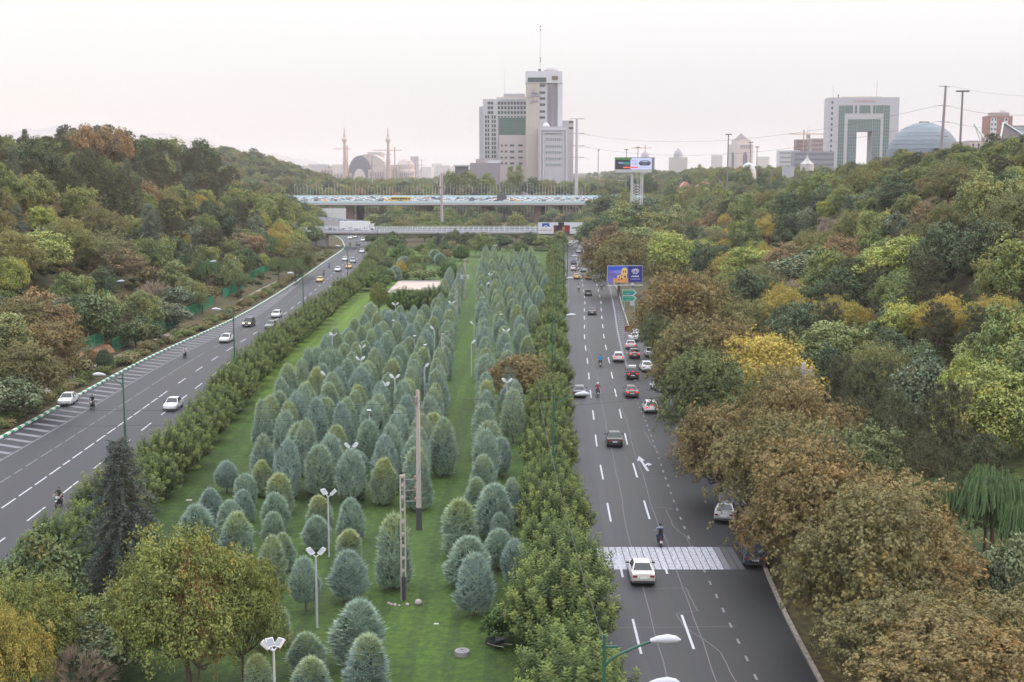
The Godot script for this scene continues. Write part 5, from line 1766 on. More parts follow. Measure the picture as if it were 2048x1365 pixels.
func plant_hills() -> void:
	# trees one knows again in the photograph: kind, x, d, height, width, tone, words
	for r in [
		["spruce", -26.5, 86.0, 11.7, 7.8, 0, "tall blue-grey spruce in the near corner by the oncoming lanes"],
		["locust", -18.1, 70.0, 8.5, 7.3, 0, "big loose yellow-green locust tree at the bottom of the view"],
		["locust", -15.3, 71.0, 7.1, 4.6, 0, "yellow-green locust tree beside the front junipers"],
		["locust", -21.3, 73.0, 6.2, 3.9, 1, "green locust tree under the tall spruce"],
		["orange", -17.3, 69.0, 7.4, 3.2, 0, "orange-tinted locust crown inside the big green one"],
		["locust", -27.1, 70.0, 6.1, 5.4, 0, "yellow-green locust tree in the bottom corner"],
		["yellow", -26.5, 66.0, 6.3, 3.8, 1, "orange-yellow locust at the edge of the view"],
		["grey", -23.6, 71.0, 3.6, 4.4, 0, "dark grey-leaved shrub between the locust trees"],
		["bare", -24.1, 69.0, 3.1, 3.5, 0, "twiggy reddish shrub in the bottom corner"],
		["round", -32.6, 82.0, 3.5, 4.4, 0, "dark green tree behind the yellow-orange locust"],
		["rust", -24.0, 78.0, 3.8, 3.6, 1, "brown-tinged tree under the tall spruce"],
		["plane", 22.4, 64.0, 6.3, 8.9, 0, "brown plane tree in the bottom right of the view"],
		["plane", 27.5, 68.0, 6.6, 6.8, 1, "grey-brown plane tree at the edge of the bottom corner"],
		["plane", 21.2, 69.0, 6.3, 7.7, 1, "olive-brown plane tree at the bottom beside the road edge"],
		["plane", 23.8, 79.0, 6.9, 9.4, 0, "large brown plane tree overhanging the lower road edge"],
		["plane", 20.6, 75.0, 10.3, 8.4, 1, "large olive-brown plane tree over the parked dark car"],
		["plane", 24.6, 80.5, 9.7, 8.7, 0, "rounded brown plane tree behind the large one"],
		["plane", 21.8, 88.0, 10.5, 9.0, 0, "russet plane tree over the silver car"],
		["planegreen", 26.0, 95.5, 9.9, 8.8, 1, "greenish-brown plane tree around the concrete pole"],
		["plane", 21.1, 100.5, 10.7, 8.7, 1, "olive-brown plane tree reaching to the kerb"],
		["plane", 18.4, 112.5, 8.5, 7.6, 0, "plane tree reaching over the kerb with rusty lower leaves"],
		["plane", 25.1, 110.0, 10.9, 8.5, 0, "russet plane tree before the concrete pole"],
		["planegold", 27.2, 140.0, 11.0, 10.8, 0, "tall plane tree with bright gold top leaves"],
		["planegreen", 20.3, 132.0, 11.5, 9.6, 0, "plane tree still green on the road side"],
		["plane", 26.1, 160.0, 10.9, 9.2, 0, "rust-topped plane tree behind the half-green one"],
		["plane", 21.6, 159.0, 11.0, 9.2, 1, "dull olive plane tree beside the exit ramp queue"],
		["grey", 20.6, 160.5, 5.5, 5.6, 1, "grey-green bush tree at the ramp kerb"],
		["plane", 25.7, 201.5, 14.0, 12.4, 0, "tall brown plane tree above the road sign"],
		["planegreen", 22.3, 196.0, 8.0, 5.3, 1, "grey-green plane at the nose of the ramp"],
		["plane", 31.5, 212.0, 12.0, 11.4, 1, "olive-brown tree behind the tall plane"],
		["plane", 25.4, 307.0, 15.0, 14.2, 1, "olive-brown tree crown beside the big billboard"],
		["rust", 25.9, 359.0, 14.0, 12.4, 1, "brown-olive tree at the far bend of the outbound road"],
		["lime", 42.5, 345.0, 12.3, 13.3, 0, "pale green tree right behind the billboard"],
		["lime", 49.8, 350.0, 10.8, 10.8, 0, "pale green tree beside the one behind the billboard"],
		["lime", 42.3, 372.0, 11.3, 11.4, 1, "light green crown above the blue billboard"],
		["green", 41.0, 410.0, 12.3, 15.8, 1, "green crown above the billboard's left end"],
		["dark", 31.8, 472.0, 13.4, 12.7, 0, "tall dark tree hiding the slim overpass's right end"],
		["green", 39.5, 478.0, 15.4, 16.5, 0, "tall green tree right of the overpass banner"],
		["dark", 48.9, 480.0, 16.3, 16.6, 1, "tall dark green tree beside the hidden overpass end"],
		["green", 55.1, 470.0, 13.7, 16.3, 1, "tall tree on the slope right of the overpass"],
		["poplar", -1.3, 885.0, 21.6, 6.8, 0, "tall poplar before the stone annex"],
		["poplar", 4.1, 890.0, 22.4, 6.8, 0, "second tall poplar before the stone annex"],
		["green", -39.9, 880.0, 20.3, 13.5, 0, "tall tree left of the dark podium hall"],
		["green", -29.9, 880.0, 18.6, 13.5, 1, "green tree before the flat-roofed glazed building"],
		["green", -17.5, 882.0, 16.6, 14.9, 0, "green tree before the dark podium hall"],
		["dark", 13.8, 884.0, 13.7, 15.0, 0, "dark tree at the tall tower's foot"],
		["olive", 24.0, 884.0, 12.3, 15.0, 0, "tree before the framed block"],
		["green", 35.8, 884.0, 13.0, 15.0, 0, "tree before the sunlit side block"],
		["green", 131.3, 735.0, 13.0, 7.3, 0, "small tree in front of the white kiosk"],
		["green", -89.1, 486.5, 13.9, 13.1, 0, "tall tree covering the jammed bridge's west end"],
		["dark", -123.1, 722.0, 15.2, 16.7, 0, "dark tree at the jammed bridge's west end"],
		["slim", 43.1, 700.0, 13.1, 13.5, 0, "slender tall tree at the jammed bridge's right end"],
		["dark", 51.1, 700.0, 17.6, 21.5, 0, "dark tree mass covering the jammed bridge's right end"],
		["green", 60.9, 690.0, 16.5, 21.2, 0, "green tree below the video billboard"],
		["round", 72.8, 690.0, 13.4, 21.2, 0, "round tree right below the video billboard"],
		["green", 28.7, 486.0, 11.5, 9.3, 0, "tree where the overpass meets the slope"],
		["yellow", 43.2, 205.0, 8.1, 8.7, 0, "golden tree low on the hill over the exit ramp"],
		["olive", 37.7, 205.0, 8.0, 8.7, 0, "yellow-olive tree left of the golden one"],
		["yellow", 54.4, 162.5, 6.4, 6.9, 0, "brightest yellow tree on the hill over the ramp"],
		["lime", 52.2, 167.5, 6.5, 7.7, 0, "yellow-green tree beside the brightest yellow one"],
		["yellow", 58.3, 155.5, 5.8, 6.6, 1, "pale yellow tree at the edge of the view"],
		["yellow", 49.3, 191.5, 5.9, 7.4, 1, "yellowish tree in the middle of the hillside"],
		["lime", 56.7, 310.0, 8.0, 13.1, 0, "big yellow-green tree on the hill's lower shoulder"],
		["yellow", 53.9, 314.0, 7.4, 9.7, 0, "yellow tree beside the yellow-green one on the shoulder"],
		["rust", 64.1, 300.0, 6.5, 10.4, 1, "rust-tinted tree behind the yellow-green one"],
		["grey", 60.8, 270.0, 7.3, 13.5, 0, "large grey-green tree on the lower shoulder"],
		["lime", 63.0, 206.0, 7.9, 11.9, 0, "large yellow-green tree in the middle of the hill"],
		["lime", 67.9, 240.0, 5.8, 8.3, 1, "yellow-green tree left of the large one"],
		["lime", 44.9, 119.5, 8.9, 7.8, 1, "bright green tree at the right edge, low on the slope"],
		["lime", 45.6, 129.5, 8.0, 4.5, 0, "bright green tree next to the dark pines"],
		["grey", 42.6, 133.5, 8.0, 6.2, 1, "grey smoky-leaved tree between the pines"],
		["pine", 33.5, 120.5, 11.0, 6.0, 0, "dark pine behind the gold-topped plane"],
		["pine", 32.3, 125.0, 10.9, 4.8, 1, "dark pine left of the big one"],
		["pine", 31.0, 102.5, 11.0, 5.1, 0, "dark pine below the smoky tree"],
		["pine", 36.5, 107.0, 10.9, 4.9, 1, "brownish dark pine below the bright green tree"],
		["pine", 28.6, 99.5, 9.9, 4.6, 0, "low dark pine behind the rounded plane"],
		["pine", 30.0, 91.5, 10.0, 4.2, 1, "dark pine above the willows"],
		["pine", 35.6, 95.0, 9.0, 5.1, 0, "dark pine at the edge above the willows"],
		["willow", 29.4, 90.5, 7.5, 5.2, 0, "bright green weeping willow on the shaded lawn"],
		["willow", 33.8, 89.0, 8.0, 6.5, 0, "broad green weeping willow at the right edge"],
		["willow", 34.3, 84.0, 7.0, 4.5, 0, "weeping willow cut by the right edge"],
		["grey", 31.7, 80.5, 5.4, 3.7, 0, "blue-green shrub in front of the broad willow"],
		["olive", 31.5, 82.5, 3.4, 2.2, 1, "small yellowish shrub on the shaded lawn"],
		["green", 42.4, 167.0, 8.0, 9.6, 1, "dark blue-green tree low on the slope"],
		["dark", 36.0, 150.5, 7.9, 6.9, 0, "dark tree with arching branches behind the utility pole"],
		["slim", 51.9, 143.0, 7.0, 5.0, 0, "pale upright tree on the slope's right"],
		["plane", -65.8, 182.0, 8.0, 9.8, 0, "rusty brown plane tree at the left edge by the footpath"],
		["plane", -71.4, 185.0, 8.7, 10.0, 1, "orange-brown plane tree in the left corner of the slope"],
		["grey", -58.9, 150.0, 5.3, 6.9, 0, "grey-green shrub tree at the left edge beside the footpath"],
		["plane", -59.0, 154.5, 8.5, 8.3, 1, "olive-brown plane tree overhanging the footpath's near end"],
		["round", -62.4, 214.0, 4.8, 6.6, 0, "round shrub hiding the fence in mid slope"],
		["grey", -67.1, 258.0, 5.0, 6.9, 1, "grey-green shrub over the fence"],
		["round", -29.6, 80.0, 5.8, 4.6, 0, "dark green tree at the left edge before the spruce"],
		["green", -24.1, 75.0, 4.0, 3.8, 0, "green tree filling the gap under the spruce"],
		["rust", -69.2, 188.0, 10.0, 9.4, 0, "rust tree above the footpath planes"],
		["round", -67.2, 205.0, 9.0, 8.7, 0, "dark green tree beside the brown planes"],
		["lime", -85.8, 232.0, 9.0, 12.5, 1, "big yellow-olive tree on the left, low on the hill"],
		["olive", -86.2, 251.5, 8.8, 11.6, 0, "tall yellow-olive tree on the left of the hill"],
		["olive", -85.8, 220.5, 8.9, 10.2, 0, "yellow-olive tree at the left edge of the hill"],
		["olive", -82.5, 264.0, 7.9, 12.2, 1, "olive tree beside the tall yellow-olive one"],
		["rust", -79.1, 261.0, 7.0, 9.0, 1, "orange-tinged tree leaning downhill"],
		["cedar", -83.4, 300.0, 13.9, 10.4, 0, "large blue-grey cedar halfway up the hill"],
		["cypress", -95.1, 330.0, 9.7, 7.6, 0, "grey cypress behind the large cedar"],
		["dark", -76.6, 294.0, 9.9, 7.9, 0, "dark upright evergreen below the cedar"],
		["pine", -76.8, 331.5, 9.9, 10.2, 1, "dark pine right of the upright evergreen"],
		["bare", -71.2, 258.0, 4.9, 6.0, 0, "leafless mauve bush above the footpath"],
		["grey", -63.9, 238.5, 4.9, 8.3, 1, "grey-green drooping tree beside the green fence"],
		["willow", -63.4, 300.0, 6.0, 7.4, 1, "round pale willow beside the road lamp"],
		["willow", -59.5, 330.0, 7.6, 6.3, 1, "weeping willow by the green fence"],
		["willow", -57.6, 345.0, 6.6, 6.6, 1, "second weeping willow by the green fence"],
		["rust", -75.9, 370.5, 8.0, 10.7, 1, "bare-branched orange-brown tree above the road"],
		["yellow", -78.8, 438.5, 8.0, 7.6, 0, "yellow tree by the far bend of the oncoming road"],
		["olive", -59.0, 362.5, 9.0, 8.4, 1, "yellowish tree row at the far bend"],
		["bush", -61.1, 180.0, 3.3, 4.2, 1, "small mixed shrub beside the footpath"],
		["rust", -62.9, 192.0, 2.8, 2.7, 0, "little rusty sapling beside the footpath"],
		["dark", -59.4, 187.5, 3.4, 2.2, 0, "little dark sapling in front of the fence gap"],
		["cypress", -134.9, 380.0, 8.2, 7.3, 0, "grey cypress on the left crest"],
		["cypress", -118.9, 450.0, 9.8, 6.9, 1, "grey cypress high on the crest"],
		["rust", -129.7, 400.0, 11.8, 9.2, 0, "brown tree on the crest"],
		["rust", -126.8, 410.0, 12.5, 9.5, 1, "second brown tree on the crest"],
		["rust", -125.1, 420.0, 12.8, 8.1, 0, "third brown tree on the crest"],
		["dark", -123.4, 520.0, 15.5, 14.0, 0, "dark flat-topped pine at the end of the crest"],
		["green", -130.3, 480.0, 9.6, 16.6, 0, "green dome-shaped tree on the crest"],
		["plane", 1.3, 160.0, 6.4, 8.0, 0, "brown-olive tree among the junipers by the mulberries"],
		["slim", 17.7, 480.0, 8.0, 5.5, 0, "pale tree by the end of the park"],
		["mulberry", -33.6, 320.5, 6.0, 9.5, 0, "dark-bottomed mulberry beside the brown pavilion"],
		["mulberry", -22.4, 265.0, 6.0, 7.3, 0, "fan-shaped mulberry hiding the pavilion's front"],
		["mulberry", -16.1, 268.0, 6.2, 8.0, 1, "broad fan mulberry at the pavilion's corner"],
		["mulberry", -19.7, 268.0, 6.4, 6.2, 0, "fan mulberry between two others before the pavilion"],
		["mulberry", -15.4, 224.0, 4.9, 6.0, 1, "reddish-stemmed fan bush among the juniper rows"],
		["mulberry", -16.7, 341.0, 6.8, 6.8, 0, "round mulberry on the far lawn left of the strip"],
		["mulberry", -16.9, 428.0, 5.9, 6.6, 0, "round mulberry behind the transformer pole"],
		["green", -10.1, 452.0, 7.8, 8.3, 0, "bright round tree at the end of the juniper rows"],
		["mulberry", -35.9, 421.0, 6.2, 9.7, 0, "spreading mulberry by the median path"],
		["mulberry", -32.5, 470.0, 4.7, 8.0, 1, "mulberry near the overpass on the median"],
		["mulberry", -39.2, 386.0, 4.9, 6.8, 0, "mulberry at the bend's inner edge"],
		["mulberry", -48.4, 458.0, 5.6, 8.1, 0, "dense mulberry by the bend near the overpass"],
		["round", -43.3, 482.0, 6.6, 8.2, 0, "round tree right before the overpass"],
		["round", -54.4, 521.5, 5.0, 7.2, 1, "tree beside the lanes before the overpass"],
		["spruce", -26.7, 470.0, 7.7, 4.7, 0, "dark little spruce near the overpass"],
		["yellow", -30.8, 356.0, 4.7, 3.6, 0, "yellow-topped shrub by the paved path"],
		["bush", -23.9, 350.0, 2.8, 8.1, 0, "low dark shrub behind the pavilion roof"],
		["bush", -28.3, 455.0, 3.0, 7.0, 0, "shrub bed on the far lawn"],
		["locust", -27.4, 266.0, 5.9, 3.7, 0, "feathery light green tree in front of the mulberry"],
		["green", 14.2, 486.0, 5.9, 11.2, 0, "leafy tree under the overpass by the outbound lanes"],
		["mulberry", 2.9, 470.0, 5.2, 7.2, 1, "mulberry at the head of the juniper block"],
		["dark", -4.5, 488.0, 5.8, 9.4, 0, "dark tree mass under the overpass"],
		["dark", 6.8, 490.0, 6.4, 7.5, 0, "dark tree under the overpass near the banner"],
		["dark", -16.7, 490.0, 7.0, 7.5, 0, "dark tree under the overpass left of the bright one"],
		["round", -22.5, 492.0, 6.9, 6.4, 0, "shaded tree under the overpass"],
		["plane", 20.5, 91.0, 9.9, 8.1, 0, "brown plane tree over the kerb behind the silver car"],
		["plane", 24.2, 118.5, 10.9, 6.8, 1, "dull plane tree filling the gap below the gold one"],
		["plane", 31.2, 122.0, 7.5, 8.0, 0, "brown plane tree around the concrete pole"],
		["plane", 27.0, 86.0, 6.3, 6.6, 0, "brown plane tree before the willows"],
	]:
		note(r[0], r[1], r[2], r[3], r[4], r[5], r[6])
	# the rest of the woods, thinned where something already stands
	var size := {"pine": [8.5, 6.0], "green": [7.5, 6.5], "dark": [7.5, 6.5], "olive": [6.5, 6.5], "lime": [6.0, 5.5], "yellow": [5.5, 5.5], "rust": [6.0, 5.5], "grey": [5.0, 5.0], "round": [5.5, 5.5], "slim": [7.5, 4.2], "cedar": [8.0, 5.5], "cypress": [7.5, 4.0], "bare": [4.0, 4.2], "bush": [2.4, 3.6], "poplar": [11.0, 2.8], "willow": [7.0, 7.0], "plane": [9.0, 8.0]}
	var tries := 0
	for pass_no in 5200:
		var west := pass_no % 2 == 0
		var d := 0.0
		var x := 0.0
		var kind := ""
		var far := rng.randf()
		if west:
			d = lerpf(135, 800, far * far * 0.7 + far * 0.3)
			var foot := tab(KERB_WEST, d) - 9.5
			x = foot - rng.randf() * 88.0
			if absf(x / d) > 0.42:
				continue
			var up := (foot - x) / 66.0
			if d > 640:
				kind = pick(["green", 3, "dark", 3, "olive", 2, "round", 3, "pine", 2])
			elif up < 0.16:
				kind = pick(["green", 3, "olive", 2, "bush", 5, "grey", 3, "round", 2, "rust", 1, "willow", 1, "bare", 0.7, "slim", 1]) if d < 330 else pick(["round", 4, "green", 3, "willow", 2, "lime", 1.5, "yellow", 0.6, "bush", 3])
			elif up < 0.5:
				kind = pick(["olive", 4, "green", 3, "lime", 2, "dark", 2, "grey", 2, "rust", 0.6, "yellow", 0.8, "bush", 3, "cedar", 1, "bare", 0.6, "pine", 1.5])
			elif up < 0.95:
				kind = pick(["pine", 8, "olive", 1.5, "cypress", 1.6, "green", 1.8, "rust", 0.3, "cedar", 0.8, "dark", 1])
			else:
				kind = pick(["pine", 5, "cypress", 2.5, "rust", 0.7, "green", 2, "olive", 1.6])
		else:
			d = lerpf(105, 780, far * far * 0.65 + far * 0.35)
			var foot := tab(FOOT_EAST, d) - 3.0
			x = foot + rng.randf() * 112.0
			if x / d > 0.43:
				continue
			var up := (x - foot) / 70.0
			if d > 540:
				kind = pick(["green", 4, "round", 3, "poplar", 2.5, "dark", 2, "olive", 2, "slim", 2, "rust", 0.8])
			elif d < 215 and up < 0.55:
				kind = pick(["pine", 5, "dark", 3, "green", 2, "round", 2, "olive", 1.5, "bush", 2])
			elif up < 0.45:
				kind = pick(["lime", 3, "yellow", 2.4, "olive", 3, "green", 3, "rust", 1.5, "grey", 2, "dark", 2, "bush", 3, "bare", 1, "cedar", 0.7])
			elif up < 0.9:
				kind = pick(["green", 6, "olive", 4, "pine", 2, "rust", 0.8, "dark", 2, "lime", 1.8, "grey", 1.5, "lime", 1.2, "cedar", 0.9, "bare", 0.5, "bush", 2])
			else:
				kind = pick(["green", 4, "pine", 3, "olive", 2.5, "dark", 3, "rust", 0.6, "round", 1])
		var grow := rng.randf_range(0.8, 1.5) * (1.0 + 0.25 * smoothstep(400.0, 700.0, d))
		var crest := (tab(KERB_WEST, d) - 9.5 - x) / 66.0 if west else (x - tab(FOOT_EAST, d) + 3.0) / 70.0
		if crest > 0.72 and grow > 0.95 and not (west and d > 420):
			grow = rng.randf_range(0.62, 0.95)
		var w: float = size[kind][1] * grow
		if not free_at(x, d, w) or d > 795 - (0 if west else 20):
			continue
		if absf(x) < 40 or (d > 495 and d < 530 and x > -75 and x < 55) or (d > 752 and d < 815):
			continue
		note(kind, x, d, size[kind][0] * grow * rng.randf_range(0.9, 1.12), w, rng.randi() % 2)
	# beyond the bridges
	for i in 900:
		var d := rng.randf_range(540, 742) if i % 3 == 0 else rng.randf_range(822, 1180)
		var x := rng.randf_range(-0.205, 0.12) * d if d < 750 else rng.randf_range(-0.23, 0.29) * d
		var w := rng.randf_range(6.0, 9.5)
		if not free_at(x, d, w):
			continue
		if d < 750 and (absf(x - lerpf(tab(KERB_WEST, d), tab(EDGE_WEST, d), 0.5)) < 15 or absf(x - tab(LINE_EAST, d)) < 12 or (x < -84 and d > 600)):
			continue
		if d > 900 and absf(x - 12.0) < 34.0:
			continue
		var kind := pick(["green", 4, "dark", 2, "round", 4, "olive", 2, "rust", 1.2, "slim", 1, "willow", 0.8]) if d < 750 else pick(["green", 4, "dark", 3, "olive", 3, "round", 3, "poplar", 1.4, "rust", 1.6, "slim", 2])
		note(kind, x, d, w * rng.randf_range(0.85, 1.15) * (1.3 if kind == "poplar" else 1.0), w * (0.5 if kind == "poplar" else 1.0), rng.randi() % 2)
	for i in 170:
		var a := rng.randf() * TAU
		var q := sqrt(rng.randf())
		var x := -262 + cos(a) * q * 95
		var d := 1150 + sin(a) * q * 210
		var w := rng.randf_range(9, 13)
		if free_at(x, d, w):
			note(pick(["green", 3, "dark", 3, "pine", 4, "olive", 2]), x, d, w * rng.randf_range(0.8, 1.0), w, rng.randi() % 2)
	for i in 90:
		var d := rng.randf_range(312, 486)
		var x := rng.randf_range(tab(EDGE_WEST, d) + 8.0, strip_left(d) - 7.0)
		var w := rng.randf_range(3.6, 6.6)
		if d < 420 and x > strip_left(d) - 14.0 or absf(x + 27.0) < 4.0 and d < 352 or not free_at(x, d, w * 1.25):
			continue
		note(pick(["mulberry", 5, "round", 2, "bush", 3, "green", 2]), x, d, w * rng.randf_range(0.7, 1.0), w, rng.randi() % 2)
	for i in 240:
		var d := rng.randf_range(816, 910)
		var x := rng.randf_range(-0.23, 0.15) * d
		var w := rng.randf_range(6.0, 10.0)
		if free_at(x, d, w * 0.8) and not (d > 885 and x < -20 and x > -45):
			note(pick(["green", 4, "dark", 3, "olive", 2, "rust", 1.2, "slim", 2, "round", 2]), x, d, w * rng.randf_range(1.0, 1.5), w, rng.randi() % 2)
	# a belt of low shrubs between the painted kerb and the footpath
	var dd := 122.0
	while dd < 470:
		note("bush", tab(KERB_WEST, dd) - rng.randf_range(1.9, 3.4), dd, rng.randf_range(0.9, 1.7), rng.randf_range(1.8, 3.0), rng.randi() % 2, "low shrub in the verge behind the painted kerb")
		dd += rng.randf_range(1.8, 3.6) * (1.0 if dd < 260 else 1.6)
	label_and_plant()
	undergrowth()
	far_woods()


func where_words(x: float, d: float) -> String:
	if d < 118 and x < 0:
		return "in the near corner below the footbridge"
	var up := ""
	if x < 0 and d < 760 and x < tab(KERB_WEST, d):
		var u := (tab(KERB_WEST, d) - 9.5 - x) / 66.0
		up = "at the foot of" if u < 0.15 else ("low on" if u < 0.4 else ("halfway up" if u < 0.65 else ("high on" if u < 0.9 else "on the crest of")))
		return "%s the fenced hill" % up
	if x > 15 and d < 540:
		var u := (x - tab(FOOT_EAST, d) + 3.0) / 70.0
		up = "beside" if u < 0.02 else ("at the foot of" if u < 0.15 else ("low on" if u < 0.4 else ("halfway up" if u < 0.65 else ("high on" if u < 0.9 else "on the crest of"))))
		if up == "beside":
			return "beside the outbound lanes"
		return "%s the ramp-side hill" % up
	if d < 540:
		return "on the median park"
	if d < 760:
		return "between the two bridges" if x < 55 else "in the park past the ramp"
	if x < -150:
		return "on the distant wooded knoll"
	return "behind the jammed bridge" if x < 60 else "in the far park"


func label_and_plant() -> void:
	var by := {}
	for r in waiting:
		var k: Array = KINDS[r[0]]
		var base: String
		if r[6]:
			base = r[6]
		else:
			var look: String = "tall" if r[3] > k[1] * 1.02 else ("small" if r[3] < k[1] * 0.8 else "")
			base = ("%s %s %s" % [look, k[3], where_words(r[1], r[2])]).strip_edges()
		r.append(base)
		if not by.has(base):
			by[base] = []
		by[base].append(r)
	for base in by:
		var list: Array = by[base]
		list.sort_custom(func(a, b): return a[2] < b[2])
		for i in list.size():
			var r: Array = list[i]
			var k: Array = KINDS[r[0]]
			var label: String = base
			if list.size() > 1:
				label = "%s, %s from camera" % [base, ordinal(i)]
			var lift: float = {"mulberry": 0.95, "plane": 1.4, "locust": 1.5, "spruce": 1.15, "pine": 1.15}.get(k[0], 1.95 if r[0] in ["green", "lime", "slim"] else 1.6)
			var m := leafy(minf(0.8, lift * k[4 + 3 * r[5]]), minf(0.8, lift * k[5 + 3 * r[5]]), minf(0.8, lift * k[6 + 3 * r[5]]))
			var called: String = {"broadleaf": "broadleaf_tree", "locust": "locust_tree", "round_tree": "round_tree", "slim_tree": "slender_tree", "poplar": "poplar_tree", "pine": "pine_tree", "cedar": "cedar_tree", "cypress": "cypress_tree", "willow": "willow_tree", "bare": "bare_bush", "bush": "bush", "plane": "plane_tree", "mulberry": "mulberry_tree", "spruce": "spruce_tree"}[k[0]]
			if called == "broadleaf_tree" and r[2] > 540:
				called = "park_tree"  # same broadleaf trees as the nearer ones, named apart by distance
			if r[0] in ["rust", "lime", "dark"]:
				called = {"rust": "autumn_tree", "lime": "ash_tree", "dark": "evergreen_oak"}[r[0]]
			plant(k[0], rng.randi() % 8, r[1], r[2], Vector3(r[4] / k[2], r[3] / k[1], r[4] / k[2]), m, called, label, "bush" if k[0] in ["bush", "bare"] else "tree", "%ss %s" % [called.replace("_", " "), where_words(r[1], r[2])])


func undergrowth() -> void:
	var looks := [[0.13, 0.14, 0.06], [0.09, 0.12, 0.05], [0.19, 0.15, 0.085], [0.15, 0.17, 0.06]]
	for q in 4:
		var places := []
		for i in 5200:
			var d := rng.randf_range(95, 620)
			var west := rng.randf() < 0.5
			var x := tab(KERB_WEST, d) - 7.4 - rng.randf() * 95 if west else tab(FOOT_EAST, d) - 5 + rng.randf() * 110
			if absf(x / d) > 0.42 or (not west and d < 125 and x < 60):
				continue
			var s := rng.randf_range(0.35, 0.8)
			places.append(Transform3D(Basis(Vector3.UP, rng.randf() * TAU).scaled_local(Vector3(s, s * rng.randf_range(0.5, 0.9), s)), Vector3(x, ground(x, d) - 0.15, -d)))
			if places.size() >= 950:
				break
		var mm := MultiMesh.new()
		mm.transform_format = MultiMesh.TRANSFORM_3D
		mm.mesh = protos["bush"][q % 3][2]
		mm.instance_count = places.size()
		for i in places.size():
			mm.set_instance_transform(i, places[i])
		var o := MultiMeshInstance3D.new()
		o.multimesh = mm
		o.material_override = leafy(looks[q][0], looks[q][1], looks[q][2])
		o.name = numbered("undergrowth")
		add_child(o)
		tag(o, ["olive", "dark green", "dry brown", "yellow-green"][q] + " scrub and low undergrowth between the trees of both hills", "", "", "stuff")


# the wooded plain behind the towers reads as one mass
func far_woods() -> void:
	for q in 3:
		var places := []
		for i in 620:
			var d := 925.0 + 1500.0 * pow(rng.randf(), 1.4)
			var x := rng.randf_range(-0.25, 0.4) * d
			if d < 1090 and (absf(x - 18.0) < 44.0 or (x > 270 and x < 350)):
				continue
			var s := rng.randf_range(0.9, 1.5)
			places.append(Transform3D(Basis(Vector3.UP, rng.randf() * TAU).scaled_local(Vector3(s, s * rng.randf_range(0.8, 1.1), s)), Vector3(x, ground(x, d) - 0.5, -d)))
		var mm := MultiMesh.new()
		mm.transform_format = MultiMesh.TRANSFORM_3D
		mm.mesh = protos["round_tree"][q][2]
		mm.instance_count = places.size()
		for i in places.size():
			mm.set_instance_transform(i, places[i])
		var o := MultiMeshInstance3D.new()
		o.multimesh = mm
		o.material_override = [leafy(0.2, 0.26, 0.12), leafy(0.26, 0.27, 0.13), leafy(0.16, 0.23, 0.12)][q]
		o.name = numbered("distant_woods")
		add_child(o)
		tag(o, ["green", "olive", "dark green"][q] + " far-off woods around the towers and the mosque", "", "", "stuff")


# ---------------------------------------------------------------- vehicles (front towards -z)
const SEDAN := {"l": 4.4, "roof": [-0.95, -0.2, 0.8, 1.45], "h": 1.42, "belt": [0.88, 0.96], "deck": 0.97, "nose": 0.72}
const HATCH_CAR := {"l": 3.9, "roof": [-0.95, -0.25, 1.35, 1.82], "h": 1.43, "belt": [0.9, 0.97], "deck": 0.97, "nose": 0.74}
const TALL := {"l": 4.3, "roof": [-0.95, -0.35, 1.7, 2.05], "h": 1.68, "belt": [1.0, 1.06], "deck": 1.06, "nose": 0.86}

var car_meshes := {}


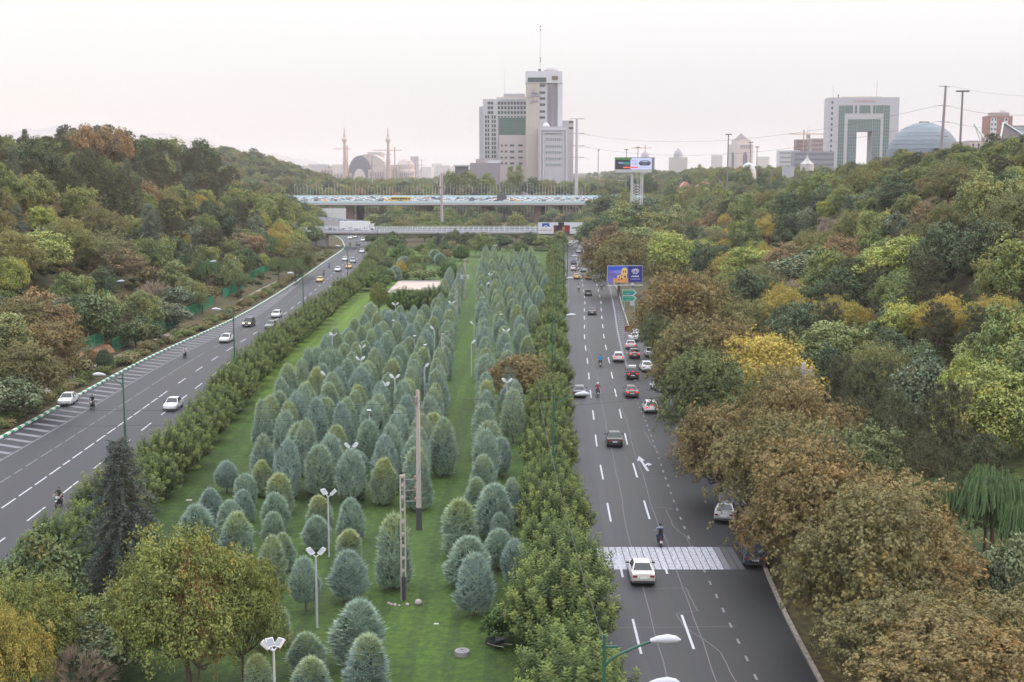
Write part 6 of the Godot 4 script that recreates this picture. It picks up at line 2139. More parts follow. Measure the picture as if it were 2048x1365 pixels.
func car_shapes(name_: String, p: Dictionary) -> Dictionary:
	if car_meshes.has(name_):
		return car_meshes[name_]
	var r := {}
	var hl: float = p.l / 2
	var b0: float = p.belt[0]
	var b1: float = p.belt[1]
	# stations: z, half width, underside, shoulder height, middle height
	var st := [[-hl, 0.60, 0.34, 0.56, 0.58], [-hl + 0.1, 0.76, 0.24, p.nose - 0.06, p.nose - 0.02], [-hl + 0.5, 0.84, 0.2, p.nose + 0.04, p.nose + 0.09], [p.roof[0], 0.86, 0.19, b0, b0 + 0.04], [0.3, 0.87, 0.19, (b0 + b1) / 2, b1], [p.roof[3] * 0.8, 0.86, 0.19, b1, b1 + 0.02], [hl - 0.35, 0.84, 0.22, p.deck - 0.02, p.deck + 0.01], [hl - 0.08, 0.8, 0.26, p.deck - 0.09, p.deck - 0.04], [hl, 0.7, 0.34, 0.6, 0.62]]
	var s := Shape.new()
	var rings := []
	for q in st:
		var w: float = q[1]
		var ring := [Vector3(-w * 0.9, q[2], q[0]), Vector3(-w, q[2] + 0.14, q[0]), Vector3(-w * 1.01, lerpf(q[2], q[3], 0.62), q[0]), Vector3(-w * 0.95, q[3], q[0]), Vector3(-w * 0.5, q[4], q[0]), Vector3(w * 0.5, q[4], q[0]), Vector3(w * 0.95, q[3], q[0]), Vector3(w * 1.01, lerpf(q[2], q[3], 0.62), q[0]), Vector3(w, q[2] + 0.14, q[0]), Vector3(w * 0.9, q[2], q[0])]
		rings.append(ring)
	for i in rings.size() - 1:
		for k in 10:
			var n: int = (k + 1) % 10
			s.quad(rings[i][k], rings[i][n], rings[i + 1][n], rings[i + 1][k])
	for k in range(1, 9):
		s.tri(rings[0][0], rings[0][k + 1], rings[0][k])
		s.tri(rings[-1][0], rings[-1][k], rings[-1][k + 1])
	r.body = s.mesh()
	# cabin
	var z: Array = p.roof
	var h: float = p.h
	var A := [Vector3(-0.79, b0, z[0]), Vector3(0.79, b0, z[0]), Vector3(0.79, b1, z[3]), Vector3(-0.79, b1, z[3])]
	var B := [Vector3(-0.57, h - 0.03, z[1]), Vector3(0.57, h - 0.03, z[1]), Vector3(0.57, h - 0.03, z[2]), Vector3(-0.57, h - 0.03, z[2])]
	s = Shape.new()
	for i in 4:
		var j := (i + 1) % 4
		s.quad(A[i], A[j], B[j], B[i])
	var mid := [Vector3(-0.4, h, z[1] + 0.12), Vector3(0.4, h, z[1] + 0.12), Vector3(0.4, h, z[2] - 0.1), Vector3(-0.4, h, z[2] - 0.1)]
	for i in 4:
		var j := (i + 1) % 4
		s.quad(B[i], B[j], mid[j], mid[i])
	s.quad(mid[0], mid[1], mid[2], mid[3])
	r.cabin = s.mesh()
	# panes, a little proud of the cabin
	var pane := func(a: Vector3, b: Vector3, c: Vector3, d: Vector3, inset: float, top: float) -> ArrayMesh:
		var nn := (b - a).cross(d - a).normalized() * 0.008
		var e := Shape.new()
		var q := [a.lerp(b, inset).lerp(d.lerp(c, inset), 0.05), b.lerp(a, inset).lerp(c.lerp(d, inset), 0.05), b.lerp(a, inset).lerp(c.lerp(d, inset), top), a.lerp(b, inset).lerp(d.lerp(c, inset), top)]
		for side in [1, -1]:
			e.quad(q[0] + nn * side, q[1] + nn * side, q[2] + nn * side, q[3] + nn * side)
		return e.mesh()
	r.windscreen = pane.call(A[0], A[1], B[1], B[0], 0.05, 0.94)
	r.rear_window = pane.call(A[2], A[3], B[3], B[2], 0.07, 0.9)
	r.side = []
	for q in [[0, 3], [1, 2]]:
		var a0: Vector3 = A[q[0]]
		var a1: Vector3 = A[q[1]]
		var c0: Vector3 = B[q[0]]
		var c1: Vector3 = B[q[1]]
		r.side.append(pane.call(a0.lerp(a1, 0.1), a0.lerp(a1, 0.5), c0.lerp(c1, 0.42), c0.lerp(c1, 0.02), 0.03, 0.9))
		r.side.append(pane.call(a0.lerp(a1, 0.52), a0.lerp(a1, 0.93), c0.lerp(c1, 0.95), c0.lerp(c1, 0.46), 0.03, 0.9))
	s = Shape.new()
	var turn := Basis(Vector3(0, 0, 1), PI / 2)
	s.tube([Vector3(-0.1, 0, 0), Vector3(-0.08, 0, 0), Vector3(0.08, 0, 0), Vector3(0.1, 0, 0)], [0.26, 0.31, 0.31, 0.26], 14)
	r.tyre = s.mesh()
	s = Shape.new()
	s.tube([Vector3(-0.108, 0, 0), Vector3(0.108, 0, 0)], [0.19, 0.19], 12)
	r.rim = s.mesh()
	r.lamp = box_mesh(Vector3(0.36, 0.16, 0.14), false)
	r.tail = box_mesh(Vector3(0.28, 0.13, 0.12), false)
	r.plate = box_mesh(Vector3(0.5, 0.12, 0.03), false)
	r.bumper = box_mesh(Vector3(1.5, 0.16, 0.12), false)
	s = Shape.new()
	s.box(Vector3.ZERO, Vector3(0.2, 0.13, 0.1))
	s.box(Vector3(0, -0.05, 0), Vector3(0.3, 0.03, 0.04))
	r.mirror = s.mesh()
	car_meshes[name_] = r
	return r


func lamp_glow(r: float, g: float, b: float, power: float) -> StandardMaterial3D:
	var key := "glow %.2f %.2f %.2f %.2f" % [r, g, b, power]
	if not mats.has(key):
		var m := StandardMaterial3D.new()
		m.albedo_color = Color(r * 0.5, g * 0.5, b * 0.5)
		m.emission_enabled = true
		m.emission = Color(r, g, b)
		m.emission_energy_multiplier = power
		m.roughness = 0.3
		mats[key] = m
	return mats[key]


func paint_of(c: Array) -> StandardMaterial3D:
	var m := mat(c[0], c[1], c[2], 0.32, c[3] if c.size() > 3 else 0.0)
	m.clearcoat_enabled = true
	m.clearcoat = 0.6
	m.clearcoat_roughness = 0.08
	return m


const PAINTS := {"white": [0.56, 0.56, 0.58], "ivory": [0.52, 0.48, 0.45], "silver": [0.36, 0.37, 0.40, 0.3], "grey": [0.13, 0.135, 0.15, 0.3], "black": [0.012, 0.012, 0.014], "navy": [0.02, 0.03, 0.07], "taxi": [0.62, 0.33, 0.03], "bronze": [0.09, 0.075, 0.07, 0.3], "green": [0.06, 0.085, 0.08]}


func car(shape: String, paint: String, at: Vector3, turn: float, label: String, group: String, lit := "", called := "car", category := "car") -> Node3D:
	var p: Dictionary = {"sedan": SEDAN, "hatch": HATCH_CAR, "tall": TALL}[shape]
	var r := car_shapes(shape, p)
	var o := thing(called, label, category, at + Vector3(0, 0.032, 0), turn, group)
	var body := paint_of(PAINTS[paint])
	var glass := mat(0.02, 0.024, 0.028, 0.06)
	var rubber := mat(0.02, 0.02, 0.021, 0.8)
	var trim := mat(0.05, 0.05, 0.055, 0.6)
	part("body", r.body, body, o)
	part("cabin", r.cabin, body, o)
	part("windscreen", r.windscreen, glass, o)
	part("rear_window", r.rear_window, glass, o)
	for m in r.side:
		part("side_window", m, glass, o)
	var hl: float = p.l / 2
	for x in [-0.76, 0.76]:
		for z in [-hl + 0.82, hl - 0.78]:
			var w := part("wheel", r.tyre, rubber, o, Vector3(x, 0.31, z))
			part("rim", r.rim, mat(0.3, 0.3, 0.32, 0.35, 0.6), w)
		var sgn := signf(x)
		part("headlight", r.lamp, lamp_glow(1.0, 0.93, 0.8, 3.0) if "head" in lit else mat(0.5, 0.5, 0.53, 0.1), o, Vector3(sgn * 0.56, p.nose - 0.1, -hl + 0.1))
		part("taillight", r.tail, lamp_glow(1.0, 0.05, 0.02, 1.6) if "brake" in lit else mat(0.26, 0.012, 0.012, 0.2), o, Vector3(sgn * 0.6, p.deck - 0.2, hl - 0.03))
		part("mirror", r.mirror, trim, o, Vector3(sgn * 0.93, p.belt[0] + 0.06, p.roof[0] + 0.32))
	if "brake" in lit:
		part("brake_light", box_mesh(Vector3(0.34, 0.05, 0.05), false), lamp_glow(1.0, 0.05, 0.02, 1.6), o, Vector3(0, p.belt[1] + 0.1, p.roof[3] - 0.02))
	part("licence_plate", r.plate, mat(0.65, 0.65, 0.66, 0.5), o, Vector3(0, 0.62, hl + 0.012))
	part("licence_plate", r.plate, mat(0.65, 0.65, 0.66, 0.5), o, Vector3(0, 0.42, -hl - 0.012))
	part("bumper", r.bumper, trim if paint != "black" else mat(0.03, 0.03, 0.03, 0.5), o, Vector3(0, 0.38, hl - 0.0))
	part("bumper", r.bumper, trim, o, Vector3(0, 0.3, -hl + 0.02))
	part("grille", box_mesh(Vector3(0.66, 0.1, 0.05), false), trim, o, Vector3(0, p.nose - 0.12, -hl + 0.06))
	return o


func road_turn_east(d: float) -> float:
	return -atan2(tab(LINE_EAST, d + 3) - tab(LINE_EAST, d - 3), 6.0)


func road_turn_west(d: float) -> float:
	return PI - atan2(tab(KERB_WEST, d + 3) - tab(KERB_WEST, d - 3), 6.0)


func make_vehicles() -> void:
	var out := "cars driving away on the outbound lanes"
	var jam := "cars queueing from the exit ramp"
	for r in [
		["sedan", "ivory", Vector3(9.30, 0.00, -90.70), 0.0, "pale champagne sedan just past the white ladder crossing", out, ""],
		["sedan", "black", Vector3(11.00, 0.00, -137.40), 0.0, "black sedan alone in the middle lane", out, ""],
		["sedan", "grey", Vector3(8.80, 0.00, -167.80), 0.0, "grey sedan brushing the mulberry branches in the median lane", out, ""],
		["sedan", "bronze", Vector3(15.60, 0.00, -167.80), 0.02, "dark bronze sedan braking, lowest of the queue", jam, "brake"],
		["hatch", "white", Vector3(16.90, 0.00, -156.60), 0.04, "white hatchback braking by the dotted line", jam, "brake"],
		["hatch", "white", Vector3(19.90, 0.00, -172.10), 0.35, "white hatchback turning in at the road's outer edge", jam, ""],
		["tall", "black", Vector3(17.10, 0.00, -182.80), 0.0, "tall black hatchback with white roof luggage, braking", jam, "brake"],
		["sedan", "white", Vector3(19.80, 0.00, -189.80), 0.08, "white sedan beside the tall black hatchback", jam, ""],
		["hatch", "white", Vector3(16.50, 0.00, -199.60), -0.02, "white hatchback changing lanes beside the hatched wedge", out, "brake"],
		["sedan", "bronze", Vector3(19.30, 0.00, -203.50), 0.0, "dark sedan braking behind the boxy white car", jam, "brake"],
		["sedan", "white", Vector3(22.00, 0.00, -205.10), 0.02, "white sedan with unlit lamps beside the dark braking sedan", jam, ""],
		["sedan", "silver", Vector3(19.80, 0.00, -214.00), -0.1, "boxy silver-white sedan braking at the ramp mouth", jam, "brake"],
		["sedan", "white", Vector3(21.80, 0.00, -224.40), -0.5, "white sedan turning into the exit ramp", jam, ""],
		["sedan", "black", Vector3(24.10, 0.00, -223.70), 0.0, "black car half under the ramp trees", jam, ""],
		["sedan", "white", Vector3(23.70, 0.00, -233.60), -0.75, "white car on the ramp glimpsed through leaves", jam, ""],
		["sedan", "bronze", Vector3(16.50, 0.00, -266.20), 0.0, "dark grey sedan, second along the empty stretch", out, ""],
		["hatch", "grey", Vector3(18.10, 0.00, -307.90), 0.0, "dark grey hatchback level with the green signs", out, ""],
		["sedan", "black", Vector3(20.90, 0.00, -354.50), 0.0, "black car with lit tail lamps ahead of the silver one", out, "brake"],
		["sedan", "silver", Vector3(20.90, 0.00, -381.50), 0.0, "silver car next to the blue truck", out, ""],
		["hatch", "navy", Vector3(19.70, 0.00, -412.90), 0.0, "dark blue hatchback left of the blue truck", out, ""],
		["sedan", "white", Vector3(18.40, 0.00, -387.40), 0.0, "white car with lit tail lamps behind the mulberry tops", out, "brake"],
		["sedan", "taxi", Vector3(17.80, 0.00, -356.20), 0.0, "yellow taxi mostly hidden by the mulberry tops", out, ""],
		["sedan", "silver", Vector3(18.10, 0.00, -107.20), -0.22, "silver car with its bonnet propped open at the kerb", "cars stopped at the kerb", ""],
		["hatch", "navy", Vector3(18.20, 0.00, -94.70), -0.12, "dark blue hatchback parked at the kerb under the plane trees", "cars stopped at the kerb", ""]]:
		var at: Vector3 = r[2]
		car(r[0], r[1], at, road_turn_east(-at.z) + r[3], r[4], r[5], r[6])
	for i in 7:
		var at: Vector3 = [Vector3(22.50, 0.00, -514.30), Vector3(24.20, 0.00, -528.70), Vector3(24.20, 0.00, -472.40), Vector3(25.80, 0.00, -490.90), Vector3(26.50, 0.00, -481.50), Vector3(26.50, 0.00, -469.50), Vector3(26.60, 0.00, -458.10)][i]
		car("sedan" if i % 2 else "hatch", "white", at, road_turn_east(-at.z) - (0.6 if i < 2 else 0.0), "white car %s of the cluster at the far bend under the overpass" % ordinal(i), "white cars bunched at the far bend")
	# the bonnet that stands open
	var hood := box_mesh(Vector3(1.4, 0.04, 1.15))
	var oc := get_node("car_022")
	var hb := part("open_bonnet", hood, paint_of(PAINTS.silver), oc, Vector3(0, 1.32, -1.32))
	hb.rotation.x = -1.05
	# luggage on the tall black one
	part("roof_load", box_mesh(Vector3(1.0, 0.14, 0.9)), mat(0.6, 0.6, 0.6, 0.6), get_node("car_006"), Vector3(0, 1.69, 0.6))
	var inn := "cars coming down the oncoming lanes"
	for r in [
		["sedan", "white", Vector3(-56.10, 0.00, -161.80), 0.05, "white sedan stopped on the hatched shoulder by the painted kerb", ""],
		["sedan", "white", Vector3(-41.90, 0.00, -158.30), 0.0, "white sedan passing the mulberry row, front one of the oncoming cars", ""],
		["sedan", "white", Vector3(-49.30, 0.00, -222.40), 0.0, "white sedan in mid road below the second lamp", ""],
		["tall", "black", Vector3(-50.00, 0.00, -245.20), 0.0, "black crossover leading the white hatchback", "head"],
		["sedan", "green", Vector3(-45.20, 0.00, -242.00), 0.0, "dark green car peeping over the mulberry tops", ""],
		["hatch", "white", Vector3(-47.50, 0.00, -260.60), 0.0, "small white hatchback above the black crossover", ""],
		["sedan", "taxi", Vector3(-51.30, 0.00, -346.30), 0.0, "yellow taxi in the outer lane", ""],
		["sedan", "white", Vector3(-51.50, 0.00, -383.50), 0.0, "white car abreast of the half-hidden taxi", ""],
		["sedan", "taxi", Vector3(-49.70, 0.00, -395.60), 0.0, "yellow taxi half hidden behind a lamp post and leaves", ""],
		["sedan", "white", Vector3(-55.20, 0.00, -429.40), 0.0, "white car beside the silver pickup-like car", ""],
		["tall", "silver", Vector3(-51.40, 0.00, -419.80), 0.0, "silver tall car beside a white one", ""],
		["sedan", "white", Vector3(-54.50, 0.00, -472.40), 0.0, "white car close to the median trees at the bend", ""],
		["tall", "bronze", Vector3(-61.70, 0.00, -521.40), 0.0, "dark brown tall car at the bend", ""],
		["sedan", "white", Vector3(-71.00, 0.00, -572.70), -0.3, "white car with lit headlamps under the overpass", "head"],
		["sedan", "silver", Vector3(-69.90, 0.00, -581.50), -0.3, "silver car with lit headlamps under the overpass", "head"],
		["hatch", "white", Vector3(-63.10, 0.00, -551.80), -0.2, "white hatchback coming out from under the overpass", ""]]:
		var at: Vector3 = r[2]
		car(r[0], r[1], at, road_turn_west(-at.z) + r[3], r[4], inn, r[5])
	# on the nearer overpass
	for r in [["sedan", "grey", -70.11, "grey car at the overpass's west end"], ["hatch", "white", -62.99, "white hatchback on the overpass before the white trailer"], ["hatch", "white", -57.01, "white hatchback on the overpass over the oncoming lanes"]]:
		car(r[0], r[1], Vector3(r[2], 6.52, -503.5), PI / 2, r[3], "cars on the slim overpass")
	var tr := thing("box_trailer", "long white box trailer on the overpass behind two cars", "truck", Vector3(-61.23, 6.55, -508), 0)
	solid("box", tr, mat(0.6, 0.6, 0.62, 0.6), -5.8, 5.8, 0.9, 3.5, -1.2, 1.2)
	solid("cab", tr, mat(0.5, 0.5, 0.52, 0.5), 6.0, 7.6, 0.5, 2.6, -1.15, 1.15)
	solid("windscreen", tr, mat(0.03, 0.03, 0.035, 0.1), 7.3, 7.63, 1.5, 2.4, -1.0, 1.0)
	for x in [-4.6, -3.6, 4.2, 6.8]:
		var sh := Shape.new()
		sh.tube([Vector3(0, 0, -1.25), Vector3(0, 0, 1.25)], [0.48, 0.48], 12)
		part("wheel", sh.mesh(), mat(0.02, 0.02, 0.02, 0.8), tr, Vector3(x, 0.48, 0))
	# blue truck
	var at0: Vector3 = Vector3(23.60, 0.00, -410.70)
	var tk := thing("truck", "blue box truck on the outbound lanes before the bend", "truck", at0 + Vector3(0, 0.03, 0), road_turn_east(-at0.z))
	var bl := mat(0.02, 0.10, 0.26, 0.5)
	solid("box", tk, bl, -1.1, 1.1, 0.75, 2.9, -2.4, 2.6)
	solid("cab", tk, mat(0.02, 0.12, 0.3, 0.4), -1.0, 1.0, 0.6, 2.3, -4.0, -2.5)
	solid("windscreen", tk, mat(0.02, 0.02, 0.03, 0.1), -0.9, 0.9, 1.5, 2.15, -4.03, -3.9)
	solid("tailboard", tk, mat(0.03, 0.12, 0.24, 0.6), -1.05, 1.05, 0.8, 1.3, 2.6, 2.64)
	for x in [-0.85, 0.85]:
		for z in [-3.3, 1.5]:
			var sh := Shape.new()
			sh.tube([Vector3(-0.15, 0, 0), Vector3(0.15, 0, 0)], [0.42, 0.42], 12)
			part("wheel", sh.mesh(), mat(0.02, 0.02, 0.02, 0.8), tk, Vector3(x, 0.42, z))
		part("taillight", box_mesh(Vector3(0.25, 0.15, 0.06), false), mat(0.3, 0.02, 0.02, 0.2), tk, Vector3(x, 0.72, 2.62))
	jam_cars()


# the jam on the far bridge: every car on its own, one simple mesh each
func jam_cars() -> void:
	var base := {}
	for n in ["sedan", "hatch", "tall"]:
		var r := car_shapes(n, {"sedan": SEDAN, "hatch": HATCH_CAR, "tall": TALL}[n])
		var m := ArrayMesh.new()
		for src in [[r.body, r.cabin], [r.windscreen, r.rear_window] + r.side]:
			var s := Shape.new()
			for q in src:
				s.v.append_array(q.surface_get_arrays(0)[Mesh.ARRAY_VERTEX])
				s.n.append_array(q.surface_get_arrays(0)[Mesh.ARRAY_NORMAL])
			s.add_to(m)
		var t := Shape.new()
		for x in [-0.76, 0.76]:
			for z in [-1.35, 1.35]:
				t.tube([Vector3(x - 0.1, 0.31, z), Vector3(x + 0.1, 0.31, z)], [0.31, 0.31], 8)
		t.add_to(m)
		base[n] = m
	var glass := mat(0.05, 0.08, 0.095, 0.06)
	var rubber := mat(0.02, 0.02, 0.021, 0.8)
	var g := RandomNumberGenerator.new()
	g.seed = 11
	var kinds := ["white", "white", "white", "white", "white", "white", "silver", "silver", "grey", "ivory", "white", "black", "taxi", "navy"]
	for lane in 8:
		var z := -764.0 - lane * 5.4
		var y := 11.5 + 1.5 * (lane * 5.4 + 4) / 48.0 + 0.03
		var x := -150.0 + g.randf() * 4
		var i := 0
		while x < 54:
			var step := g.randf_range(5.1, 6.6)
			if lane == 1 and absf(x - -65.32) < 9 or lane == 2 and absf(x - -5.03) < 6:
				x += step
				continue
			var c: String = kinds[g.randi() % kinds.size()]
			if lane < 7 or g.randf() < 0.8:
				var o := part("car", base[["sedan", "sedan", "hatch", "tall"][g.randi() % 4]], null, null, Vector3(x, y, z + g.randf_range(-0.4, 0.4)), (PI / 2 if lane < 4 else -PI / 2) + g.randf_range(-0.08, 0.08))
				o.set_surface_override_material(0, paint_of(PAINTS[c]))
				o.set_surface_override_material(1, glass)
				o.set_surface_override_material(2, rubber)
				tag(o, "%s car on the jammed bridge, %s from west, %s lane back" % [{"taxi": "yellow", "navy": "dark blue"}.get(c, c), ordinal(i), ordinal(lane)], "car", "cars jammed on the far bridge")
			i += 1
			x += step
	var b := thing("bus", "yellow city bus in the near lanes of the jammed bridge", "bus", Vector3(-65.32, 11.62, -769.4))
	var yel := mat(0.55, 0.40, 0.06, 0.5)
	solid("body", b, yel, -6, 6, 0.35, 3.1, -1.25, 1.25)
	for i in 6:
		solid("window", b, mat(0.04, 0.04, 0.03, 0.1), -5.6 + i * 1.6, -4.2 + i * 1.6, 1.5, 2.6, -1.27, 1.27)
	solid("door", b, mat(0.1, 0.1, 0.1, 0.2), 4.3, 5.5, 0.5, 2.6, -1.26, 1.28)
	for x in [-4.2, 3.4]:
		var sh := Shape.new()
		sh.tube([Vector3(0, 0, -1.27), Vector3(0, 0, 1.27)], [0.5, 0.5], 12)
		part("wheel", sh.mesh(), mat(0.02, 0.02, 0.02, 0.8), b, Vector3(x, 0.5, 0))
	var tk := thing("box_truck", "dark grey box truck standing among the white cars on the bridge", "truck", Vector3(-5.62, 11.72, -774.8))
	solid("box", tk, mat(0.07, 0.065, 0.07, 0.7), -3.4, 2.4, 0.9, 3.9, -1.2, 1.2)
	solid("cab", tk, mat(0.6, 0.6, 0.62, 0.4), 2.6, 4.4, 0.6, 2.7, -1.1, 1.1)
	solid("windscreen", tk, mat(0.03, 0.03, 0.035, 0.1), 4.2, 4.43, 1.6, 2.5, -0.95, 0.95)
	for x in [-2.3, 3.3]:
		var sh := Shape.new()
		sh.tube([Vector3(0, 0, -1.2), Vector3(0, 0, 1.2)], [0.46, 0.46], 12)
		part("wheel", sh.mesh(), mat(0.02, 0.02, 0.02, 0.8), tk, Vector3(x, 0.46, 0))


# ---------------------------------------------------------------- people: one continuous skin meshed from a field of tapered limbs
# bones: [from, to, radius, radius, colour slot]
func skin(bones: Array, cell: float, palette: Array) -> ArrayMesh:
	var lo := Vector3.INF
	var hi := -Vector3.INF
	for b in bones:
		for e in 2:
			lo = lo.min(b[e] - Vector3.ONE * (b[2 + e] + cell * 2))
			hi = hi.max(b[e] + Vector3.ONE * (b[2 + e] + cell * 2))
	var n := Vector3i(((hi - lo) / cell).ceil()) + Vector3i.ONE
	var f := PackedFloat32Array()
	f.resize(n.x * n.y * n.z)
	f.fill(1.0)
	var owner := PackedByteArray()
	owner.resize(f.size())
	var best := PackedFloat32Array()
	best.resize(f.size())
	best.fill(9.0)
	for bi in bones.size():
		var b: Array = bones[bi]
		var r := maxf(b[2], b[3]) + cell * 2.5
		var a0 := Vector3i(((b[0] as Vector3).min(b[1]) - Vector3.ONE * r - lo) / cell).clamp(Vector3i.ZERO, n - Vector3i.ONE)
		var a1 := Vector3i(((b[0] as Vector3).max(b[1]) + Vector3.ONE * r - lo) / cell).clamp(Vector3i.ZERO, n - Vector3i.ONE)
		var ax: Vector3 = b[1] - b[0]
		var l2 := maxf(ax.length_squared(), 1e-6)
		for z in range(a0.z, a1.z + 1):
			for y in range(a0.y, a1.y + 1):
				for x in range(a0.x, a1.x + 1):
					var p := lo + Vector3(x, y, z) * cell
					var t := clampf((p - b[0]).dot(ax) / l2, 0, 1)
					var d: float = (p - b[0] - ax * t).length() - lerpf(b[2], b[3], t)
					var i := x + n.x * (y + n.y * z)
					if d < best[i]:
						best[i] = d
						owner[i] = b[4]
					var k := 0.03
					var o := f[i]
					var h := clampf(0.5 + 0.5 * (d - o) / k, 0, 1)
					f[i] = lerpf(d, o, h) - k * h * (1 - h)
	var s := Shape.new()
	s.colored = true
	var vert := {}
	var step := [1, n.x, n.x * n.y]
	for z in n.z - 1:
		for y in n.y - 1:
			for x in n.x - 1:
				var i := x + n.x * (y + n.y * z)
				var sum := Vector3.ZERO
				var c := 0
				for e in [[0, 1], [2, 3], [4, 5], [6, 7], [0, 2], [1, 3], [4, 6], [5, 7], [0, 4], [1, 5], [2, 6], [3, 7]]:
					var ia: int = i + (e[0] & 1) + n.x * ((e[0] >> 1) & 1) + step[2] * (e[0] >> 2)
					var ib: int = i + (e[1] & 1) + n.x * ((e[1] >> 1) & 1) + step[2] * (e[1] >> 2)
					if (f[ia] < 0) != (f[ib] < 0):
						var t := f[ia] / (f[ia] - f[ib])
						var pa := Vector3(e[0] & 1, (e[0] >> 1) & 1, e[0] >> 2)
						var pb := Vector3(e[1] & 1, (e[1] >> 1) & 1, e[1] >> 2)
						sum += pa.lerp(pb, t)
						c += 1
				if c:
					vert[i] = [lo + (Vector3(x, y, z) + sum / c) * cell, owner[i]]
	for z in range(1, n.z - 1):
		for y in range(1, n.y - 1):
			for x in range(1, n.x - 1):
				var i := x + n.x * (y + n.y * z)
				for ax in 3:
					var j: int = i + step[ax]
					if (f[i] < 0) == (f[j] < 0):
						continue
					var u: int = step[(ax + 1) % 3]
					var w: int = step[(ax + 2) % 3]
					var q := [i, i - u, i - u - w, i - w]
					if not (vert.has(q[0]) and vert.has(q[1]) and vert.has(q[2]) and vert.has(q[3])):
						continue
					if f[i] >= 0:
						q.reverse()
					s.tint = palette[vert[q[0]][1]]
					s.quad(vert[q[0]][0], vert[q[1]][0], vert[q[2]][0], vert[q[3]][0])
	return s.mesh()


func hand_bones(wrist: Vector3, dir: Vector3, side: Vector3, slot: int) -> Array:
	var r := []
	var palm := wrist + dir * 0.09
	r.append([wrist, palm, 0.032, 0.04, slot])
	var down := dir.cross(side).normalized()
	for i in 4:
		var k := palm + side * (i - 1.5) * 0.022
		var l: float = [0.07, 0.08, 0.078, 0.06][i]
		var m := k + dir * l * 0.5
		r.append([k, m, 0.011, 0.010, slot])
		r.append([m, m + (dir * 0.5 + down * 0.8).normalized() * l * 0.5, 0.010, 0.008, slot])
	r.append([wrist + dir * 0.03, wrist + dir * 0.075 - side * 0.055 + down * 0.02, 0.013, 0.010, slot])
	return r


func face_bones(head: Vector3, fwd: Vector3) -> Array:
	return [[head + Vector3(0, -0.02, 0) + fwd * 0.095, head + Vector3(0, -0.045, 0) + fwd * 0.12, 0.012, 0.018, 0], [head + Vector3(0.085, 0, 0), head + Vector3(0.09, -0.03, 0), 0.02, 0.016, 0], [head + Vector3(-0.085, 0, 0), head + Vector3(-0.09, -0.03, 0), 0.02, 0.016, 0], [head + Vector3(0, -0.1, 0) + fwd * 0.06, head + Vector3(0, -0.1, 0) + fwd * 0.075, 0.035, 0.03, 0]]


func rider_bones() -> Array:
	# seated on a motorcycle, facing -z; slots: 0 skin, 1 shirt, 2 trousers, 3 shoes
	var b := [[Vector3(0, 0.93, 0.22), Vector3(0, 1.18, 0.12), 0.15, 0.15, 1], [Vector3(0, 1.18, 0.12), Vector3(0, 1.40, 0.03), 0.155, 0.13, 1], [Vector3(-0.16, 1.41, 0.02), Vector3(0.16, 1.41, 0.02), 0.075, 0.075, 1], [Vector3(0, 1.42, 0.02), Vector3(0, 1.55, -0.02), 0.055, 0.052, 0], [Vector3(0, 1.60, -0.02), Vector3(0, 1.68, -0.02), 0.095, 0.1, 0], [Vector3(-0.09, 0.88, 0.24), Vector3(0.09, 0.88, 0.24), 0.14, 0.14, 2]]
	for s in [-1.0, 1.0]:
		b.append([Vector3(0.19 * s, 1.40, 0.02), Vector3(0.30 * s, 1.16, -0.14), 0.06, 0.05, 1])
		b.append([Vector3(0.30 * s, 1.16, -0.14), Vector3(0.31 * s, 1.06, -0.38), 0.045, 0.036, 0])
		b.append_array(hand_bones(Vector3(0.31 * s, 1.06, -0.38), Vector3(0, -0.1, -1).normalized(), Vector3(s, 0, 0), 0))
		b.append([Vector3(0.10 * s, 0.88, 0.2), Vector3(0.22 * s, 0.74, -0.22), 0.095, 0.07, 2])
		b.append([Vector3(0.22 * s, 0.74, -0.22), Vector3(0.20 * s, 0.34, 0.0), 0.065, 0.045, 2])
		b.append([Vector3(0.20 * s, 0.30, 0.02), Vector3(0.21 * s, 0.27, -0.18), 0.045, 0.04, 3])
	b.append_array(face_bones(Vector3(0, 1.63, -0.02), Vector3(0, 0, -1)))
	return b


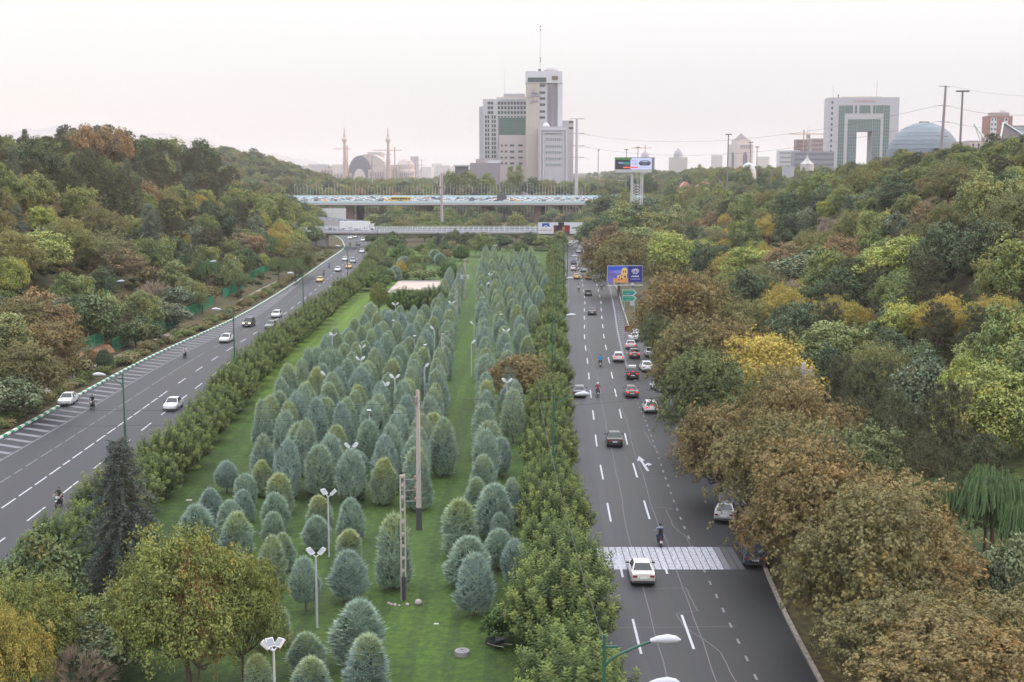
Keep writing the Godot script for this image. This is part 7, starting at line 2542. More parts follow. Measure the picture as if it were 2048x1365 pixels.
func motorcycle(at: Vector3, turn: float, label: String, tint: Material) -> Node3D:
	var o := thing("motorcycle", label, "motorcycle", at + Vector3(0, 0.032, 0), turn, "motorcycles on the two roads")
	var black := mat(0.02, 0.02, 0.02, 0.7)
	var steel := mat(0.35, 0.35, 0.37, 0.3, 0.8)
	for z in [-0.66, 0.62]:
		var s := Shape.new()
		var pts := []
		for i in 17:
			var a := TAU * i / 16
			pts.append(Vector3(0, 0.3 + cos(a) * 0.25, sin(a) * 0.25))
		var rr := []
		for i in 17:
			rr.append(0.05)
		s.tube(pts, rr, 6, false)
		var w := part("wheel", s.mesh(), black, o, Vector3(0, 0, z))
		s = Shape.new()
		for i in 6:
			var a := TAU * i / 6
			s.bar(Vector3(0, 0.3, 0), Vector3(0, 0.3 + cos(a) * 0.24, sin(a) * 0.24), 0.015, 0.015)
		part("spokes", s.mesh(), steel, w)
	var s := Shape.new()
	s.tube([Vector3(0, 0.3, 0.62), Vector3(0, 0.55, 0.1), Vector3(0, 0.8, -0.38)], [0.05, 0.07, 0.05], 6)
	s.tube([Vector3(0.06, 0.3, -0.66), Vector3(0.06, 0.95, -0.42)], [0.025, 0.025], 6)
	s.tube([Vector3(-0.06, 0.3, -0.66), Vector3(-0.06, 0.95, -0.42)], [0.025, 0.025], 6)
	s.box(Vector3(0, 0.38, 0.02), Vector3(0.26, 0.3, 0.4))
	part("frame", s.mesh(), black, o)
	s = Shape.new()
	s.tube([Vector3(0, 0.72, 0.05), Vector3(0, 0.8, -0.12), Vector3(0, 0.82, -0.36)], [0.09, 0.15, 0.1], 10)
	part("tank", s.mesh(), tint, o)
	s = Shape.new()
	s.tube([Vector3(0, 0.73, 0.08), Vector3(0, 0.72, 0.4), Vector3(0, 0.78, 0.78)], [0.1, 0.14, 0.08], 8)
	part("seat", s.mesh(), black, o)
	s = Shape.new()
	s.tube([Vector3(-0.34, 1.0, -0.36), Vector3(-0.1, 1.0, -0.44), Vector3(0.1, 1.0, -0.44), Vector3(0.34, 1.0, -0.36)], [0.02, 0.018, 0.018, 0.02], 6)
	part("handlebar", s.mesh(), steel, o)
	part("headlight", box_mesh(Vector3(0.18, 0.18, 0.12), false), mat(0.6, 0.6, 0.62, 0.15), o, Vector3(0, 0.9, -0.54))
	part("taillight", box_mesh(Vector3(0.14, 0.09, 0.06), false), mat(0.35, 0.015, 0.02, 0.2), o, Vector3(0, 0.66, 0.88))
	part("licence_plate", box_mesh(Vector3(0.2, 0.16, 0.02), false), mat(0.65, 0.65, 0.66), o, Vector3(0, 0.5, 0.9))
	s = Shape.new()
	s.tube([Vector3(0.14, 0.3, 0.0), Vector3(0.16, 0.3, 0.75)], [0.035, 0.05], 6)
	part("exhaust", s.mesh(), steel, o)
	s = Shape.new()
	s.tube([Vector3(0, 0.62, -0.9), Vector3(0, 0.65, -0.68), Vector3(0, 0.58, -0.44)], [0.05, 0.07, 0.05], 6)
	part("mudguard", s.mesh(), tint, o)
	return o


func hair_or_helmet(parent: Node, m: Material, helmet: bool) -> void:
	var s := Shape.new()
	if helmet:
		s.lathe(Vector3(0, 1.56, -0.01), [[0.1, 0], [0.135, 0.03], [0.14, 0.1], [0.12, 0.17], [0.07, 0.21], [0, 0.22]], 14)
	else:
		s.lathe(Vector3(0, 1.63, 0.0), [[0.112, 0], [0.118, 0.06], [0.1, 0.12], [0.06, 0.155], [0, 0.165]], 12)
	part("helmet" if helmet else "hair", s.mesh(), m, parent)


func make_riders() -> void:
	var bones := rider_bones()
	var vc := StandardMaterial3D.new()
	vc.vertex_color_use_as_albedo = true
	vc.roughness = 0.85
	var cache := {}
	var skin_c := Color(0.36, 0.22, 0.16)
	for r in [
		[Vector3(11.60, 0.00, -98.90), 0, "rider in pale blue shirt and dark backpack past the ladder crossing", "dark motorcycle crossing the white ladder marking", Color(0.25, 0.27, 0.42), Color(0.03, 0.05, 0.12), [0.02, 0.02, 0.02], false, [0.03, 0.05, 0.2]],
		[Vector3(11.20, 0.00, -167.40), 0, "rider in a dark red shirt and white helmet", "black motorcycle under the red-shirted rider", Color(0.22, 0.02, 0.04), Color(0.03, 0.03, 0.05), [0.6, 0.6, 0.62], true, [0.03, 0.03, 0.035]],
		[Vector3(13.30, 0.00, -193.80), 0, "rider in a bright blue shirt, arms spread", "motorcycle under the bright blue rider", Color(0.0, 0.19, 0.42), Color(0.03, 0.03, 0.04), [0.02, 0.02, 0.02], false, [0.04, 0.04, 0.045]],
		[Vector3(16.30, 0.00, -317.00), 0, "rider in a pale shirt near the mulberry tops", "red motorcycle near the median mulberries", Color(0.45, 0.45, 0.5), Color(0.1, 0.1, 0.12), [0.02, 0.02, 0.02], false, [0.4, 0.03, 0.03]],
		[Vector3(22.30, 0.00, -322.50), 0, "rider in grey near the blue billboard", "dark motorcycle near the blue billboard", Color(0.25, 0.25, 0.29), Color(0.05, 0.05, 0.06), [0.02, 0.02, 0.02], false, [0.03, 0.03, 0.035]],
		[Vector3(-51.90, 0.00, -158.30), 1, "rider in a black shirt beside the car on the hatching", "black motorcycle beside the car on the hatching", Color(0.02, 0.02, 0.025), Color(0.05, 0.06, 0.1), [0.02, 0.02, 0.02], false, [0.03, 0.03, 0.035]],
		[Vector3(-51.60, 0.00, -202.90), 1, "rider in a light grey shirt leaning forward", "dark motorcycle on the solid lane line", Color(0.42, 0.42, 0.45), Color(0.06, 0.06, 0.08), [0.03, 0.02, 0.02], false, [0.03, 0.03, 0.035]],
		[Vector3(-53.50, 0.00, -368.40), 1, "rider in dark red by the far painted kerb", "red motorcycle by the far painted kerb", Color(0.22, 0.04, 0.05), Color(0.05, 0.05, 0.06), [0.5, 0.45, 0.42], true, [0.35, 0.03, 0.03]],
		[Vector3(-55.70, 0.00, -395.60), 1, "rider in bright blue by the far painted kerb", "blue motorcycle by the far painted kerb", Color(0.04, 0.14, 0.42), Color(0.04, 0.08, 0.2), [0.05, 0.1, 0.3], true, [0.03, 0.1, 0.4]],
		[Vector3(-63.60, 0.00, -510.80), 1, "rider in black between cars at the bend", "motorcycle between cars at the bend", Color(0.02, 0.02, 0.025), Color(0.02, 0.02, 0.03), [0.02, 0.02, 0.02], true, [0.03, 0.03, 0.035]],
		[Vector3(-39.60, 0.00, -110.80), 1, "rider in dark green half hidden behind the spruce", "white-fronted motorcycle half hidden behind the spruce", Color(0.05, 0.07, 0.05), Color(0.05, 0.05, 0.06), [0.02, 0.02, 0.02], false, [0.5, 0.5, 0.52]],
		[Vector3(19.50, 0.00, -120.50), 0, "rider in a magenta top stopped at the kerb under leaves", "motorcycle stopped at the kerb under leaves", Color(0.5, 0.01, 0.16), Color(0.35, 0.35, 0.4), [0.4, 0.02, 0.12], false, [0.03, 0.03, 0.035]]]:
		var at: Vector3 = r[0]
		var turn := road_turn_west(-at.z) if r[1] else road_turn_east(-at.z)
		motorcycle(at, turn, r[3], mat(r[8][0], r[8][1], r[8][2], 0.3))
		var key := str(r[4]) + str(r[5])
		if not cache.has("base"):
			cache.base = skin(bones, 0.026, [Color(0, 0, 0), Color(1, 0, 0), Color(0, 1, 0), Color(0, 0, 1)])
		var arr: Array = (cache.base as ArrayMesh).surface_get_arrays(0)
		var cols: PackedColorArray = arr[Mesh.ARRAY_COLOR]
		for i in cols.size():
			var c := cols[i]
			cols[i] = r[4] if c.r > 0.5 else (r[5] if c.g > 0.5 else (Color(0.02, 0.02, 0.02) if c.b > 0.5 else skin_c))
		arr[Mesh.ARRAY_COLOR] = cols
		var m := ArrayMesh.new()
		m.add_surface_from_arrays(Mesh.PRIMITIVE_TRIANGLES, arr)
		var p := thing("person", r[2] + ", riding a motorcycle", "person", at + Vector3(0, 0.032, 0), turn, "motorcycle riders")
		part("body", m, vc, p)
		hair_or_helmet(p, mat(r[6][0], r[6][1], r[6][2], 0.5), r[7])
		if "backpack" in r[2]:
			part("backpack", box_mesh(Vector3(0.32, 0.46, 0.2)), mat(0.012, 0.012, 0.016, 0.8), p, Vector3(0, 0.98, 0.34))
	# the man leaning over the open engine
	var b := [[Vector3(-0.09, 0.92, 0), Vector3(0.09, 0.92, 0), 0.13, 0.13, 2], [Vector3(0, 0.95, 0), Vector3(0, 1.2, -0.1), 0.145, 0.15, 1], [Vector3(0, 1.2, -0.1), Vector3(0, 1.4, -0.24), 0.15, 0.13, 1], [Vector3(-0.16, 1.41, -0.25), Vector3(0.16, 1.41, -0.25), 0.07, 0.07, 1], [Vector3(0, 1.43, -0.27), Vector3(0, 1.54, -0.36), 0.055, 0.05, 0], [Vector3(0, 1.58, -0.39), Vector3(0, 1.65, -0.40), 0.095, 0.098, 0]]
	for s in [-1.0, 1.0]:
		b.append([Vector3(0.18 * s, 1.4, -0.26), Vector3(0.26 * s, 1.14, -0.34), 0.058, 0.048, 1])
		b.append([Vector3(0.26 * s, 1.14, -0.34), Vector3(0.17 * s, 1.0, -0.54), 0.042, 0.034, 0])
		b.append_array(hand_bones(Vector3(0.17 * s, 1.0, -0.54), Vector3(0, -0.2, -1).normalized(), Vector3(s, 0, 0), 0))
		b.append([Vector3(0.09 * s, 0.9, 0), Vector3(0.11 * s, 0.5, -0.03), 0.09, 0.065, 2])
		b.append([Vector3(0.11 * s, 0.5, -0.03), Vector3(0.12 * s, 0.1, 0.02), 0.062, 0.042, 2])
		b.append([Vector3(0.12 * s, 0.05, 0.03), Vector3(0.13 * s, 0.045, -0.15), 0.045, 0.04, 3])
	b.append_array(face_bones(Vector3(0, 1.61, -0.39), Vector3(0, -0.3, -0.95)))
	var at: Vector3 = Vector3(17.80, 0.00, -109.30)
	var man := thing("person", "person in dark clothes bending over the open bonnet of the silver car", "person", at + Vector3(0, 0.03, 0), -1.0)
	part("body", skin(b, 0.026, [skin_c, Color(0.09, 0.08, 0.12), Color(0.03, 0.03, 0.05), Color(0.02, 0.02, 0.02)]), vc, man)
	var s := Shape.new()
	s.lathe(Vector3(0, 1.62, -0.385), [[0.108, 0], [0.114, 0.05], [0.09, 0.1], [0.05, 0.128], [0, 0.135]], 12)
	part("hair", s.mesh(), mat(0.012, 0.01, 0.01, 0.8), man)


# ---------------------------------------------------------------- street furniture
func street_lamp(at: Vector3, h: float, reach: float, turn: float, label: String, group: String, double := false) -> void:
	var o := thing("street_lamp", label, "street lamp", at, turn, group)
	var green := mat(0.025, 0.10, 0.065, 0.5)
	var s := Shape.new()
	s.tube([Vector3(0, -0.3, 0), Vector3(0, h * 0.5, 0), Vector3(0, h * 0.5 + 0.02, 0), Vector3(0, h * 0.97, 0)], [0.13, 0.11, 0.09, 0.07], 10)
	part("pole", s.mesh(), green, o)
	for k in 2 if double else 1:
		var y := h * 0.9 - k * 1.78
		s = Shape.new()
		var pts := []
		var rr := []
		for i in 9:
			var u := i / 8.0
			pts.append(Vector3(reach * u, y - 0.6 + 0.8 * sqrt(u) + 0.35 * u, 0))
			rr.append(0.055)
		s.tube(pts, rr, 7)
		s.bar(Vector3(0, y + 0.25, 0), Vector3(reach * 0.28, y + 0.28, 0), 0.07, 0.09)
		part("arm", s.mesh(), green, o)
		s = Shape.new()
		var q := Vector3(reach + 0.02, y + 0.58, 0)
		s.tube([q - Vector3(0.1, 0.02, 0), q + Vector3(0.2, 0.03, 0), q + Vector3(0.62, 0.06, 0), q + Vector3(0.95, 0.05, 0), q + Vector3(1.12, 0.03, 0)], [0.07, 0.15, 0.2, 0.14, 0.03], 10)
		part("lamp_head", s.mesh(), mat(0.45, 0.45, 0.5, 0.4), o)


func flood_mast(at: Vector3, h: float, heads: int, turn: float, label: String) -> void:
	var o := thing("floodlight_mast", label, "floodlight", at, turn, "white floodlight masts among the junipers")
	var white := mat(0.58, 0.58, 0.62, 0.5)
	var s := Shape.new()
	s.tube([Vector3(0, -0.2, 0), Vector3(0, h, 0)], [0.075, 0.06], 8)
	part("pole", s.mesh(), mat(0.42, 0.42, 0.45, 0.5), o)
	var spots := [[-0.34, -0.5], [0.34, 0.6], [0.1, 0.1]]
	for k in heads:
		var yaw: float = [-1.0, 1.1, 0.2][k]
		var b := Basis(Vector3.UP, yaw) * Basis(Vector3.RIGHT, -0.85)
		s = Shape.new()
		s.bar(Vector3(0, h - 0.05, 0), Vector3(sin(yaw) * -0.34, h + 0.12, cos(yaw) * -0.34), 0.05, 0.05)
		part("bracket", s.mesh(), white, o)
		s = Shape.new()
		s.box(Vector3(sin(yaw) * -0.42, h + 0.26, cos(yaw) * -0.42), Vector3(0.42, 0.52, 0.13), b)
		part("lamp_head", s.mesh(), white, o)
		s = Shape.new()
		s.box(Vector3(sin(yaw) * -0.42, h + 0.26, cos(yaw) * -0.42) + b * Vector3(0, 0, 0.07), Vector3(0.34, 0.42, 0.02), b)
		part("lens", s.mesh(), mat(0.2, 0.21, 0.23, 0.15), o)


func ladder_pole(at: Vector3, h: float, arms: int, label: String) -> Node3D:
	var o := thing("utility_pole", label, "utility pole", at, 0.25)
	var m := mat(0.38, 0.33, 0.31, 0.9)
	for x in [-0.14, 0.14]:
		part("post", box_mesh(Vector3(0.085, h, 0.2)), m, o, Vector3(x, 0, 0))
	for i in int(h / 0.85):
		part("rung", box_mesh(Vector3(0.2, 0.16, 0.19)), m, o, Vector3(0, 0.35 + i * 0.85, 0))
	part("cap", box_mesh(Vector3(0.37, 0.16, 0.21)), m, o, Vector3(0, h, 0))
	for k in arms:
		var y := h - 0.15 - k * 0.75
		var s := Shape.new()
		s.bar(Vector3(0.1, y, 0.12), Vector3(0.9, y, 0.12), 0.05, 0.06)
		part("crossarm", s.mesh(), mat(0.3, 0.3, 0.32, 0.5, 0.5), o)
		s = Shape.new()
		s.lathe(Vector3(0.86, y + 0.03, 0.12), [[0.05, 0], [0.09, 0.04], [0.06, 0.1], [0.09, 0.14], [0.05, 0.22], [0, 0.24]], 8)
		part("insulator", s.mesh(), mat(0.3, 0.11, 0.08, 0.3), o)
	return o


func wire(a: Vector3, b: Vector3, sag: float, label: String, r := 0.013) -> void:
	var s := Shape.new()
	var pts := []
	var rr := []
	for i in 15:
		var u := i / 14.0
		pts.append(a.lerp(b, u) - Vector3(0, sag * 4 * u * (1 - u), 0))
		rr.append(r)
	s.tube(pts, rr, 4, false)
	tag(part("cable", s.mesh(), mat(0.05, 0.05, 0.055, 0.6)), label, "cable", "overhead cables")


func picture(key: String, im: Image, rough := 0.5) -> StandardMaterial3D:
	var m := StandardMaterial3D.new()
	m.albedo_texture = ImageTexture.create_from_image(im)
	m.roughness = rough
	mats[key] = m
	return m


func blot(im: Image, c: Vector2, r: Vector2, col: Color) -> void:
	for y in range(int(c.y - r.y), int(c.y + r.y) + 1):
		for x in range(int(c.x - r.x), int(c.x + r.x) + 1):
			if x >= 0 and y >= 0 and x < im.get_width() and y < im.get_height() and pow((x - c.x) / r.x, 2) + pow((y - c.y) / r.y, 2) <= 1:
				im.set_pixel(x, y, col)


func scribble(im: Image, rows: Array, at: Vector2, size: Vector2, col: Color, w := 1.0) -> void:
	for row in rows:
		for i in range(0, row.size() - 3, 2):
			var a := at + Vector2(row[i], 1.0 - row[i + 1]) * size
			var b := at + Vector2(row[i + 2], 1.0 - row[i + 3]) * size
			var n := int(a.distance_to(b)) * 2 + 1
			for k in n + 1:
				blot(im, a.lerp(b, float(k) / n), Vector2(w, w), col)


# a printed panel facing +z with its own uv
func poster(parent: Node, called: String, m: Material, x0: float, x1: float, y0: float, y1: float, z: float) -> void:
	var a := []
	a.resize(Mesh.ARRAY_MAX)
	a[Mesh.ARRAY_VERTEX] = PackedVector3Array([Vector3(x0, y0, z), Vector3(x1, y1, z), Vector3(x1, y0, z), Vector3(x0, y0, z), Vector3(x0, y1, z), Vector3(x1, y1, z)])
	var n := PackedVector3Array()
	n.resize(6)
	n.fill(Vector3.BACK)
	a[Mesh.ARRAY_NORMAL] = n
	a[Mesh.ARRAY_TEX_UV] = PackedVector2Array([Vector2(0, 1), Vector2(1, 0), Vector2(1, 1), Vector2(0, 1), Vector2(0, 0), Vector2(1, 0)])
	var mesh := ArrayMesh.new()
	mesh.add_surface_from_arrays(Mesh.PRIMITIVE_TRIANGLES, a)
	part(called, mesh, m, parent)


func make_furniture() -> void:
	var west := "green street lamps along the oncoming lanes"
	var i := 0
	for r in [[-36.6, 120.7], [-36.9, 171.0], [-37.6, 233.0], [-40.6, 320.0], [-41.8, 405.0]]:
		street_lamp(Vector3(r[0], 0, -r[1]), 11.6 if i else 10.6, 1.7, PI, "green lamp post in the mulberry row of the oncoming lanes, %s from camera" % ordinal(i), west)
		i += 1
	i = 0
	for r in [[-66.5, 212.0, 2.0], [-63.5, 265.0, 0.0], [-66.0, 408.0, 0.0]]:
		street_lamp(Vector3(r[0], ground(r[0], r[1]), -r[1]), 11.2, 2.0, 0.0, "green lamp post on the hill side of the oncoming lanes, %s from camera" % ordinal(i), west)
		i += 1
	i = 0
	for r in [[3.7, 50.0], [3.5, 108.0], [5.3, 169.0], [7.8, 229.0], [11.6, 291.0], [15.0, 352.0], [16.6, 415.0]]:
		street_lamp(Vector3(r[0], 0, -r[1]), 11.0, 1.9, -0.06, "green lamp post rising from the outbound mulberry row, %s from camera" % ordinal(i), "green street lamps along the outbound lanes", i == 0)
		i += 1
	flood_mast(Vector3(-26.80, 0, -192.50), 4.75, 2, -0.40, "white floodlight mast alone on the open lawn")
	flood_mast(Vector3(-12.50, 0, -80.30), 4.75, 2, 0.00, "white floodlight mast behind the front junipers with twin white heads")
	flood_mast(Vector3(-12.20, 0, -63.90), 4.75, 3, 0.40, "white floodlight mast at the bottom of the view with three heads")
	flood_mast(Vector3(-13.90, 0, -95.80), 4.75, 2, -0.20, "white floodlight mast leaning slightly, head turned side-on")
	flood_mast(Vector3(-14.20, 0, -112.80), 4.75, 2, 0.20, "white floodlight mast with a V-shaped top")
	flood_mast(Vector3(-14.50, 0, -129.90), 4.75, 1, 4.22, "white floodlight mast with a single bent head near the square pole")
	flood_mast(Vector3(-13.90, 0, -152.10), 4.75, 2, 0.00, "white floodlight mast beside the three-headed one in the middle rows")
	flood_mast(Vector3(-14.50, 0, -146.30), 4.75, 3, 0.40, "white floodlight mast low in the middle rows with three heads")
	flood_mast(Vector3(-21.00, 0, -179.00), 4.75, 2, -0.20, "white floodlight mast front one of a pair near the open lawn")
	flood_mast(Vector3(-19.70, 0, -167.20), 4.75, 2, 0.20, "white floodlight mast second of the pair near the open lawn")
	flood_mast(Vector3(-22.40, 0, -154.50), 4.75, 1, 2.16, "white floodlight mast on the lawn side of the rows, one head")
	flood_mast(Vector3(-12.20, 0, -180.00), 4.75, 1, 4.26, "white floodlight mast slim, near the middle ladder pole")
	flood_mast(Vector3(-11.00, 0, -161.00), 4.75, 1, 0.08, "white floodlight mast tall and slim left of the middle ladder pole")
	flood_mast(Vector3(-12.10, 0, -200.70), 4.75, 1, 2.18, "white floodlight mast before the feathery bush, boxy head")
	flood_mast(Vector3(-14.40, 0, -190.10), 4.75, 1, 4.28, "white floodlight mast left of the feathery bush, boxy head")
	flood_mast(Vector3(-21.60, 0, -224.20), 4.75, 1, 0.10, "white floodlight mast behind the rows near the brown hut")
	flood_mast(Vector3(-21.50, 0, -238.10), 4.75, 2, 0.00, "white floodlight mast below the flat-roofed pavilion")
	flood_mast(Vector3(-19.40, 0, -210.40), 4.75, 1, 4.30, "white floodlight mast short, at the far end of the lawn-side rows")
	flood_mast(Vector3(-11.30, 0, -240.90), 4.75, 2, -0.20, "white floodlight mast left of the far ladder pole")
	flood_mast(Vector3(-5.40, 0, -237.20), 4.75, 2, 0.20, "white floodlight mast beyond the mown strip, white twin heads")
	flood_mast(Vector3(-2.00, 0, -219.40), 4.75, 1, 4.32, "white floodlight mast beyond the mown strip, single boxy head")
	flood_mast(Vector3(-0.90, 0, -197.50), 4.75, 2, 0.00, "white floodlight mast beyond the mown strip near round junipers")
	flood_mast(Vector3(-6.10, 0, -207.50), 4.75, 1, 2.24, "white floodlight mast at the strip's far edge, one head")
	flood_mast(Vector3(-0.60, 0, -149.20), 4.75, 2, -0.20, "white floodlight mast beside the brown-olive tree")
	flood_mast(Vector3(-5.80, 0, -183.80), 4.75, 1, 0.16, "white floodlight mast with a T-shaped head at the strip's edge")
	flood_mast(Vector3(-5.20, 0, -308.20), 4.75, 2, -0.40, "white floodlight mast far up the rows, lower of two")
	flood_mast(Vector3(-5.50, 0, -432.70), 4.75, 2, 0.00, "white floodlight mast topmost of all up the rows")
	flood_mast(Vector3(-5.50, 0, -282.80), 4.75, 1, 0.18, "white floodlight mast far up the rows with a bent head")
	# concrete poles
	var sq := thing("utility_pole", "tall square concrete pole with a dark foot on the lawn", "utility pole", Vector3(-7.6, 0, -103.3), 0.3)
	var s := Shape.new()
	s.tube([Vector3(0, -0.3, 0), Vector3(0, 11.6, 0)], [0.25, 0.15], 4)
	part("post", s.mesh(), mat(0.40, 0.35, 0.33, 0.9), sq)
	s = Shape.new()
	s.tube([Vector3(0, 0, 0), Vector3(0, 1.9, 0)], [0.256, 0.238], 4)
	part("tarred_foot", s.mesh(), mat(0.06, 0.055, 0.06, 0.9), sq)
	part("bracket", box_mesh(Vector3(0.25, 0.5, 0.3)), mat(0.2, 0.19, 0.2), sq, Vector3(-0.2, 10.6, 0.15))
	var lp := ladder_pole(Vector3(-7.4, 0, -85.7), 8.6, 3, "ladder-like concrete pole with three insulator arms among front junipers")
	part("door", box_mesh(Vector3(0.3, 1.6, 0.06)), mat(0.04, 0.04, 0.045), lp, Vector3(0, 0.1, 0.13))
	ladder_pole(Vector3(-9.3, 0, -173), 7.4, 2, "ladder-like concrete pole halfway along the strip-side row")
	ladder_pole(Vector3(-10.6, 0, -247), 7.6, 1, "ladder-like concrete pole far along the mown strip")
	var tp := ladder_pole(Vector3(-10.9, 0, -300), 9.0, 2, "transformer pole with grey boxes beyond the pavilion trees")
	for x in [-0.75, 0.6]:
		part("transformer", box_mesh(Vector3(0.6, 0.8, 0.6)), mat(0.36, 0.38, 0.4, 0.6), tp, Vector3(x, 4.6, 0.1))
	var st := thing("stake", "thin bare wooden post in the row beyond the mown strip", "post", Vector3(-3.50, 0, -170))
	part("post", box_mesh(Vector3(0.16, 4.6, 0.16)), mat(0.36, 0.29, 0.25, 0.9), st)
	var rp := thing("utility_pole", "concrete pole with wooden crossarms among the plane trees", "utility pole", Vector3(30.4, 0.1, -134), -0.3)
	part("post", box_mesh(Vector3(0.42, 9.2, 0.3)), mat(0.42, 0.37, 0.34, 0.9), rp)
	for y in [8.55, 8.25]:
		s = Shape.new()
		s.bar(Vector3(-1.05, y + 0.2, 0.2), Vector3(1.05, y - 0.2, 0.2), 0.1, 0.12)
		part("crossarm", s.mesh(), mat(0.32, 0.29, 0.29, 0.8), rp)
	for x in [-0.9, -0.3, 0.4, 0.95]:
		part("insulator", box_mesh(Vector3(0.1, 0.22, 0.1)), mat(0.3, 0.25, 0.22), rp, Vector3(x, 8.6, 0.2))
	wire(Vector3(-7.8, 10.6, -103.2), Vector3(-70, 9.0, -116), 1.0, "upper thin cable crossing the oncoming lanes")
	wire(Vector3(-7.8, 9.8, -103.2), Vector3(-70, 8.0, -113), 1.2, "lower thin cable crossing the oncoming lanes")
	wire(Vector3(-7.5, 10.8, -103.2), Vector3(30.0, 8.5, -134), 0.8, "upper cable from the square pole over the outbound lanes")
	wire(Vector3(-7.5, 10.1, -103.2), Vector3(30.6, 8.3, -134), 1.1, "lower cable from the square pole over the outbound lanes")
	wire(Vector3(-6.6, 7.8, -85.7), Vector3(-8.6, 7.1, -173), 1.2, "cable running along the strip between ladder poles")
	wire(Vector3(2.2, 10.5, -108), Vector3(3.8, 9.9, -50.2), 0.9, "slack cable between the lamp posts over the mulberries", 0.018)

	billboards()
	green_signs()
	# pylons and masts on the horizon
	var py := thing("transmission_pole", "tall grey steel transmission pole with four crossarms beside the towers", "pylon", Vector3(40.84, 10, -830))
	s = Shape.new()
	s.tube([Vector3(0, 0, 0), Vector3(0, 52.70, 0)], [1.25, 0.75], 10)
	part("post", s.mesh(), mat(0.40, 0.38, 0.42, 0.6), py)
	var k := 0
	for y in [52.70, 43.70, 35.90, 28.70]:
		s = Shape.new()
		s.bar(Vector3(-4.6, y - 0.2, 0), Vector3(4.9, y - 0.2, 0), 0.3, 0.35)
		if k:
			s.bar(Vector3(1.0, y - 1.6, 0), Vector3(4.6, y - 0.2, 0), 0.18, 0.18)
			s.bar(Vector3(4.6, y - 0.3, 0), Vector3(8.2, y - 1.6, -1.0), 0.14, 0.14)
			s.bar(Vector3(-4.4, y - 0.3, 0), Vector3(-4.5, y - 4.2, 0), 0.1, 0.1)
		part("crossarm", s.mesh(), mat(0.32, 0.26, 0.26, 0.7), py)
		k += 1
	i = 0
	for r in [[-138.84, 1300.0, 44.20], [-143.03, 1500.0, 49.40], [-139.87, 1900.0, 46.90], [-157.14, 2000.0, 44.90], [-144.98, 2100.0, 48.80]]:
		var o := thing("transmission_pole", "slim hazy transmission pole with crossarms before the mosque, %s from camera" % ordinal(i), "pylon", Vector3(r[0], 10, -r[1]), 0, "hazy transmission poles before the mosque")
		s = Shape.new()
		var h: float = r[2] - 10
		s.tube([Vector3(0, 0, 0), Vector3(0, h, 0)], [1.2 if i < 2 else 0.7, 0.5], 6)
		part("post", s.mesh(), mat(0.3, 0.28, 0.32, 0.7), o)
		for y in [h - 0.3, h - 9.0, h - 18.0]:
			part("crossarm", box_mesh(Vector3(10.0, 0.5, 0.5)), mat(0.3, 0.26, 0.28, 0.7), o, Vector3(0, y, 0))
		i += 1
	var tm := thing("telecom_mast", "slender telecom mast with stacked antenna panels behind the slim overpass", "mast", Vector3(-31.73, 0, -590))
	s = Shape.new()
	s.tube([Vector3(0, 0, 0), Vector3(0, 28.60, 0)], [0.75, 0.45], 10)
	part("pole", s.mesh(), mat(0.33, 0.31, 0.33, 0.6), tm)
	for y in [25.20, 22.50, 19.20]:
		for a in 4:
			part("antenna", box_mesh(Vector3(0.55, 2.6, 0.3)), mat(0.5, 0.48, 0.47, 0.6) if a % 2 else mat(0.12, 0.11, 0.12), tm, Vector3(cos(a * 1.57 + 0.5) * 1.2, y, sin(a * 1.57 + 0.5) * 1.2))
	# poles with lamps on the right skyline
	var pp := thing("transmission_pole", "dark power pole with three crossarms rising from the hilltop at right", "pylon", Vector3(163.63, 26, -500))
	s = Shape.new()
	var ph := 35.60
	s.tube([Vector3(-0.4, 0, 0), Vector3(0.6, ph, 0)], [0.75, 0.42], 8)
	part("post", s.mesh(), mat(0.24, 0.21, 0.23, 0.7), pp)
	for y in [ph - 0.2, 28.20, 22.20, 16.80]:
		s = Shape.new()
		s.bar(Vector3(-1.9, y, 0), Vector3(2.4, y - 0.3, 0), 0.2, 0.22)
		part("crossarm", s.mesh(), mat(0.26, 0.19, 0.17, 0.7), pp)
	for r in [[163.67, 480.0, 58.00, 2.3, 0.36, "dark floodlight mast with a wide flat head next to the power pole"], [115.07, 700.0, 48.80, 1.6, 0.3, "dark mast with a flat head left of the arched tower"], [137.98, 760.0, 45.90, 1.2, 0.22, "thin mast just right of the arched tower"], [149.21, 800.0, 44.10, 1.1, 0.22, "short mast right of the thin one"], [71.31, 820.0, 42.90, 1.1, 0.2, "thin mast left behind the video billboard"], [76.59, 800.0, 43.80, 1.3, 0.22, "mast behind the middle of the video billboard"], [56.42, 860.0, 43.30, 0.8, 0.2, "thin mast between transmission pole and billboard"]]:
		var o := thing("light_mast", r[5], "mast", Vector3(r[0], 16, -r[1]))
		s = Shape.new()
		var h: float = r[2] - 16
		s.tube([Vector3(0, 0, 0), Vector3(0.2, h, 0)], [r[4] * 1.5, r[4]], 8)
		part("pole", s.mesh(), mat(0.19, 0.17, 0.19, 0.7), o)
		part("head", box_mesh(Vector3(r[3] * 2, 0.55, 1.2)), mat(0.13, 0.12, 0.12, 0.7), o, Vector3(0.2, h, 0))
	var rm := thing("lattice_mast", "slim lattice mast with antennas left of the gate building", "mast", Vector3(180.33, 16, -800))
	s = Shape.new()
	for x in [-0.5, 0.5]:
		s.bar(Vector3(x, 0, 0), Vector3(x, 40.40, 0), 0.14, 0.14)
	for y in 22:
		s.bar(Vector3(-0.5, y * 1.5, 0), Vector3(0.5, y * 1.5 + 1.5, 0), 0.1, 0.1)
	part("frame", s.mesh(), mat(0.34, 0.32, 0.33, 0.6), rm)
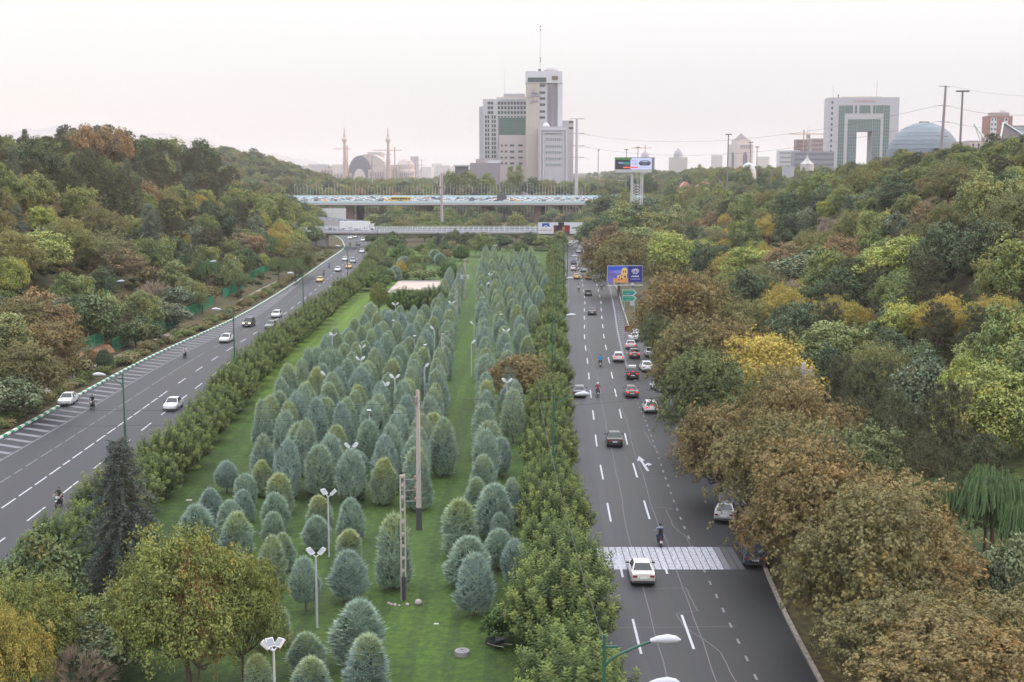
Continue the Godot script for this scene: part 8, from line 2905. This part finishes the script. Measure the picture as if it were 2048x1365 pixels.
	for y in [27.0, 31.0, 33.5]:
		part("antenna", box_mesh(Vector3(2.4, 2.2, 0.6)), mat(0.3, 0.28, 0.28), rm, Vector3(0, y, 0))
	wire(Vector3(43.05, 53.40, -830), Vector3(163.63 - 1.8, 54.20, -500), 9.0, "upper power line between the transmission poles", 0.05)
	wire(Vector3(43.05, 45.60, -830), Vector3(163.63 - 1.8, 48.20, -500), 9.0, "lower power line between the transmission poles", 0.05)
	wire(Vector3(164.39 + 1.8, 54.00, -500), Vector3(172.37, 47.90, -430), 1.5, "middle power line leaving the right edge of the view", 0.05)
	wire(Vector3(164.39 + 1.8, 61.40, -500), Vector3(172.37, 53.70, -430), 1.0, "topmost power line leaving the right edge of the view", 0.03)
	wire(Vector3(163.63 + 1.8, 48.20, -500), Vector3(172.37, 43.40, -430), 1.5, "lowest power line leaving the right edge of the view", 0.05)


func billboards() -> void:
	# the blue one by the gore
	var o := thing("billboard", "billboard with a desert castle picture and white emblem on blue", "billboard", Vector3(26.43, 0, -284), 0.12)
	var w := 7.65
	var y0 := 5.10
	var y1 := 8.70
	var x0 := -5.57
	var im := Image.create(256, 124, false, Image.FORMAT_RGB8)
	im.fill(Color(0.16, 0.33, 0.78))
	im.fill_rect(Rect2i(0, 30, 152, 94), Color(0.42, 0.40, 0.72))
	for k in 7:
		blot(im, Vector2(20 + k * 22, 60 + (k * 37) % 30), Vector2(34, 9), Color(0.36 + 0.03 * (k % 3), 0.35 + 0.03 * (k % 2), 0.66))
	blot(im, Vector2(90, 40), Vector2(50, 12), Color(0.5, 0.5, 0.8))
	im.fill_rect(Rect2i(96, 40, 46, 80), Color(0.85, 0.68, 0.42))
	blot(im, Vector2(124, 26), Vector2(20, 15), Color(0.9, 0.74, 0.46))
	im.fill_rect(Rect2i(104, 26, 40, 34), Color(0.88, 0.72, 0.44))
	im.fill_rect(Rect2i(70, 68, 40, 52), Color(0.84, 0.7, 0.48))
	im.fill_rect(Rect2i(40, 92, 112, 32), Color(0.8, 0.55, 0.32))
	for q in [[112, 36, 8, 14], [126, 36, 8, 14], [122, 72, 12, 16], [82, 78, 8, 12], [98, 88, 10, 14], [76, 98, 8, 10], [100, 68, 8, 8]]:
		im.fill_rect(Rect2i(q[0], q[1], q[2], q[3]), Color(0.35, 0.22, 0.14))
	im.fill_rect(Rect2i(152, 0, 104, 124), Color(0.13, 0.13, 0.46))
	for k in 5:
		var a := (k - 2) * 0.62
		blot(im, Vector2(204 + sin(a) * 22, 42 - cos(a) * 14), Vector2(7, 10), Color(0.9, 0.9, 0.95))
		blot(im, Vector2(204 + sin(a) * 22, 42 - cos(a) * 14), Vector2(4, 6), Color(0.13, 0.13, 0.46))
	blot(im, Vector2(195, 52), Vector2(7, 9), Color(0.9, 0.9, 0.95))
	blot(im, Vector2(213, 52), Vector2(7, 9), Color(0.9, 0.9, 0.95))
	blot(im, Vector2(195, 52), Vector2(4, 6), Color(0.13, 0.13, 0.46))
	blot(im, Vector2(213, 52), Vector2(4, 6), Color(0.13, 0.13, 0.46))
	scribble(im, LINE_TEXT, Vector2(176, 70), Vector2(56, 14), Color(0.92, 0.92, 0.95), 1.6)
	scribble(im, LINE_TEXT, Vector2(172, 92), Vector2(64, 11), Color(0.85, 0.85, 0.9), 0.9)
	poster(o, "poster", picture("castle", im), x0, x0 + w, y0, y1, 0.22)
	solid("panel", o, mat(0.3, 0.3, 0.34), x0 - 0.1, x0 + w + 0.1, y0 - 0.1, y1 + 0.1, -0.3, 0.2)
	solid("catwalk", o, mat(0.45, 0.45, 0.48), x0 - 0.2, x0 + w, y0 - 0.62, y0 - 0.5, 0.2, 1.0)
	for k in 7:
		part("strut", box_mesh(Vector3(0.08, 0.55, 0.08)), mat(0.1, 0.1, 0.1), o, Vector3(x0 + 0.3 + k * 1.45, y0 - 0.55, 0.4))
	var s := Shape.new()
	s.tube([Vector3(0, 0, -0.2), Vector3(0, y0, -0.2)], [0.46, 0.42], 12)
	part("pole", s.mesh(), mat(0.45, 0.45, 0.5, 0.5), o)
	# the video screen on its lattice legs
	var v := thing("video_billboard", "big video billboard showing cars on a wide lattice tower", "billboard", Vector3(61.27, 14, -640))
	im = Image.create(256, 112, false, Image.FORMAT_RGB8)
	im.fill(Color(0.66, 0.68, 0.84))
	im.fill_rect(Rect2i(0, 0, 106, 112), Color(0.07, 0.09, 0.13))
	for k in 9:
		blot(im, Vector2(k * 13, 8), Vector2(11, 9), Color(0.22, 0.38 + 0.04 * (k % 3), 0.14))
	blot(im, Vector2(30, 58), Vector2(36, 24), Color(0.10, 0.12, 0.2))
	blot(im, Vector2(38, 48), Vector2(20, 9), Color(0.4, 0.5, 0.62))
	im.fill_rect(Rect2i(58, 40, 44, 24), Color(0.05, 0.45, 0.42))
	blot(im, Vector2(84, 70), Vector2(18, 10), Color(0.3, 0.24, 0.22))
	blot(im, Vector2(206, 52), Vector2(44, 24), Color(0.26, 0.28, 0.34))
	blot(im, Vector2(206, 36), Vector2(34, 14), Color(0.16, 0.18, 0.24))
	blot(im, Vector2(206, 34), Vector2(26, 8), Color(0.5, 0.55, 0.62))
	blot(im, Vector2(180, 64), Vector2(8, 11), Color(0.08, 0.08, 0.1))
	blot(im, Vector2(232, 64), Vector2(8, 11), Color(0.08, 0.08, 0.1))
	im.fill_rect(Rect2i(54, 86, 106, 14), Color(0.78, 0.16, 0.12))
	scribble(im, [[0, 0.4, 0.7, 0.4], [0.5, 0, 0.5, 1, 0, 0.4]], Vector2(114, 50), Vector2(9, 16), Color(0.75, 0.1, 0.1), 1.4)
	scribble(im, [[0.2, 0, 0.8, 0, 0.8, 1, 0.2, 1, 0.2, 0]], Vector2(136, 50), Vector2(12, 16), Color(0.1, 0.1, 0.14), 1.4)
	scribble(im, LINE_TEXT, Vector2(114, 22), Vector2(40, 12), Color(0.3, 0.3, 0.4), 1.0)
	scribble(im, LINE_TEXT, Vector2(168, 90), Vector2(74, 9), Color(0.35, 0.35, 0.45), 0.8)
	scribble(im, LINE_TEXT, Vector2(60, 88), Vector2(92, 10), Color(0.95, 0.85, 0.8), 0.8)
	var sm := picture("video", im)
	sm.emission_enabled = true
	sm.emission_texture = sm.albedo_texture
	sm.emission = Color.BLACK
	sm.emission_energy_multiplier = 0.45
	var vx := -10.83
	var vw := 17.72
	var vy := 16.50
	var vt := 22.00
	poster(v, "screen", sm, vx, vx + vw, vy, vt, 0.62)
	solid("cabinet", v, mat(0.2, 0.2, 0.22), vx - 0.2, vx + vw + 1.4, vy - 0.1, vt + 0.3, -1.6, 0.6)
	solid("catwalk", v, mat(0.45, 0.44, 0.47), vx - 0.2, vx + vw, 15.00, vy - 0.2, 0.1, 1.2)
	s = Shape.new()
	var lx := -2.95
	for x in [lx, lx + 0.7, lx + 4.8, lx + 5.6]:
		s.bar(Vector3(x, -6, 0), Vector3(x, vy - 1.4, 0), 0.55, 0.5)
	for y in 9:
		s.bar(Vector3(lx + 0.7, y * 1.4 - 3, 0), Vector3(lx + 4.8, y * 1.4 - 1.6, 0), 0.26, 0.26)
		s.bar(Vector3(lx + 4.8, y * 1.4 - 3, 0.2), Vector3(lx + 0.7, y * 1.4 - 1.6, 0.2), 0.26, 0.26)
	part("lattice_leg", s.mesh(), mat(0.5, 0.49, 0.5, 0.6), v)
	# the long banner on the overpass
	var b := thing("overpass_billboard", "long white banner with a red portrait panel on the slim overpass", "billboard", Vector3(18.46, 0, -499.2))
	im = Image.create(320, 88, false, Image.FORMAT_RGB8)
	im.fill(Color(0.8, 0.8, 0.83))
	im.fill_rect(Rect2i(112, 22, 118, 66), Color(0.5, 0.09, 0.13))
	blot(im, Vector2(166, 10), Vector2(22, 30), Color(0.10, 0.08, 0.1))
	blot(im, Vector2(158, 34), Vector2(44, 13), Color(0.11, 0.09, 0.1))
	blot(im, Vector2(146, 64), Vector2(22, 30), Color(0.09, 0.07, 0.08))
	blot(im, Vector2(184, 48), Vector2(13, 17), Color(0.62, 0.42, 0.36))
	blot(im, Vector2(196, 78), Vector2(32, 14), Color(0.4, 0.05, 0.09))
	im.fill_rect(Rect2i(28, 6, 54, 30), Color(0.08, 0.3, 0.62))
	scribble(im, [[0, 0, 0.5, 0.8, 1, 0]], Vector2(30, 18), Vector2(50, 24), Color(0.85, 0.85, 0.88), 3.0)
	scribble(im, LINE_TEXT, Vector2(10, 46), Vector2(90, 24), Color(0.62, 0.25, 0.3), 1.3)
	scribble(im, LINE_TEXT, Vector2(246, 34), Vector2(60, 15), Color(0.12, 0.2, 0.24), 2.2)
	scribble(im, LINE_TEXT, Vector2(246, 56), Vector2(60, 8), Color(0.6, 0.6, 0.64), 0.8)
	var bx := -8.44
	poster(b, "poster", picture("banner", im), bx, bx + 16.89, 5.70, 10.00, 0.14)
	solid("panel", b, mat(0.3, 0.3, 0.32), bx - 0.1, bx + 16.89 + 0.1, 5.60, 10.10, -0.2, 0.1)
	# blue gantry sign under the overpass
	var g := thing("road_sign", "blue direction sign hung below the overpass over the outbound lanes", "sign", Vector3(19.18, 0, -498.6))
	solid("panel", g, mat(0.02, 0.22, 0.5, 0.5), -1.7, 1.7, 4.40, 5.70, -0.1, 0.06)
	part("lettering", strokes(LINE_TEXT, Vector2(2.6, 0.4), 0.07, 0.04), mat(0.6, 0.6, 0.62), g, Vector3(-1.3, 4.90, 0.09))
	var g2 := thing("road_sign", "small white sign hung below the overpass beside the blue one", "sign", Vector3(24.50, 0, -498.6))
	solid("panel", g2, mat(0.6, 0.6, 0.62, 0.5), -0.65, 0.65, 5.00, 5.70, -0.1, 0.06)


func green_signs() -> void:
	var o := thing("direction_sign", "two green arrow-shaped direction signs stacked on posts at the ramp", "sign", Vector3(22.28, 0, -262), 0.1)
	var green := mat(0.005, 0.25, 0.16, 0.5)
	var white := mat(0.62, 0.64, 0.64, 0.5)
	for k in 2:
		var y0: float = [4.30, 3.10][k]
		var h := 1.11
		var w := 3.02
		var rim := PackedVector2Array([Vector2(0, 0), Vector2(w * 0.8, 0), Vector2(w, h / 2), Vector2(w * 0.8, h), Vector2(0, h)])
		var fill := PackedVector2Array([Vector2(0.06, 0.06), Vector2(w * 0.76, 0.06), Vector2(w * 0.93, h / 2), Vector2(w * 0.76, h - 0.06), Vector2(0.06, h - 0.06)])
		var xf := Transform3D(Basis(), Vector3(0, y0, 0))
		var s := Shape.new()
		s.prism(rim, -0.05, 0.0, xf)
		part("border", s.mesh(), white, o)
		s = Shape.new()
		s.prism(fill, 0.0, 0.012, xf)
		part("panel", s.mesh(), green, o)
		s = Shape.new()
		s.bar(Vector3(w * 0.72, y0 + 0.1, 0.02), Vector3(w * 0.86, y0 + h / 2, 0.02), 0.12, 0.02)
		s.bar(Vector3(w * 0.86, y0 + h / 2, 0.02), Vector3(w * 0.72, y0 + h - 0.1, 0.02), 0.12, 0.02)
		part("chevron", s.mesh(), white, o)
		for t in 2:
			part("lettering", strokes(LINE_TEXT, Vector2(1.5 - 0.3 * t, 0.22), 0.05, 0.02), white, o, Vector3(0.75, y0 + 0.2 + 0.5 * (1 - t), 0.025))
		if k == 0:
			part("symbol", box_mesh(Vector3(0.6, 0.32, 0.012)), mat(0.05, 0.12, 0.5, 0.5), o, Vector3(1.85, y0 + 0.14, 0.03))
	for x in [0.5, 2.6]:
		part("post", box_mesh(Vector3(0.12, 5.40, 0.12)), mat(0.3, 0.3, 0.32), o, Vector3(x, 0, -0.12))


func make_small_things() -> void:
	# green mesh fence at the foot of the hill
	var green := mat(0.02, 0.24, 0.12, 0.6)
	var n := 0
	for r in [[183.0, 206.0, 8.6, "green metal fence on the earth bank, behind the brown plane tree"], [208.0, 246.0, 7.6, "green metal fence along the footpath in mid slope"], [252.0, 276.0, 8.8, "green metal fence behind the drooping grey-green tree"], [292.0, 318.0, 9.5, "green metal fence by the weeping willows"], [330.0, 372.0, 11.0, "green metal fence climbing at the far trees"]]:
		var d: float = r[0]
		var o := thing("fence", r[3], "fence", Vector3(tab(KERB_WEST, d) - r[2], 0, -d))
		while d < r[1]:
			var a := Vector3(tab(KERB_WEST, d) - r[2], 0, -d)
			var b := Vector3(tab(KERB_WEST, d + 2.4) - r[2], 0, -d - 2.4)
			a.y = ground(a.x, d) + (1.3 if r[0] < 190 else 0.1)
			b.y = ground(b.x, d + 2.4) + (1.3 if r[0] < 190 else 0.1)
			a -= o.position
			b -= o.position
			part("post", box_mesh(Vector3(0.1, 2.5, 0.1)), green, o, a - Vector3(0, 0.3, 0))
			var s := Shape.new()
			s.bar(a + Vector3(0, 2.05, 0), b + Vector3(0, 2.05, 0), 0.06, 0.08)
			s.bar(a + Vector3(0, 0.25, 0), b + Vector3(0, 0.25, 0), 0.06, 0.08)
			for k in 8:
				var p := a.lerp(b, (k + 0.5) / 8)
				s.bar(p + Vector3(0, 0.25, 0), p + Vector3(0, 2.05, 0), 0.04, 0.04)
			part("fence_panel", s.mesh(), green, o)
			d += 2.4
	# raw earth bank below the first fence
	var bank := Shape.new()
	var e := 176.0
	while e < 207:
		var x := tab(KERB_WEST, e) - 7.0
		var x2 := tab(KERB_WEST, e + 1.5) - 7.0
		var j := 0.25 * sin(e * 1.7)
		bank.quad(Vector3(x + j, -0.1, -e), Vector3(x2 + 0.25 * sin((e + 1.5) * 1.7), -0.1, -e - 1.5), Vector3(x2 - 0.9, 1.5, -e - 1.5), Vector3(x - 0.9, 1.5, -e))
		bank.quad(Vector3(x - 0.9, 1.5, -e), Vector3(x2 - 0.9, 1.5, -e - 1.5), Vector3(x2 - 5, 1.75, -e - 1.5), Vector3(x - 5, 1.75, -e))
		e += 1.5
	struct("earth_bank", bank.mesh(), textured("bank", noise_tex("bank", 31, 0.03, 4, Color(0.45, 0.30, 0.22), Color(0.72, 0.55, 0.45), 256), 2.5, 0.95), "cut pinkish earth bank under the first stretch of green fence")
	# low shrubs between kerb and path
	# pavilion with a flat roof and sheds in the park
	var p := thing("park_pavilion", "low flat-roofed brown pavilion among the park trees", "pavilion", Vector3(-21.24, 0, -289), 0.0)
	solid("wall", p, mat(0.22, 0.17, 0.15, 0.8), -4.6, 4.4, 0, 2.9, -19, 0)
	solid("roof", p, mat(0.42, 0.33, 0.29, 0.9), -5.0, 4.8, 2.9, 3.15, -19.4, 0.4)
	solid("parapet", p, mat(0.5, 0.46, 0.44), -5.0, 4.8, 3.15, 3.45, -19.4, -19.1)
	solid("parapet", p, mat(0.5, 0.46, 0.44), 4.5, 4.8, 3.15, 3.45, -19.0, 0.4)
	solid("parapet", p, mat(0.5, 0.46, 0.44), 1.0, 4.4, 3.15, 3.6, -0.3, 0.4)
	var k1 := thing("utility_hut", "small brown metal hut at the lawn's end under the trees", "hut", Vector3(-28.88, 0, -262))
	solid("wall", k1, mat(0.16, 0.125, 0.12, 0.7), -1.05, 1.05, 0, 1.9, -2, 0)
	for x in [-0.5, 0.1, 0.7]:
		solid("door_rib", k1, mat(0.12, 0.09, 0.09, 0.7), x, x + 0.05, 0.1, 1.8, -0.1, 0.03)
	solid("roof", k1, mat(0.3, 0.25, 0.25), -1.15, 1.15, 1.9, 2.0, -2.1, 0.1)
	var bn := thing("planter_box", "small red-brown planter box on the far lawn", "planter", Vector3(-28.34, 0, -385))
	solid("box", bn, mat(0.36, 0.18, 0.12), -0.95, 0.95, 0, 1.0, -0.8, 0)
	# terrace paving behind the pavilion
	struct("terrace", box_mesh(Vector3(6, 0.05, 34)), mat(0.42, 0.34, 0.32, 0.9), "pinkish paved path behind the flat-roofed pavilion").position = Vector3(-27.5, 0.01, -332)
	# site walls seen between the bridges
	var w1 := thing("site_wall", "white panelled site wall under the jammed bridge", "wall", Vector3(-102.52, 0, -700))
	for i in 8:
		solid("panel", w1, mat(0.55, 0.55, 0.58, 0.6), i * 1.68, i * 1.68 + 1.64, 2.0, 9.90, -0.2, 0)
	var mh := thing("manhole", "round concrete manhole cover on the near lawn", "manhole", Vector3(-3.02, 0, -75.6))
	var s := Shape.new()
	s.lathe(Vector3.ZERO, [[0.46, 0], [0.46, 0.28], [0.42, 0.32], [0.16, 0.33], [0, 0.33]], 20)
	part("ring", s.mesh(), mat(0.24, 0.22, 0.225, 0.9), mh)
	s = Shape.new()
	s.lathe(Vector3(0, 0.325, 0), [[0.3, 0], [0.3, 0.02], [0.05, 0.025], [0, 0.025]], 16)
	part("lid", s.mesh(), mat(0.19, 0.175, 0.18, 0.9), mh)
	part("handle", box_mesh(Vector3(0.16, 0.03, 0.03)), mat(0.05, 0.05, 0.05), mh, Vector3(0, 0.345, 0))
	# wheelbarrow in the shade
	var wb := thing("wheelbarrow", "dark wheelbarrow lying in the shade below the first mulberry", "wheelbarrow", Vector3(-1.0, 0, -76.6), 0.7)
	s = Shape.new()
	var top := [Vector3(-0.35, 0.62, -0.5), Vector3(0.35, 0.62, -0.5), Vector3(0.42, 0.7, 0.5), Vector3(-0.42, 0.7, 0.5)]
	var bot := [Vector3(-0.2, 0.32, -0.3), Vector3(0.2, 0.32, -0.3), Vector3(0.22, 0.32, 0.25), Vector3(-0.22, 0.32, 0.25)]
	for i in 4:
		s.quad(bot[i], bot[(i + 1) % 4], top[(i + 1) % 4], top[i])
	s.quad(bot[3], bot[2], bot[1], bot[0])
	part("tray", s.mesh(), mat(0.03, 0.04, 0.05, 0.5), wb)
	for x in [-0.28, 0.28]:
		s = Shape.new()
		s.tube([Vector3(x * 0.3, 0.2, -0.75), Vector3(x, 0.34, 0.2), Vector3(x * 1.2, 0.55, 1.2)], [0.025, 0.025, 0.025], 6)
		part("handle", s.mesh(), mat(0.25, 0.22, 0.2, 0.6), wb)
	s = Shape.new()
	s.tube([Vector3(-0.05, 0.2, -0.75), Vector3(0.05, 0.2, -0.75)], [0.2, 0.2], 12)
	part("wheel", s.mesh(), mat(0.02, 0.02, 0.02), wb)
	# white-flowered shrub
	var fl := thing("flowering_shrub", "shrub with small white flowers beside the wheelbarrow", "shrub", Vector3(-0.55, 0, -78.0))
	part("foliage", protos.bush[0][2], leafy(0.09, 0.15, 0.05), fl).scale = Vector3(0.75, 0.8, 0.75)
	var f := Leaves.new()
	var star := star_cluster(1, Vector3(0.01, 0.01, 0.01), 0.1, [Color(1, 1, 1)])
	for i in 60:
		var d := rdir()
		d.y = absf(d.y)
		f.put(star, Transform3D(Basis(), Vector3(d.x * 1.25, 0.9 + d.y * 1.0, d.z * 1.25)), 0)
	part("blossoms", f.mesh(), leafy(0.6, 0.6, 0.6), fl)
	# stones by the ladder pole
	for i in 6:
		s = Shape.new()
		var rr: float = [0.26, 0.11, 0.13, 0.1, 0.14, 0.12][i]
		var ring := []
		s.lathe(Vector3.ZERO, [[rr * 0.8, 0], [rr, rr * 0.5], [rr * 0.8, rr * 1.1], [rr * 0.3, rr * 1.4], [0, rr * 1.4]], 7)
		var o := part("stone", s.mesh(), mat(0.34, 0.28, 0.27, 0.95), null, Vector3(-7.4 + [1.05, -0.75, -0.5, -0.2, 0.35, -0.95][i], 0, -85.0 + [0.1, 0.3, 0.45, 0.5, 0.4, 0.05][i]), i * 1.3)
		tag(o, ["large pale boulder right of the ladder pole's foot", "small stone left of the ladder pole's foot", "small stone in front of the ladder pole, left one", "flat stone before the ladder pole's door", "stone between the boulder and the ladder pole", "outermost stone by the ladder pole near a bare juniper trunk"][i], "stone", "stones at the foot of the ladder pole")
	# crash barriers
	var steel := mat(0.45, 0.45, 0.48, 0.5, 0.3)
	for r in [[238.0, 342.0, GORE, 0.25, "pale crash barrier along the hatched wedge"], [345.0, 490.0, MAIN_EAST, 0.5, "pale crash barrier along the outer edge of the far bend"], [96.0, 190.0, KERB_EAST, 0.55, "grey crash barrier under the plane trees along the outbound kerb"], [200.0, 420.0, LINE_EAST, -4.75, "grey crash barrier between mulberries and outbound lanes"]]:
		var d: float = r[0]
		var o := thing("crash_barrier", r[4], "barrier", Vector3(tab(r[2], d) + r[3], 0, -d))
		while d < r[1]:
			var a := Vector3(tab(r[2], d) + r[3], 0, -d) - o.position
			var b := Vector3(tab(r[2], d + 3.8) + r[3], 0, -d - 3.8) - o.position
			s = Shape.new()
			s.bar(a + Vector3(0, 0.62, 0), b + Vector3(0, 0.62, 0), 0.08, 0.3)
			part("rail", s.mesh(), steel, o)
			part("post", box_mesh(Vector3(0.12, 0.7, 0.12)), steel, o, a)
			d += 3.8
	# orange road-work board with a black cross at the nose of the ramp
	var at: Vector3 = Vector3(20.70, 0.00, -230.70)
	var rw := thing("warning_board", "orange warning board with a yellow diagonal cross at the ramp nose", "sign", at + Vector3(0, 0.03, 0))
	for x in [-0.45, 0.45]:
		part("post", box_mesh(Vector3(0.07, 1.3, 0.07)), mat(0.35, 0.08, 0.05), rw, Vector3(x, 0, 0))
	part("board", box_mesh(Vector3(1.05, 0.95, 0.06)), mat(0.12, 0.04, 0.01, 0.6), rw, Vector3(0, 0.75, 0))
	s = Shape.new()
	s.bar(Vector3(-0.38, 0.85, 0.04), Vector3(0.38, 1.6, 0.04), 0.24, 0.02)
	part("cross_bar", s.mesh(), mat(0.7, 0.42, 0.02, 0.6), rw)
	s = Shape.new()
	s.bar(Vector3(0.38, 0.85, 0.042), Vector3(-0.38, 1.6, 0.042), 0.24, 0.024)
	part("cross_bar", s.mesh(), mat(0.7, 0.42, 0.02, 0.6), rw)
	part("frame", box_mesh(Vector3(1.2, 0.1, 0.08)), mat(0.5, 0.1, 0.03), rw, Vector3(0, 1.7, 0))
	for i in 2:
		var c: Vector3 = [Vector3(21.90, 0.00, -233.60), Vector3(22.70, 0.00, -238.10)][i]
		var o := thing("bollard", "thin red bollard %s the orange warning board" % ["beside", "behind"][i], "bollard", c + Vector3(0, 0.03, 0))
		part("post", box_mesh(Vector3(0.12, 1.1, 0.12)), mat(0.35, 0.08, 0.06), o)
		part("base", box_mesh(Vector3(0.34, 0.06, 0.34)), mat(0.05, 0.05, 0.05), o)
	var lit := thing("litter", "scrap of white paper on the near lawn", "litter", Vector3(-7.5 + 2.6, 0.02, -81.0))
	part("paper", box_mesh(Vector3(0.3, 0.03, 0.16)), mat(0.55, 0.55, 0.55), lit)
	var lit2 := thing("litter", "pale slab on the lawn below the lone juniper", "litter", Vector3(-28.80, 0.02, -113.0))
	part("paper", box_mesh(Vector3(0.5, 0.03, 0.3)), mat(0.5, 0.42, 0.4), lit2)
